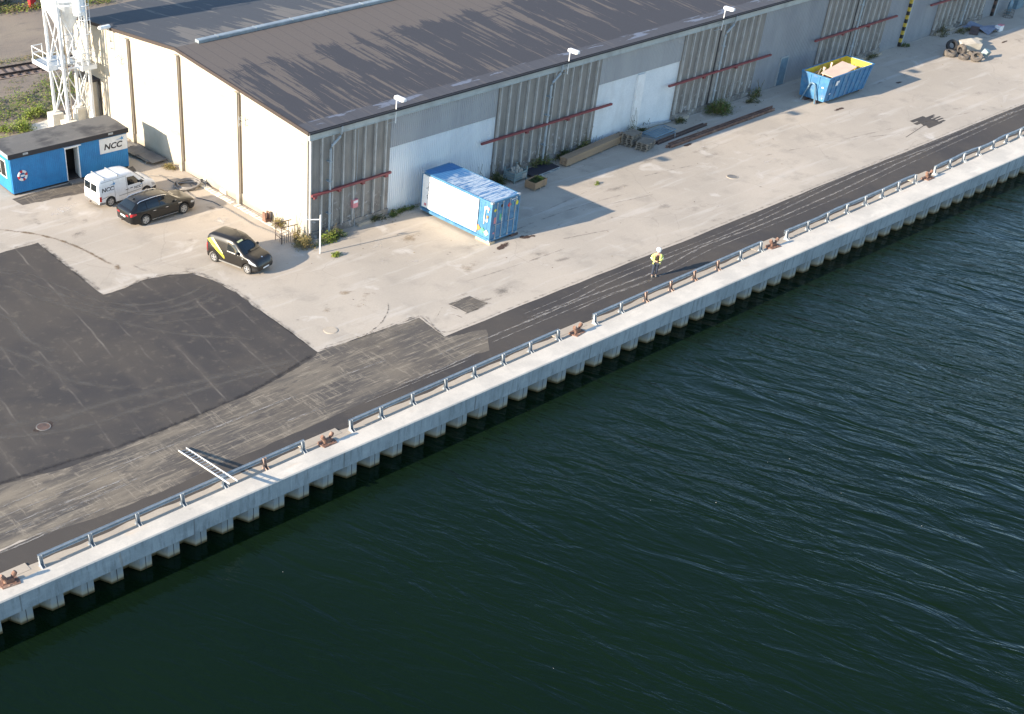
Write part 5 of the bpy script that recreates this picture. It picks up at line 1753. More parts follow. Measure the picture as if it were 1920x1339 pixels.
# --- white van
T = thing('panel_van', 'white panel van lettered NCC parked in front of the blue office', 'van', (-5.61, 12.10, 0), R(1.5))
c = Car([(-2.20, .98, 1.05, .80, .70), (-2.17, 1.03, 1.45, .87, .73), (-2.08, 1.06, 1.70, .895, .73), (-1.85, 1.06, 1.80, .90, .725), (-.30, 1.04, 1.83, .90, .725), (.35, 1.02, 1.77, .90, .71), (.62, 1.01, 1.68, .90, .69), (1.36, .99, 1.10, .89, .70), (1.75, .93, 1.01, .87, .66), (2.02, .80, .88, .81, .58), (2.16, .64, .70, .72, .5), (2.22, .5, .56, .6, .4)], (-1.34, 1.34), 0.315, 0.22)
c.body().build('body', M['carwhite'], T, smooth=True, fix=True)
chassis(c, T, 0.89)
for s in (-1, 1):
    for x in c.wheels:
        wheel(T, x, s*0.77, 0.315, 0.21, M['rim'], s)
    c.side_patch(quadfn((-0.02, 1.05), (0.95, 1.05), (0.52, 1.52), (-0.02, 1.55)), L8, L8, s).build('side_window', M['glass'], T, smooth=True)
    c.side_patch(quadfn((1.0, 1.03), (1.24, 1.02), (1.10, 1.15), (0.98, 1.2)), L8, L8, s, 0.012).build('quarter_window', M['glass'], T)
    mb = c.side_patch(quadfn((-2.1, .63), (-1.45, .72), (-1.45, .745), (-2.1, .655)), L8, [0, 1], s, 0.016)
    m2 = c.side_patch(quadfn((-0.72, .55), (0.98, .62), (0.98, .645), (-0.72, .575)), L8, [0, 1], s, 0.016)
    mb.add(m2.v, m2.f)
    mb.build('rubbing_strip', M['black'], T)
    c.side_patch(quadfn((-2.16, .48), (-2.0, .48), (-2.0, .82), (-2.16, .82)), [0, 1], L8, s, 0.014).build('tail_light', M['redlamp'], T)
    c.side_patch(quadfn((1.78, .62), (2.08, .58), (2.0, .74), (1.72, .84)), L8, L8, s, 0.014).build('headlight', M['lampglass'], T)
    c.side_patch(quadfn((1.72, .27), (2.17, .30), (2.14, .52), (1.70, .50)), L8, L8, s, 0.014).build('bumper_corner', M['black'], T)
    c.side_patch(quadfn((-2.17, .28), (-1.74, .26), (-1.74, .40), (-2.17, .44)), L8, L8, s, 0.014).build('rear_bumper_corner', M['greyboard'], T)
    mb = MB()
    add_text(mb, 'NCC', lambda u, v: ((-1.92+u) if s < 0 else (-1.0-u), s*(c.side_y(-1.5, 1.10+v*0.95)+0.016), 1.02+v), 0.26, 0, 0.03, 0.2, 1.15)
    star(mb, lambda u, v: ((-0.98+u) if s < 0 else (-1.1-u), s*(c.side_y(-1.1, 1.38)+0.02), 1.40+v), 0.12, 1)
    x1 = 0.42
    add_text(mb, 'NCC', lambda u, v: ((x1+u) if s < 0 else (x1+0.5-u), s*(c.side_y(0.6, 0.80+v)+0.016), 0.74+v), 0.15, 0, 0.02, 0.2, 1.15)
    star(mb, lambda u, v: ((0.98+u) if s < 0 else (0.3-u), s*(c.side_y(0.9, 0.92)+0.018), 0.94+v), 0.06, 1)
    for xx, zz, ll in ((-0.22, 0.80, 0.22), (0.12, 0.83, 0.2)):
        mb.add([(xx, s*(c.side_y(xx, zz)+0.016), zz), (xx+ll, s*(c.side_y(xx, zz)+0.016), zz+0.015), (xx+ll, s*(c.side_y(xx, zz+.05)+0.016), zz+0.055), (xx, s*(c.side_y(xx, zz+.05)+0.016), zz+0.04)], [(0, 1, 2, 3)], 0)
    mb.build('lettering', [M['logoink'], M['logoblue']], T)
for s in (-1, 1):
    mb = MB()
    for x in (-0.10, 1.02, -1.02):
        p = c.side_patch(quadfn((x, .34), (x+0.022, .34), (x+0.022, 1.0 if x > 0 else 1.62), (x, 1.0 if x > 0 else 1.62)), [0, 1], L8, s, 0.008)
        mb.add(p.v, p.f)
    p = c.side_patch(quadfn((-1.9, 1.60), (0.0, 1.64), (0.0, 1.655), (-1.9, 1.615)), L8, [0, 1], s, 0.008)
    mb.add(p.v, p.f)
    mb.build('door_seams', M['greyboard'], T)
mirror(c, T, 0.92, 1.06, M['black'])
c.shell_patch(lambda u, t: (1.32-0.66*t, (-1+2*u)*(0.74-0.10*t)), L8, L8).build('windscreen', M['glass'], T, smooth=True)
for s in (-1, 1):
    mb = MB()
    def F(u, t):
        z = 1.08+0.42*t
        y = s*(0.06+0.60*u)
        x = -2.212+0.050*t+0.010*u
        return (x-0.02, y, z)
    mb.grid(F, [0, 0.5, 1], L8)
    mb.build('rear_window', M['glass'], T)
for x in (-1.62, -0.62):
    mb = MB()
    mb.box(x-0.022, x+0.022, -0.74, 0.74, 1.84, 1.865)
    for s in (-1, 1):
        mb.box(x-0.03, x+0.03, s*0.70-0.03, s*0.70+0.03, 1.72, 1.85)
    mb.build('roof_bar', M['galv'], T)
MB().box(-2.25, -2.12, -0.70, 0.70, 0.27, 0.42).build('rear_bumper', M['greyboard'], T, bevel=0.03)
MB().box(-2.36, -2.2, -0.04, 0.04, 0.30, 0.36).build('tow_bar', M['darkrust'], T)
c.end_patch(-2.2, [(-0.26, .62), (0.26, .62), (0.26, .73), (-0.26, .73)], -1).build('number_plate', M['plate'], T)

# --- black small van with yellow stripe
ang = math.atan2(-2.48, 0.63)
T = thing('small_van', 'black small van with a yellow diagonal side stripe facing the quay', 'van', (-5.745+0.70*math.cos(ang+math.pi/2), -0.19+0.70*math.sin(ang+math.pi/2), 0), ang)
c = Car([(-1.82, .93, 1.0, .74, .66), (-1.79, .99, 1.40, .815, .68), (-1.70, 1.02, 1.60, .838, .675), (-1.48, 1.03, 1.68, .842, .665), (-.40, 1.02, 1.72, .842, .66), (.05, 1.01, 1.68, .842, .65), (.30, 1.00, 1.58, .842, .63), (1.05, .97, 1.08, .835, .68), (1.50, .90, .985, .815, .66), (1.80, .78, .86, .76, .58), (1.95, .62, .69, .67, .5), (2.02, .48, .54, .56, .4)], (-1.257, 1.256), 0.30, 0.22)
c.body().build('body', M['carbrown'], T, smooth=True, fix=True)
chassis(c, T, 0.835)
for s in (-1, 1):
    for x in c.wheels:
        wheel(T, x, s*0.73, 0.30, 0.19, M['chrome'], s)
    c.side_patch(quadfn((-0.22, 1.04), (0.78, 1.02), (0.28, 1.44), (-0.20, 1.50)), L8, L8, s).build('side_window', M['glass'], T, smooth=True)
    c.side_patch(quadfn((-0.22, 0.975), (0.60, 0.955), (0.60, 1.01), (-0.22, 1.03)), L8, [0, 1], s, 0.013).build('sill_highlight', M['chrome'], T)
    c.side_patch(quadfn((-1.81, .60), (-1.66, .60), (-1.70, 1.08), (-1.80, 1.08)), [0, 1], L8, s, 0.014).build('tail_light', M['redlamp'], T)
    c.side_patch(quadfn((1.42, .72), (1.92, .60), (1.82, .74), (1.36, .93)), L8, L8, s, 0.014).build('headlight', M['lampglass'], T)
    c.side_patch(quadfn((-1.76, 1.30), (-0.42, .46), (-0.42, .62), (-1.50, 1.42)), L8, L8, s, 0.013).build('stripe', M['yellow'], T)
    c.side_patch(quadfn((-1.50, 1.42), (-0.50, .70), (-0.58, .86), (-1.30, 1.46)), L8, L8, s, 0.0135).build('pale_stripe', M['cream'], T)
    mb = MB()
    for (x, z, l) in ((-1.25, 1.12, .16), (-1.02, .98, .13), (-0.85, .86, .15), (-0.66, .74, .1)):
        y = s*(c.side_y(x, z)+0.019)
        mb.add([(x, y, z), (x+l, y, z-l*0.62), (x+l, y, z-l*0.62+.05), (x, y, z+.05)], [(0, 1, 2, 3)])
    mb.build('stripe_lettering', M['logoink'], T)
    c.side_patch(quadfn((1.60, .33), (1.98, .34), (1.95, .48), (1.58, .50)), L8, L8, s, 0.012).build('fog_lamp_panel', M['black'], T)
    y = s*(c.side_y(0.95, .86)+0.015)
    MB().box(0.92, 0.98, min(y, y+s*.01), max(y, y+s*.01), .83, .88).build('side_repeater', M['lampglass'], T)
    y = s*(c.side_y(0.5, .28)+0.01)
    MB().box(-0.85, 0.85, min(y, y+s*.02), max(y, y+s*.02), .22, .30).build('sill', M['greyboard'], T)
mirror(c, T, 0.62, 1.02, M['black'])
c.shell_patch(lambda u, t: (1.02-0.69*t, (-1+2*u)*(0.72-0.13*t)), L8, L8).build('windscreen', M['glass'], T, smooth=True)
c.shell_patch(lambda u, t: (0.37-0.10*t, -0.52+0.46*u), L8, [0, 1], 0.024).build('screen_sticker', M['cream'], T)
c.shell_patch(lambda u, t: (0.98-0.4*t, 0.10+0.42*u), L8, L8, 0.004).build('dashboard_papers', M['interior'], T)
mb = MB()
P = []
for i in range(8):
    a = i*math.pi/4
    P.append((1.70+0.055*math.sin(a)*0.6+0.02, 0.075*math.cos(a), c.top_z(1.70+0.05*math.sin(a), 0)+0.02))
mb.add(P, [tuple(range(8))])
mb.add([(1.72, -0.05, c.top_z(1.72, 0)+0.03), (1.76, 0.0, c.top_z(1.76, 0)+0.03), (1.70, 0.06, c.top_z(1.70, 0)+0.03), (1.66, 0.0, c.top_z(1.66, 0)+0.035)], [(0, 1, 2, 3)])
mb.build('bonnet_emblem', M['chrome'], T)
c.end_patch(2.02, [(-0.26, .37), (0.26, .37), (0.26, .46), (-0.26, .46)], 1).build('number_plate', M['plate'], T)
MB().box(1.93, 1.985, -0.50, 0.50, 0.33, 0.36).build('bumper_lip', M['black'], T)
mb = MB()
mb.box(1.86, 1.93, -0.55, 0.55, 0.60, 0.64)
mb.build('grille_bar', M['chrome'], T)
MB().box(-1.95, -1.8, -0.03, 0.03, 0.5, 0.55).build('tow_bar', M['galv'], T)
mb = MB()
mb.tube([(0.0, 0.1, c.top_z(0.0, 0.1)), (-0.1, 0.1, c.top_z(-.1, .1)+0.12), (-0.3, 0.1, c.top_z(-0.3, 0.1)+0.33)], 0.008, 5)
mb.build('aerial', M['black'], T)

# ------------------------------------------------------------------ sea container
ct = thing('sea_container', 'blue shipping container with a big white side panel and hazard stickers', 'container', (8.40, -6.98, 0.14), R(1.2))
CW, CLn, CH = 2.40, 6.06, 2.50
mb = MB()
# corrugated flanks
def flank(mb, x, s, y0, y1, z0, z1):
    n = int((y1-y0)/0.28)
    p = (y1-y0)/n
    for i in range(n):
        a = y0+i*p
        P = [(a, 0), (a+p*.25, 0), (a+p*.45, .035), (a+p*.8, .035), (a+p, 0)]
        for (ya, da), (yb, db) in zip(P[:-1], P[1:]):
            mb.quad((x+s*da, ya, z0), (x+s*da*0+s*da, ya, z1), (x+s*db, yb, z1), (x+s*db, yb, z0))
flank(mb, 0.05, 1, 0.1, CLn-0.1, 0.16, CH-0.08)
flank(mb, CW-0.05, -1, 0.1, CLn-0.1, 0.16, CH-0.08)
mb.box(0.1, CW-0.1, CLn-0.05, CLn-0.02, 0.1, CH-0.08)
mb.box(0.1, CW-0.1, 0.1, CLn-0.1, 0.10, 0.15)
mb.build('side_panels', M['cont'], ct)
mb = MB()
for x in (0.0, CW-0.12):
    mb.box(x, x+0.12, 0.0, 0.12, 0.0, CH)
    mb.box(x, x+0.12, CLn-0.12, CLn, 0.0, CH)
    mb.box(x+0.005, x+0.115, 0.12, CLn-0.12, 0.02, 0.17)
    mb.box(x+0.01, x+0.11, 0.12, CLn-0.12, CH-0.10, CH-0.01)
for y in (0.0, CLn-0.10):
    mb.box(0.12, CW-0.12, y+0.005, y+0.10, 0.02, 0.14)
    mb.box(0.12, CW-0.12, y+0.005, y+0.10, CH-0.12, CH-0.005)
mb.build('frame', M['cont'], ct)
mb = MB()
for x in (-0.008, CW-0.162):
    for y in (-0.008, CLn-0.162):
        for z in (-0.004, CH-0.11):
            MB().box(x, x+0.17, y, y+0.17, z, z+0.116).build('corner_casting', M['galv'], ct)
mb = MB()
n = 30
p = (CLn-0.2)/n
for i in range(n):
    a = 0.1+i*p
    P = [(a, 0), (a+p*.3, 0), (a+p*.42, .022), (a+p*.85, .022), (a+p, 0)]
    for (ya, da), (yb, db) in zip(P[:-1], P[1:]):
        mb.quad((0.06, ya, CH-0.03+da), (CW-0.06, ya, CH-0.03+da), (CW-0.06, yb, CH-0.03+db), (0.06, yb, CH-0.03+db))
mb.build('roof', M['controof'], ct)
mb = MB()
mb.box(-0.012, 0.03, 1.12, CLn-0.1, 0.30, CH-0.14)
wp = mb.build('white_panel', M['contwhite'], ct)
mb = MB()
rr = random.Random(5)
for k in range(9):
    y, z = CLn-0.62-rr.uniform(0, .22), 2.05-k*0.14
    mb.tube([(-0.016, y, z), (-0.016, y+rr.uniform(-.25, .2), z-0.12), (-0.016, y+rr.uniform(-.2, .2), z-0.22)], 0.014, 4)
mb.build('graffiti', M['logoink'], wp)
mb = MB()
mb.box(-0.018, -0.0125, CLn-0.52, CLn-0.32, 0.42, 0.58)
mb.build('red_tag', M['pink'], wp)
def diamond(mb, fn, c0, s, m=0):
    mb.add([fn(c0[0]-s, c0[1]), fn(c0[0], c0[1]-s), fn(c0[0]+s, c0[1]), fn(c0[0], c0[1]+s)], [(0, 1, 2, 3)], m)
fs = lambda y, z: (0.028, y, z)
mb = MB()
diamond(mb, fs, (1.02, 0.62), 0.20, 0)
diamond(mb, fs, (0.66, 0.56), 0.19, 1)
diamond(mb, fs, (0.33, 0.50), 0.20, 2)
diamond(mb, fs, (0.44, 2.06), 0.12, 3)
diamond(mb, fs, (0.28, 2.02), 0.10, 4)
mb.add([fs(0.40, 1.42), fs(0.30, 1.42), fs(0.28, 1.58), fs(0.42, 1.58)], [(0, 1, 2, 3)], 0)
mb.add([fs(0.44, 1.18), fs(0.32, 1.18), fs(0.32, 1.36), fs(0.44, 1.36)], [(0, 1, 2, 3)], 3)
mb.add([fs(0.63, 1.0), fs(0.57, 1.0), fs(0.57, 2.1), fs(0.63, 2.1)], [(0, 1, 2, 3)], 3)
mb.add([fs(0.34, 1.78), fs(0.30, 1.78), fs(0.30, 1.98), fs(0.36, 1.98)], [(0, 1, 2, 3)], 3)
mb.build('side_stickers', [M['orange'], M['green'], M['cream'], M['white'], M['pink']], ct)
doors = []
for x in (0.13, CW/2+0.01):
    mb = MB()
    w_ = CW/2-0.15
    for k in range(5):
        za = 0.16+k*(CH-0.30)/5
        mb.box(x, x+w_, 0.03, 0.07, za+0.012, za+(CH-0.30)/5-0.012)
        mb.box(x, x+w_, 0.045, 0.07, za-0.012, za+0.013)
    d = mb.build('door', M['cont'], ct)
    doors.append(d)
    mb = MB()
    for q in (0.30, 0.76):
        mb.cyl((x+w_*q+0.02, 0.005, 0.10), (x+w_*q+0.02, 0.005, CH-0.08), 0.022, n=8)
        for z in (0.14, CH-0.14):
            mb.box(x+w_*q-0.04, x+w_*q+0.08, -0.02, 0.03, z-0.04, z+0.05)
    mb.box(x+0.2, x+w_-0.15, -0.005, 0.01, 1.0, 1.03)
    mb.build('lock_rod', M['galv'], d)
fd = lambda x, z: (x, 0.022, z)
mb = MB()
diamond(mb, fd, (0.32, 1.95), 0.12, 0)
diamond(mb, fd, (2.18, 1.98), 0.17, 0)
diamond(mb, fd, (1.52, 2.0), 0.17, 1)
def rect(mb, fn, x0, x1, z0, z1, m):
    mb.add([fn(x0, z0), fn(x1, z0), fn(x1, z1), fn(x0, z1)], [(0, 1, 2, 3)], m)
rect(mb, fd, 0.28, 0.52, 1.10, 1.50, 5)
rect(mb, fd, 0.74, 0.90, 1.22, 1.62, 2)
rect(mb, fd, 0.90, 1.02, 1.10, 1.34, 3)
rect(mb, fd, 0.78, 1.0, 2.02, 2.2, 4)
rect(mb, fd, 1.40, 1.62, 1.55, 1.78, 6)
rect(mb, fd, 1.40, 1.60, 1.32, 1.50, 6)
rect(mb, fd, 1.93, 2.16, 1.42, 1.80, 6)
rect(mb, fd, 1.80, 1.84, 1.85, 2.1, 2)
rect(mb, fd, 0.28, 0.42, 0.45, 0.55, 5)
for k in range(5):
    rect(mb, fd, 1.70+k*0.10, 1.77+k*0.10, 2.24, 2.31, 3)
for k in range(3):
    rect(mb, fd, 1.92+k*0.09, 1.98+k*0.09, 2.12, 2.17, 3)
mb.build('door_stickers', [M['yellow'], M['red'], M['green'], M['white'], M['black'], M['pink'], M['bluesteel']], ct)
MB().box(-0.02, 0.42, -0.08, 1.15, 0.0, 0.136).build('timber_block', M['blocktimber'], None, loc=(8.42, -6.98, 0.002))
bpy.data.objects['timber_block'].rotation_euler = (0, 0, R(1.2))
tag(bpy.data.objects['timber_block'], 'pale timber block under the sunlit corner of the sea container', 'timber block')
mb = MB()
mb.box(-0.3, 0.25, -0.1, 0.18, 0.0, 0.134)
o = mb.build('rusty_block', M['darkrust'], None, loc=(10.62, -6.9, 0.002))
tag(o, 'dark rusty block under the door corner of the sea container', 'block')

# ------------------------------------------------------------------ blue skip with scrap wood
sk = thing('skip_container', 'open blue hooklift skip with a yellow inside in front of the wall', 'skip', (45.45, -4.80, 0), R(0.5))
KL, KW, KH = 5.75, 2.45, 2.0
def lid(t, inset=0.0):
    """outline at height fraction t: lower edge narrower than the rim"""
    e = 0.28*(1-t)
    return [(0.12*(1-t)+inset, e*0.55+inset), (KL-0.35*(1-t)-inset, e*0.55+inset), (KL-0.35*(1-t)-inset, KW-e*0.55-inset), (0.12*(1-t)+inset, KW-e*0.55-inset)]
mb = MB()
zb, zt = 0.22, KH
A, B = lid(0), lid(1)
for i in range(4):
    j = (i+1) % 4
    mb.quad((*A[i], zb), (*A[j], zb), (*B[j], zt), (*B[i], zt))
mb.add([(*q, zb) for q in A], [(0, 3, 2, 1)])
body = mb.build('body', M['skipblue'], sk)
mb = MB()
A2, B2 = lid(0.1, 0.05), lid(1, 0.05)
for i in range(4):
    j = (i+1) % 4
    mb.quad((*A2[j], zb+0.1), (*A2[i], zb+0.1), (*B2[i], zt), (*B2[j], zt))
mb.add([(*q, zb+0.1) for q in A2], [(0, 1, 2, 3)])
mb.build('lining', M['skipyellow'], sk)
mb = MB()
for i in range(4):
    j = (i+1) % 4
    mb.beam((*B[i], zt), (*B[j], zt), 0.10, 0.09)
for k in range(8):
    x = 0.62+k*0.68
    for s, yb, yt in ((0, 0.154, 0.0), (1, KW-0.154, KW)):
        o_ = -0.03 if s == 0 else 0.03
        mb.beam((x*(KL-0.47)/KL+0.12, yb+o_, zb), (x, yt+o_, zt-0.03), 0.09, 0.06, up=(0, 1, 0))
for y in (0.85, 1.62):
    mb.beam((0.10, y, zb), (-0.02, y, zt-0.03), 0.08, 0.05, up=(1, 0, 0))
mb.build('rim_and_ribs', M['skipblue'], sk)
mb = MB()
mb.beam((-0.30, 0.62, 0.05), (-0.12, 0.95, 1.15), 0.09, 0.09)
mb.beam((-0.30, 1.85, 0.05), (-0.12, 1.52, 1.15), 0.09, 0.09)
mb.tube([(-0.12, 0.95, 1.15), (-0.16, 1.05, 1.38), (-0.18, 1.235, 1.43), (-0.16, 1.42, 1.38), (-0.12, 1.52, 1.15)], 0.05, 8)
mb.beam((-0.12, 0.95, 1.15), (0.05, 0.95, 1.2), 0.07, 0.07)
mb.beam((-0.12, 1.52, 1.15), (0.05, 1.52, 1.2), 0.07, 0.07)
mb.build('hook_frame', M['bluesteel'], sk)
mb = MB()
for y in (0.72, 1.66):
    mb.box(-0.05, KL-0.5, y-0.07, y+0.07, 0.0, 0.22)
for y in (0.45, 1.9):
    mb.cyl((KL-0.6, y-0.1, 0.12), (KL-0.6, y+0.1, 0.12), 0.12, n=12)
mb.build('runners', M['darkrust'], sk)
mb = MB()
mb.quad((0.95, 0.005, 1.30), (1.35, 0.0, 1.30), (1.37, -0.035, 1.66), (0.97, -0.03, 1.66))
mb.quad((0.45, 0.06, 0.72), (0.72, 0.06, 0.76), (0.72, 0.05, 0.86), (0.45, 0.05, 0.82))
mb.quad((-0.005, 0.36, 1.2), (-0.005, 0.52, 1.2), (-0.01, 0.52, 1.3), (-0.01, 0.36, 1.3))
mb.quad((0.075, 0.3, 0.42), (0.075, 0.38, 0.42), (0.07, 0.38, 0.5), (0.07, 0.3, 0.5))
mb.build('label_plate', M['white'], sk)
mb = MB()
rr = random.Random(8)
for k in range(34):
    x, y = rr.uniform(0.4, 4.6), rr.uniform(0.35, 2.1)
    a = rr.uniform(-0.5, 0.5)
    l = rr.uniform(0.6, 1.8)
    z = rr.uniform(1.25, 1.72)
    mb.beam((x, y, z), (min(5.2, x+l*math.cos(a)), min(2.25, max(0.2, y+l*math.sin(a))), z+rr.uniform(-0.1, 0.25)), rr.uniform(0.05, 0.15), 0.03)
mb.box(0.35, 5.15, 0.25, 2.2, 0.4, 1.2)
o = mb.build('scrap_wood', M['wood'], None, loc=(45.45, -4.80, 0))
tag(o, 'loose grey and brown scrap timbers heaped inside the skip', 'scrap wood')
mb = MB()
mb.box(-1.45, 1.45, -0.65, 0.65, -0.02, 0.02, M=Matrix.Translation((2.6, 0.98, 1.92)) @ Matrix.Rotation(R(5), 4, 'X') @ Matrix.Rotation(R(-5), 4, 'Y') @ Matrix.Rotation(R(4), 4, 'Z'))
o = mb.build('plywood_board', M['palewood'], None, loc=(45.45, -4.80, 0))
tag(o, 'large pale pink plywood board lying on the scrap in the skip', 'board')
for (a, b, lb) in (((1.8, 1.75, 1.2), (1.9, 1.85, 2.05), 'slightly leaning middling plank end sticking up at the back of the skip'), ((2.9, 1.95, 1.3), (3.0, 1.95, 2.15), 'tallest plank end sticking up at the back of the skip'), ((2.4, 1.9, 1.2), (2.3, 2.0, 1.9), 'shortest plank end sticking up between two others in the skip')):
    o = MB().beam(a, b, 0.14, 0.04).build('plank', M['palewood'], None, loc=(45.45, -4.80, 0))
    tag(o, lb, 'plank', 'planks sticking up from the skip')

# ------------------------------------------------------------------ things stored along the wall
def pallet_mesh(seed=0):
    r = random.Random(seed)
    top, blk = MB(), MB()
    for k in range(7):
        y = -0.40+k*0.134
        top.box(-0.6+r.uniform(-.01, .01), 0.6+r.uniform(-.01, .01), y-0.05, y+0.05, 0.122, 0.144)
    for x in (-0.53, 0, 0.53):
        top.box(x-0.07, x+0.07, -0.42, 0.45, 0.10, 0.121)
    for y in (-0.36, 0.02, 0.40):
        blk.box(-0.6, 0.6, y-0.05, y+0.05, 0.0, 0.02)
        for x in (-0.53, 0, 0.53):
            blk.box(x-0.07, x+0.07, y-0.05, y+0.05, 0.021, 0.099)
    return top, blk
pt = thing('pallet', '', 'pallet', (0, 0, 0), 0, 'grey wooden pallets stacked by the white infill wall')
a_, b_ = pallet_mesh(1)
a_.build('deck_boards', M['palletwood'], pt)
b_.build('blocks', M['palletwood'], pt)
used = [False]
def put_pallet(x, y, z, rz, lb):
    o = pt if not used[0] else dup(pt)
    used[0] = True
    o.location = (x, y, z)
    o.rotation_euler = (0, 0, rz)
    o['label'] = lb
names6 = ['lowest pallet of the taller stack', 'second pallet from the ground in the taller stack', 'third pallet from the ground in the taller stack', 'fourth pallet from the ground in the taller stack', 'fifth pallet, just under the top one of the taller stack', 'topmost pallet of the taller stack by the white wall', ]
for k in range(6):
    put_pallet(27.75+0.03*math.sin(k*2.1), -1.28+0.03*math.cos(k*1.7), 0.005+k*0.1445, R(9+2.5*math.sin(k*1.9)), names6[k]+('' if k == 5 else ' by the white wall'))
n3 = ['lowest pallet of the shorter stack beside the taller one', 'second pallet from the ground in the shorter stack', 'third pallet, just under the top of the shorter stack', 'topmost pallet of the shorter stack beside the taller one']
for k in range(4):
    put_pallet(27.95+0.03*math.sin(k*1.3), -2.40+0.03*math.cos(k), 0.005+k*0.1445, R(14+3*math.sin(k*2.2)), n3[k])
def plank(name, label, a, b, w, h, mat, group=None, cat='board'):
    a, b = Vector(a), Vector(b)
    mid = (a+b)/2
    o = MB().beam(a-mid, b-mid, w, h).build(name, mat, None, loc=tuple(mid))
    return tag(o, label, cat, group)
plank('board', 'wide grey board leaning low beside the pallets, against the wall', (25.6, -0.35, 0.06), (28.0, 0.0, 0.42), 0.30, 0.04, M['palletwood'], 'grey boards by the pallets')
plank('board', 'short grey board leaning low beside the pallets, clear of the wall', (25.5, -0.75, 0.05), (27.2, -0.55, 0.30), 0.25, 0.04, M['palletwood'], 'grey boards by the pallets')
# timber pack
tp = thing('timber_pack', 'long pack of brown sawn timber on bearers beside the wall', 'timber', (21.0, -1.52, 0), R(6.0))
mb = MB()
r = random.Random(3)
for i in range(5):
    for k in range(4):
        mb.box(r.uniform(-0.05, 0.05), 6.5+r.uniform(-0.5, 0.5)+(0.5 if k < 2 else 0), i*0.125+0.004, i*0.125+0.12, 0.10+k*0.125+0.003, 0.10+k*0.125+0.121)
mb.build('planks', dirty('brown_sawn_timber', (0.34, 0.23, 0.14), (0.26, 0.18, 0.12), 1.0, (0.15, 3, 3), rough=0.9, grime=(0.2, 0.15, 0.11), grime_amt=0.25, gstretch=(0.2, 2, 2)), tp)
mb = MB()
for x in (0.4, 2.2, 4.0, 5.8):
    mb.box(x, x+0.1, -0.02, 0.66, 0.0, 0.10)
mb.build('bearers', M['palletwood'], tp)
# stack of steel barrier panels
bp = thing('barrier_stack', 'pile of blue grey tubular barrier panels beside the pallets', 'barriers', (29.5, -1.9, 0), R(3))
def barrier(z, dx, dy, rz, par):
    mb = MB()
    Mx = Matrix.Translation((dx, dy, z)) @ Matrix.Rotation(rz, 4, 'Z')
    P = [Mx @ Vector(p) for p in ((0, 0, 0), (2.5, 0, 0), (2.5, 1.15, 0), (0, 1.15, 0), (0, 0, 0))]
    mb.tube(P, 0.03, 6)
    for k in range(5):
        y = 0.2+k*0.19
        mb.cyl(Mx @ Vector((0, y, 0)), Mx @ Vector((2.5, y, 0)), 0.022, n=5)
    return mb.build('panel', M['bluesteel'], par)
for k in range(2):
    barrier(0.08+k*0.16, 0.10*k, 0.07*k, 0.02*math.sin(k*3), bp)
mb = MB()
for s in (0.1, 2.3):
    mb.box(s, s+0.08, 0, 1.1, 0.0, 0.05)
mb.build('bearers', M['palletwood'], bp)
plank('white_pipe', 'long pale pipe lying on the ground at the foot of the white wall', (29.6, -0.42, 0.55), (33.4, -0.12, 0.09), 0.11, 0.11, M['galv'], None, 'pipe')
# rusty rails and beams
def steel(name, label, a, b, n, w, mat, group):
    mb = MB()
    a, b = Vector(a), Vector(b)
    d = (b-a).normalized()
    s = Vector((-d.y, d.x, 0))
    r = random.Random(int(a.x))
    for k in range(n):
        o = s*(k-(n-1)/2)*w*1.25
        e = d*r.uniform(-0.5, 0.5)
        p, q = a+o+e-a, b+o+e-a
        mb.beam(p+Vector((0, 0, 0.02)), q+Vector((0, 0, 0.02)), w, 0.03)
        mb.beam(p+Vector((0, 0, 0.09)), q+Vector((0, 0, 0.09)), w*0.25, 0.12)
        mb.beam(p+Vector((0, 0, 0.16)), q+Vector((0, 0, 0.16)), w*0.6, 0.04)
    o = mb.build(name, mat, None, loc=(a.x, a.y, 0.002))
    return tag(o, label, 'steel bars', group)
steel('steel_bars', 'bundle of long red brown rusty steel bars along the edge of the sunlit yard', (29.4, -3.2, 0), (41.6, -2.95, 0), 3, 0.16, M['rust'], 'rusty steel bars on the ground')
steel('steel_bars', 'thin dark brown steel bars nearer the white wall', (29.2, -2.35, 0), (35.0, -2.02, 0), 2, 0.15, M['darkrust'], 'rusty steel bars on the ground')
plank('upright_plate', 'small pale marker stick at the dark steel bars', (31.2, -2.35, 0), (31.2, -2.35, 0.35), 0.06, 0.04, M['galv'], None, 'stick')
# steel pallet cage with scrap in it
cg = thing('pallet_cage', 'grey green steel pallet cage filled with scrap behind the wooden planter', 'cage', (16.15, -1.38, 0), R(5))
for x in (0, 1.2):
    for y in (0, 0.9):
        mb = MB()
        mb.box(x-0.035, x+0.035, y-0.035, y+0.035, 0, 0.86)
        mb.box(x-0.05, x+0.05, y-0.05, y+0.05, 0.86, 0.90)
        mb.build('post', M['greensteel'], cg)
mb = MB()
for z in (0.18, 0.36, 0.54):
    for (x0, x1, y0, y1) in ((0.036, 1.164, -0.02, 0.0), (0.036, 1.164, 0.9, 0.92), (-0.02, 0.0, 0.036, 0.864), (1.2, 1.22, 0.036, 0.864)):
        mb.box(x0, x1, y0, y1, z, z+0.135)
mb.box(0, 1.2, 0, 0.9, 0.14, 0.17)
mb.build('side_boards', M['greensteel'], cg)
r = random.Random(6)
mb = MB()
for k in range(26):
    x, y = r.uniform(0.15, 1.05), r.uniform(0.12, 0.8)
    a = r.uniform(0, 3.1)
    l = r.uniform(0.08, 0.22)
    mb.beam((x-l*math.cos(a)*.5, y-l*math.sin(a)*.5, r.uniform(0.5, 0.7)), (x+l*math.cos(a)*.5, y+l*math.sin(a)*.5, r.uniform(0.55, 0.85)), 0.12, 0.07)
mb.box(0.05, 1.15, 0.05, 0.85, 0.17, 0.5)
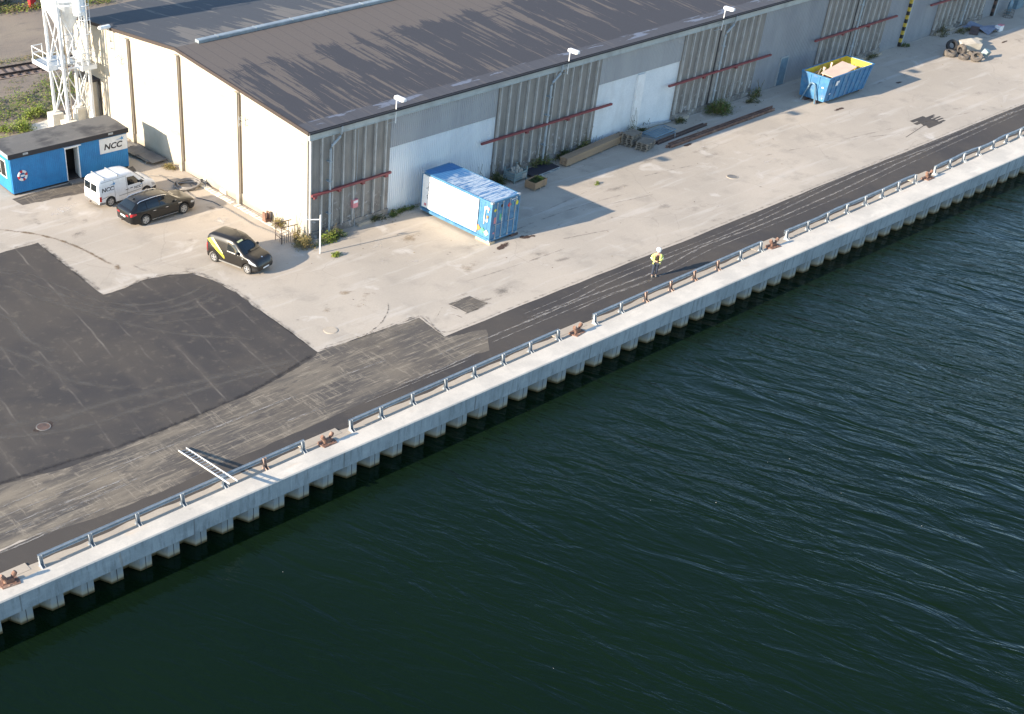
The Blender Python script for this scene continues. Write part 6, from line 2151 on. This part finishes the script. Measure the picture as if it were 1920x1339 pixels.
tag(mb.build('scrap_pieces', M['stone'], None, loc=(16.15, -1.38, 0)), 'broken grey stones and scrap heaped in the pallet cage', 'scrap')
# wooden planter box
pb = thing('planter_box', 'low brown wooden box with dark soil and green plants in front of the cage', 'box', (16.35, -3.05, 0), R(7))
mb = MB()
for k in range(2):
    z = 0.12+k*0.22
    for (x0, x1, y0, y1) in ((0, 1.28, 0, 0.03), (0, 1.28, 0.80, 0.83), (0.0, 0.03, 0.031, 0.799), (1.25, 1.28, 0.031, 0.799)):
        mb.box(x0, x1, y0, y1, z, z+0.213)
mb.build('boards', M['newwood'], pb)
mb = MB()
for x in (0.05, 0.6, 1.13):
    mb.box(x, x+0.1, 0.02, 0.81, 0, 0.115)
mb.box(0.04, 1.24, 0.04, 0.79, 0.116, 0.16)
mb.build('feet', M['palletwood'], pb)
MB().box(0.032, 1.248, 0.032, 0.798, 0.165, 0.42).build('soil', M['soil'], pb)
mb = MB()
r = random.Random(21)
for k in range(420):
    x = r.uniform(0.35, 1.2)
    k2 = (x-0.35)/0.85
    leaf(mb, (16.35+x-0.1*0.4, -3.05+r.uniform(0.1, 0.75)+x*0.12, 0.42+r.uniform(0, 0.05+0.16*k2)), 0.12, r, 1 if k2 > 0.62 else 0)
tag(mb.build('potted_plants', [M['darkleaf'], M['brightleaf']]), 'green and yellow plants growing in the low wooden box', 'plants')
# dark sheeting on a long pallet
ds = thing('sheeted_pallet', 'dark sheet lying on a long low white pallet between cage and timber', 'pallet', (17.75, -1.55, 0), R(4))
MB().box(0.0, 2.7, 0.0, 1.1, 0.15, 0.19).build('sheeting', M['darktarp'], ds)
mb = MB()
for y in (-0.03, 1.03):
    mb.box(-0.02, 2.72, y, y+0.08, 0.10, 0.149)
    mb.box(-0.02, 2.72, y, y+0.08, 0.0, 0.03)
    for x in (-0.02, 0.86, 1.74, 2.60):
        mb.box(x, x+0.12, y, y+0.08, 0.031, 0.099)
mb.build('bearers', M['galv'], ds)
# weeds along the long wall
WD = [
 (0.9, -0.75, 0.75, 0.4, 0.55, 700, 'brightleaf', 'bright green weed at the wall foot behind the white bar post towards the ribbed wall', 0.1),
 (1.75, -0.6, 0.5, 0.35, 0.6, 420, 'leaf', 'green weed under the downpipe beside the gable corner', 0.1),
 (0.05, -2.62, 0.34, 0.22, 0.28, 260, 'brightleaf', 'small bright weed alone on the concrete below the white bar post', 0.05),
 (-0.75, -0.6, 0.65, 0.45, 0.75, 700, 'dryleaf', 'dry straw coloured weed at the sunlit gable corner by the white bar post', 0.5),
 (-0.55, 0.3, 0.4, 0.35, 1.1, 300, 'dryleaf', 'tall dry weed leaning on the gable beside the barred rack', 0.6),
 (-0.45, 2.55, 0.4, 0.55, 0.7, 420, 'dryleaf', 'brownish weed on the gable between rack and rusty block', 0.5),
 (-0.35, -0.05, 0.4, 0.3, 0.5, 260, 'darkleaf', 'dark green weed just behind the white bar post', 0.1),
 (5.2, -0.45, 0.6, 0.25, 0.45, 300, 'darkleaf', 'small dark weed below the red rail beside the gable corner', 0.05),
 (6.7, -0.35, 0.5, 0.25, 0.5, 300, 'leaf', 'dark weed where ribbed wall meets the white sheeting', 0.05),
 (7.9, -0.25, 0.7, 0.2, 0.35, 300, 'leaf', 'low weeds at the foot of the white sheeting beside the container', 0.05),
 (13.4, -0.5, 0.7, 0.5, 1.0, 420, 'darkleaf', 'thin dark weed standing behind the sea container', 0.1),
 (15.4, -0.6, 0.7, 0.5, 0.8, 620, 'darkleaf', 'dark weed between sea container and pallet cage', 0.1),
 (17.6, -0.4, 1.0, 0.35, 0.55, 600, 'darkleaf', 'dark weeds behind the pallet cage', 0.05),
 (19.6, -0.35, 1.0, 0.4, 1.0, 800, 'leaf', 'tall weeds growing behind the dark sheeted pallet', 0.25),
 (21.9, -0.35, 1.1, 0.35, 0.65, 700, 'darkleaf', 'dark weeds behind the cut end of the timber pack', 0.1),
 (23.9, -0.3, 0.8, 0.35, 1.05, 620, 'leaf', 'yellowish tall weed behind the middle of the timber pack', 0.35),
 (25.3, -0.25, 0.6, 0.25, 0.6, 400, 'darkleaf', 'dark weed where timber pack meets the white infill wall', 0.1),
 (28.9, -0.35, 0.5, 0.3, 1.3, 360, 'darkleaf', 'thin tall weed behind the taller pallet stack', 0.05),
 (30.4, -0.2, 0.8, 0.2, 0.55, 360, 'darkleaf', 'dark weed at the white wall behind the barrier panels', 0.05),
 (33.9, -0.6, 0.55, 0.4, 0.4, 320, 'darkleaf', 'low weed at the white infill wall beyond the barrier panels', 0.2),
 (37.8, -1.05, 1.0, 0.75, 1.15, 2200, 'leaf', 'big round green bush under the downpipe past the white infill wall', 0.2),
 (42.9, -0.45, 0.6, 0.4, 0.9, 420, 'leaf', 'brownish weed where the ribbed wall meets the sheet wall before the skip', 0.4),
 (41.6, -1.1, 0.6, 0.4, 0.45, 320, 'darkleaf', 'low dark weed on the concrete between round bush and skip', 0.3),
 (53.2, -0.5, 1.6, 0.4, 0.7, 700, 'darkleaf', 'dark brown weeds behind the far end of the skip', 0.45),
 (58.3, -0.4, 1.0, 0.3, 0.5, 300, 'darkleaf', 'low dark weeds between the skip and the striped post', 0.4),
 (63.3, -0.4, 0.4, 0.3, 0.35, 200, 'leaf', 'small weed at the foot of the striped post', 0.1),
 (68.7, -0.5, 0.8, 0.4, 0.9, 420, 'darkleaf', 'weed at the foot of the ribbed wall behind the tarpaulin', 0.3),
 (71.2, -1.1, 1.3, 0.4, 0.4, 420, 'darkleaf', 'low brown weeds beside the crumpled tarpaulin', 0.6),
]
for (x, y, rx, ry, h, n, lm, lb, dry) in WD:
    weed('weed', lb, x, y, rx, ry, h, n, M[lm], 0.13, tall=4 if h > 0.5 else 0, dry=dry)
weed('weed', 'small yellow flowering weed at the shadow edge past the planter box', 20.6, -4.55, 0.22, 0.2, 0.2, 120, M['brightleaf'], 0.1)
weed('weed', 'yellowish dry weed at the gable foot beside the grey boards', -0.75, 14.15, 0.55, 0.5, 0.4, 420, M['dryleaf'], 0.13, dry=0.4)

# ------------------------------------------------------------------ things by the gable
t = thing('bar_post', 'white bar post with a slanting arm standing at the warehouse corner', 'post', (-0.48, -1.81, 0))
MB().cyl((0, 0, 0), (0, 0, 2.4), 0.042, n=10).build('post', M['white'], t)
mb = MB()
mb.tube([(0, 0, 2.12), (-0.55, 0.28, 2.16), (-0.72, 0.36, 2.18), (-0.74, 0.37, 2.42)], 0.035, 8)
mb.build('arm', M['white'], t)
t = thing('barred_rack', 'dark steel rack with bars and hoops against the sunlit gable corner', 'rack', (-1.25, 0.45, 0), R(-8))
mb = MB()
for (x, y) in ((-0.35, 0), (0.55, 0), (-0.35, 0.75), (0.55, 0.75)):
    mb.cyl((x, y, 0), (x, y, 1.05), 0.022, n=6)
for y in (0, 0.75):
    mb.beam((-0.4, y, 1.05), (0.75, y, 1.05), 0.04, 0.04)
mb.beam((-0.35, 0, 0.35), (-0.35, 0.75, 0.35), 0.03, 0.03)
mb.beam((-0.35, 0, 1.0), (-0.35, 0.75, 1.0), 0.03, 0.03)
mb.build('frame', M['darkrust'], t)
mb = MB()
for k in range(5):
    x = -0.28+k*0.14
    mb.tube([(x, 0.02, 0.02), (x, 0.02, 0.55), (x+0.02, 0.15, 0.68), (x, 0.3, 0.55), (x, 0.32, 0.02)], 0.018, 6)
mb.build('hoops', M['greyboard'], t)
t = thing('rusty_stool', 'rusty brown iron stand at the foot of the gable', 'stand', (-0.38, 3.65, 0))
mb = MB()
mb.box(-0.2, 0.2, -0.18, 0.18, 0.0, 0.16)
mb.build('base', M['rust'], t)
for s in (-0.15, 0.15):
    MB().box(-0.05+s, 0.03+s, -0.15, 0.15, 0.16, 0.62).build('upright', M['rust'], t)
mb = MB()
r = random.Random(14)
for k in range(30):
    y = 1.35+k*0.32
    if r.random() < 0.1:
        continue
    mb.box(-0.62+r.uniform(-.03, .03)-0.02*k*0.1, -0.30+r.uniform(-.03, .03), y, y+0.27, -0.05, 0.03+r.uniform(0, .03))
tag(mb.build('kerb', M['slab']), 'broken row of pale kerb stones along the foot of the gable', 'kerb')
mb = MB()
P = [(-1.83, 13.6), (-1.7, 11.9), (-1.95, 9.3), (-1.4, 8.0), (-1.3, 6.3), (-1.33, 3.6), (-1.05, 2.1), (-0.9, 1.2)]
mb.tube([(x, y, 0.03) for x, y in P], 0.026, 6)
tag(mb.build('cable', M['greyboard']), 'dark cable lying along the foot of the sunlit gable', 'cable')
mb = MB()
mb.tube([(-2.75, 14.2, 0.03), (-1.3, 12.8, 0.03), (-0.9, 11.6, 0.03), (-1.1, 10.8, 0.04)], 0.022, 6)
tag(mb.build('cable', M['hose']), 'grey cable running from the blue office to the hose coil', 'cable')
t = thing('hose_coil', 'coil of thick grey hose on the concrete in front of the black estate car', 'hose', (-1.35, 10.95, 0))
mb = MB()
n = 260
P = []
for i in range(n):
    a = i/n*2*math.pi*6.4
    rr = 0.62+0.10*math.sin(i*0.11)+0.05*math.sin(i*0.043+1)+0.12*(i/n)
    P.append((rr*math.cos(a)*1.12, rr*math.sin(a), 0.05+0.20*(i/n)+0.03*math.sin(a*1.7)))
P += [(0.98, -0.25, 0.2), (1.05, -0.55, 0.1), (0.95, -0.85, 0.05)]
mb.tube(P, 0.048, 7)
mb.build('hose', M['hose'], t, smooth=True)
t = thing('board_stack', 'stack of dark grey boards lying beside the shaded foot of the gable', 'boards', (-0.85, 15.2, 0), R(2))
mb = MB()
mb.box(-0.6, 0.62, 0.3, 3.6, 0.16, 0.20)
mb.box(-0.72, 0.5, 1.8, 4.0, 0.205, 0.235)
mb.box(-0.5, 0.66, -0.1, 1.75, 0.205, 0.24)
mb.box(-0.15, 0.25, 3.2, 4.9, 0.24, 0.265)
mb.build('boards', M['greyboard'], t)
mb = MB()
for y in (0.5, 1.7, 2.9, 3.7):
    mb.box(-0.6, 0.6, y, y+0.1, 0.0, 0.155)
mb.build('bearers', M['palletwood'], t)

# ------------------------------------------------------------------ ladder over the guardrail
lx, ly = -18.56, -14.28
t = thing('ladder', 'pale aluminium ladder leaning from the asphalt over the guardrail', 'ladder', (lx, ly, 0))
Bv, Tv = Vector((0.0, 0.0, 0.05)), Vector((-0.32, -4.62, 0.90))
d = (Tv-Bv).normalized()
sd_ = Vector((0.205, -0.014, 0))
mb = MB()
for s in (-1, 1):
    mb.beam(Bv+sd_*s, Tv+sd_*s, 0.03, 0.075)
mb.build('rails', M['chrome'] if False else dirty('dull_aluminium', (0.66, 0.65, 0.62), (0.56, 0.55, 0.53), 3, rough=0.45, metal=0.25), t)
mb = MB()
for k in range(15):
    p = Bv+d*(0.18+k*0.288)
    mb.cyl(p-sd_, p+sd_, 0.019, n=6)
mb.build('rungs', M['galv'], t)

# ------------------------------------------------------------------ manhole covers
def manhole(x, y, r, label, mat, ringmat='tan'):
    t = thing('manhole_cover', label, 'manhole', (x, y, 0.0), 0, 'round manhole covers')
    mb = MB()
    mb.lathe([(0, 0.022), (r*0.96, 0.022), (r*0.97, 0.016)], 24)
    mb.build('lid', mat, t)
    mb = MB()
    mb.lathe([(r*0.98, 0.017), (r*0.99, 0.024), (r*1.12, 0.022), (r*1.14, 0.0)], 24)
    mb.build('ring', M[ringmat], t)
manhole(-22.75, -8.62, 0.32, 'round brown manhole cover alone in the dark asphalt field', M['darkrust'], 'greyboard')
manhole(-5.82, -9.5, 0.34, 'round tan manhole cover in the pale concrete beside the asphalt edge', M['tan'])
manhole(28.9, -9.2, 0.34, 'round manhole cover in the concrete yard below the steel bars', M['greyboard'])

# ------------------------------------------------------------------ tyres and rubble
tyre_mats = [M['rubber'], M['dustyrubber']]
def tyre(x, y, z, R0, tilt, rz, mat, label):
    Mx = Matrix.Rotation(rz, 4, 'Z') @ Matrix.Rotation(tilt, 4, 'X')
    mb = MB()
    w = R0*0.34
    mb.lathe([(R0*0.56, -w), (R0*0.9, -w), (R0*0.98, -w*0.7), (R0, 0), (R0*0.98, w*0.7), (R0*0.9, w), (R0*0.56, w), (R0*0.60, w*0.6), (R0*0.62, 0), (R0*0.60, -w*0.6), (R0*0.56, -w)], 26, M=Mx)
    o = mb.build('tyre', mat, None, smooth=False, loc=(x, y, z))
    return tag(o, label, 'tyre', 'old tyres in the heap by the wall')
tyre(65.35, -3.30, 0.46, 0.47, R(58), R(-35), tyre_mats[0], 'black tyre propped upright at the back of the heap')
tyre(64.2, -3.95, 0.20, 0.52, R(8), R(20), tyre_mats[1], 'flat lying tyre below the propped upright one')
tyre(65.15, -4.35, 0.42, 0.46, R(80), R(70), tyre_mats[1], 'dusty tyre standing on edge between the flat one and the block')
tyre(64.45, -5.05, 0.15, 0.44, R(4), 0, tyre_mats[1], 'flat tyre with a pale inside at the front of the heap')
tyre(65.6, -5.15, 0.22, 0.40, R(12), R(40), tyre_mats[1], 'dusty flat tyre in front of the pale concrete block')
tyre(64.75, -5.95, 0.32, 0.46, R(35), R(-60), tyre_mats[1], 'brown dusty tyre holding the crushed can')
mb = MB()
mb.prism([(-0.85, 0), (0.8, 0.04), (0.88, 0.5), (0.35, 0.62), (-0.7, 0.58)], -0.55, 0.5, 'y')
o = mb.build('concrete_block', M['stone'], None, loc=(66.6, -4.1, 0.2))
o.rotation_euler = (R(6), R(-5), R(-32))
tag(o, 'large pale broken concrete block on top of the tyre heap', 'block')
mb = MB()
mb.prism([(-0.45, -0.4), (0.5, -0.35), (0.55, 0.35), (0, 0.5), (-0.5, 0.3)], 0, 0.55, 'z')
tag(mb.build('concrete_lump', M['stone'], None, loc=(68.3, -3.7, 0)), 'smaller pale concrete lump behind the tyre heap', 'block')
mb = MB()
mb.prism([(-0.25, -0.2), (0.3, -0.22), (0.35, 0.2), (-0.2, 0.28)], 0, 0.45, 'z')
o = mb.build('green_can', M['greensteel'], None, loc=(65.9, -5.95, 0.25))
o.rotation_euler = (R(25), R(10), 0)
tag(o, 'grey green crushed can in the front tyre of the heap', 'can')
# crumpled tarpaulin, dark board and white bucket at the far end
mb = MB()
r = random.Random(17)
def F(u, q):
    return (72.0+u*1.9+0.2*math.sin(q*5), -2.9+q*2.4, 0.03+0.32*abs(math.sin(u*4.1+q*2.0)*math.sin(q*3.7+u))+0.18*(1-abs(2*u-1)))
mb.grid(F, list(np.linspace(0, 1, 14)), list(np.linspace(0, 1, 14)))
tag(mb.build('tarpaulin', M['tarp']), 'crumpled blue grey tarpaulin on the ground far along the wall', 'tarpaulin')
plank('board', 'dark board lying against the crumpled tarpaulin', (71.0, -2.1, 0.05), (72.2, -1.5, 0.35), 0.7, 0.04, M['darkrust'], None)
t = thing('bucket', 'white square bucket with a reddish lid beside the tarpaulin', 'bucket', (74.0, -2.7, 0))
MB().prism([(-0.32, -0.25), (0.3, -0.25), (0.32, 0.25), (-0.3, 0.25)], 0, 0.42, 'z').build('body', M['white'], t)
MB().box(0.0, 0.45, -0.2, 0.2, 0.421, 0.47).build('lid', M['pink'], t)
t = thing('gas_bottle', 'small blue bottle standing by the wall beyond the dark post', 'bottle', (79.3, -0.6, 0))
MB().lathe([(0, 0), (0.2, 0), (0.2, 0.95), (0.08, 1.15), (0.06, 1.3), (0, 1.3)], 14).build('bottle', M['bluesteel'], t, smooth=True)
t = thing('wire_basket', 'grey wire basket on the ground beside the blue bottle', 'basket', (78.4, -1.1, 0))
mb = MB()
for z in (0.05, 0.3, 0.55):
    mb.torus((0, 0, z), 0.42, 0.02, 18, 5)
for k in range(14):
    a = k*2*math.pi/14
    mb.cyl((0.42*math.cos(a), 0.42*math.sin(a), 0), (0.42*math.cos(a), 0.42*math.sin(a), 0.56), 0.012, n=5)
mb.build('wires', M['greyboard'], t)
# scraps drifting on the water
mb = MB()
r = random.Random(77)
for k in range(9):
    x, y = r.uniform(-20, 12), r.uniform(-40, -22)
    s = r.uniform(0.015, 0.03)
    mb.add([(x-s, y-s, -1.585), (x+s, y-s*.5, -1.585), (x+s*.6, y+s, -1.58), (x-s*.8, y+s*.7, -1.58)], [(0, 1, 2, 3)])
struct(mb.build('floating_scraps', M['stone']), 'stuff')
# small litter and leaves blown about the yard
mb = MB()
for k in range(260):
    if r.random() < 0.6:
        x, y = r.uniform(-6, 75), -abs(r.gauss(0, 1.6))-0.3
    else:
        x, y = r.uniform(-14, 70), r.uniform(-13, 8)
        if x > 0:
            y = min(y, -1)
    s = r.uniform(0.02, 0.06)
    z = 0.012+r.random()*0.01
    a = r.uniform(0, 6)
    mb.add([(x+s*math.cos(a), y+s*math.sin(a), z), (x-s*math.sin(a), y+s*math.cos(a), z+0.01), (x-s*math.cos(a), y-s*math.sin(a), z), (x+s*math.sin(a)*.6, y-s*math.cos(a), z+0.005)], [(0, 1, 2, 3)], r.choice((0, 0, 1, 2)))
struct(mb.build('litter', [M['darkrust'], M['stone'], M['dryleaf']]), 'stuff')

# ------------------------------------------------------------------ the worker
def skin_mesh(name, nodes, edges, mat, parent, sub=2, root=0):
    me = bpy.data.meshes.new(name)
    me.from_pydata([n[0] for n in nodes], edges, [])
    o = bpy.data.objects.new(name, me)
    COL.objects.link(o)
    o.modifiers.new('skin', 'SKIN')
    if not me.skin_vertices:
        bm = bmesh.new()
        bm.from_mesh(me)
        bm.verts.layers.skin.verify()
        bm.to_mesh(me)
        bm.free()
    for i, n in enumerate(nodes):
        sv_ = me.skin_vertices[0].data[i]
        rr = n[1]
        sv_.radius = rr if isinstance(rr, tuple) else (rr, rr)
        sv_.use_root = (i == root)
    s = o.modifiers.new('sub', 'SUBSURF')
    s.levels = sub
    s.render_levels = sub
    dg = bpy.context.evaluated_depsgraph_get()
    m2 = bpy.data.meshes.new_from_object(o.evaluated_get(dg))
    bpy.data.objects.remove(o)
    bpy.data.meshes.remove(me)
    m2.name = name
    m2.materials.clear()
    m2.materials.append(mat)
    m2.polygons.foreach_set('use_smooth', [True]*len(m2.polygons))
    o = bpy.data.objects.new(name, m2)
    COL.objects.link(o)
    o.parent = parent
    return o
# local frame: faces -y, right hand towards -x
pn = thing('person', 'worker in a hi vis jacket, dark trousers and white helmet looking down at held hands', 'person', (13.17, -15.78, 0.006), R(-38))
HL, HR = Vector((0.055, -0.34, 1.13)), Vector((-0.055, -0.34, 1.13))
nodes = [((0, 0.0, 0.95), (0.15, 0.11)), ((0, 0.0, 1.12), (0.145, 0.105)), ((0, -0.01, 1.32), (0.17, 0.115)), ((0, -0.01, 1.46), (0.10, 0.08)), ((0, -0.025, 1.53), (0.055, 0.055)), ((0, -0.05, 1.62), (0.075, 0.09)), ((0, -0.05, 1.71), (0.078, 0.092)), ((0, -0.045, 1.77), (0.05, 0.06))]
edges = [(i, i+1) for i in range(7)]
def chain(start, pts):
    prev = start
    for p in pts:
        nodes.append(p)
        edges.append((prev, len(nodes)-1))
        prev = len(nodes)-1
    return prev
for s, H in ((-1, HR), (1, HL)):
    chain(3, [((s*0.19, 0.0, 1.43), 0.058), ((s*0.27, 0.01, 1.26), 0.048), ((s*0.29, -0.04, 1.13), 0.042), ((s*0.19, -0.20, 1.11), 0.034), ((s*0.10, -0.30, 1.12), 0.026), ((H.x+s*0.015, H.y, H.z), (0.040, 0.020))])
    hand = len(nodes)-1
    for k in range(4):
        o_ = (k-1.5)*0.017
        chain(hand, [((H.x-s*0.02, H.y-0.03+o_*0.4, H.z+0.005+o_), 0.0095), ((H.x-s*0.045, H.y-0.035, H.z-0.012+o_), 0.0085), ((H.x-s*0.05, H.y-0.005*k, H.z-0.03+o_), 0.0075)])
    chain(hand, [((H.x+s*0.0, H.y+0.015, H.z+0.028), 0.011), ((H.x-s*0.02, H.y-0.005, H.z+0.045), 0.009)])
    fx = s*0.10
    fy = -0.03 if s < 0 else 0.05
    chain(0, [((s*0.09, 0.0, 0.88), 0.095), ((s*0.105, fy*0.6-0.02, 0.50), 0.062), ((fx*1.15, fy+0.02, 0.12), 0.045), ((fx*1.15, fy+0.0, 0.06), 0.042), ((fx*1.25, fy-0.10, 0.045), 0.035)])
body = skin_mesh('body', nodes, edges, M['skin'], pn)
# face
mb = MB()
mb.prism([(-0.012, -0.145), (0.012, -0.145), (0.016, -0.12), (-0.016, -0.12)], 1.625, 1.665, 'z')
for s in (-1, 1):
    mb.lathe([(0.0, -0.012), (0.012, -0.006), (0.012, 0.006), (0.0, 0.012)], 8, M=Matrix.Translation((s*0.033, -0.128, 1.675)))
    mb.box(s*0.083-0.008, s*0.083+0.008, -0.06, -0.02, 1.63, 1.69)
mb.box(-0.026, 0.026, -0.139, -0.125, 1.595, 1.605)
mb.build('face', M['skin'], body)
def cloth(name, nodes, edges, mat):
    return skin_mesh(name, nodes, edges, mat, pn)
n2 = [((0, 0.0, 0.97), (0.165, 0.125)), ((0, 0.0, 1.15), (0.155, 0.115)), ((0, -0.01, 1.36), (0.185, 0.13)), ((0, -0.005, 1.455), (0.12, 0.095))]
cloth('shirt', n2, [(0, 1), (1, 2), (2, 3)], M['darkshirt'])
n3 = [((0, 0.03, 1.42), (0.13, 0.09)), ((0, 0.06, 1.25), (0.19, 0.08)), ((0, 0.06, 1.0), (0.20, 0.085)), ((0, 0.06, 0.84), (0.20, 0.08))]
e3 = [(0, 1), (1, 2), (2, 3)]
for s in (-1, 1):
    b = len(n3)
    n3 += [((s*0.20, 0.01, 1.42), 0.085), ((s*0.29, 0.02, 1.26), 0.078), ((s*0.31, -0.03, 1.14), 0.068), ((s*0.21, -0.18, 1.12), 0.055), ((s*0.135, -0.26, 1.12), 0.045)]
    e3 += [(0, b)]+[(b+i, b+i+1) for i in range(4)]
    b = len(n3)
    n3 += [((s*0.17, -0.085, 1.36), (0.06, 0.045)), ((s*0.175, -0.11, 1.08), (0.058, 0.04)), ((s*0.18, -0.11, 0.84), (0.06, 0.04))]
    e3 += [(b-5, b), (b, b+1), (b+1, b+2)]
jk = cloth('jacket', n3, e3, M['hivis'])
mb = MB()
for s in (-1, 1):
    mb.box(s*0.17-0.035, s*0.17+0.035, -0.163, -0.155, 0.98, 1.03)
    mb.torus((s*0.30, 0.0, 1.20), 0.075, 0.014, 14, 6, flat=2.0)
mb.box(-0.16, 0.16, 0.145, 0.152, 1.05, 1.10)
mb.build('reflective_band', M['reflect'], jk)
n4 = [((0, 0.0, 0.95), (0.165, 0.125))]
e4 = []
for s in (-1, 1):
    fy = -0.03 if s < 0 else 0.05
    b = len(n4)
    n4 += [((s*0.095, 0.0, 0.86), 0.11), ((s*0.11, fy*0.6-0.02, 0.50), 0.082), ((s*0.118, fy+0.02, 0.13), 0.070)]
    e4 += [(0, b), (b, b+1), (b+1, b+2)]
cloth('trousers', n4, e4, M['navy'])
for s in (-1, 1):
    fy = -0.03 if s < 0 else 0.05
    cloth('boot', [((s*0.118, fy+0.03, 0.13), 0.058), ((s*0.118, fy+0.01, 0.055), (0.055, 0.05)), ((s*0.128, fy-0.12, 0.045), (0.05, 0.042))], [(0, 1), (1, 2)], M['boot'])
mb = MB()
Mh = Matrix.Translation((0, -0.045, 1.705)) @ Matrix.Rotation(R(12), 4, 'X')
mb.lathe([(0.142, 0.0), (0.138, 0.05), (0.118, 0.10), (0.075, 0.137), (0.02, 0.15), (0, 0.15)], 20, M=Mh)
mb.lathe([(0.0, -0.002), (0.142, -0.002), (0.158, 0.0), (0.142, 0.012)], 20, M=Mh)
mb.box(-0.09, 0.09, -0.20, -0.12, -0.008, 0.008, M=Mh)
mb.build('helmet', M['white'], pn, smooth=True)
t = thing('remote_control', 'small dark remote control held in the hands of the worker', 'remote control', tuple(pn.matrix_basis @ Vector((0, 0, 0))), R(-38))
mb = MB()
mb.box(-0.075, 0.075, -0.40, -0.33, 1.105, 1.135)
mb.build('case', M['black'], t)
mb = MB()
mb.box(-0.06, 0.06, -0.405, -0.40, 1.12, 1.19)
mb.build('screen', M['glass'], t)
bpy.context.view_layer.update()
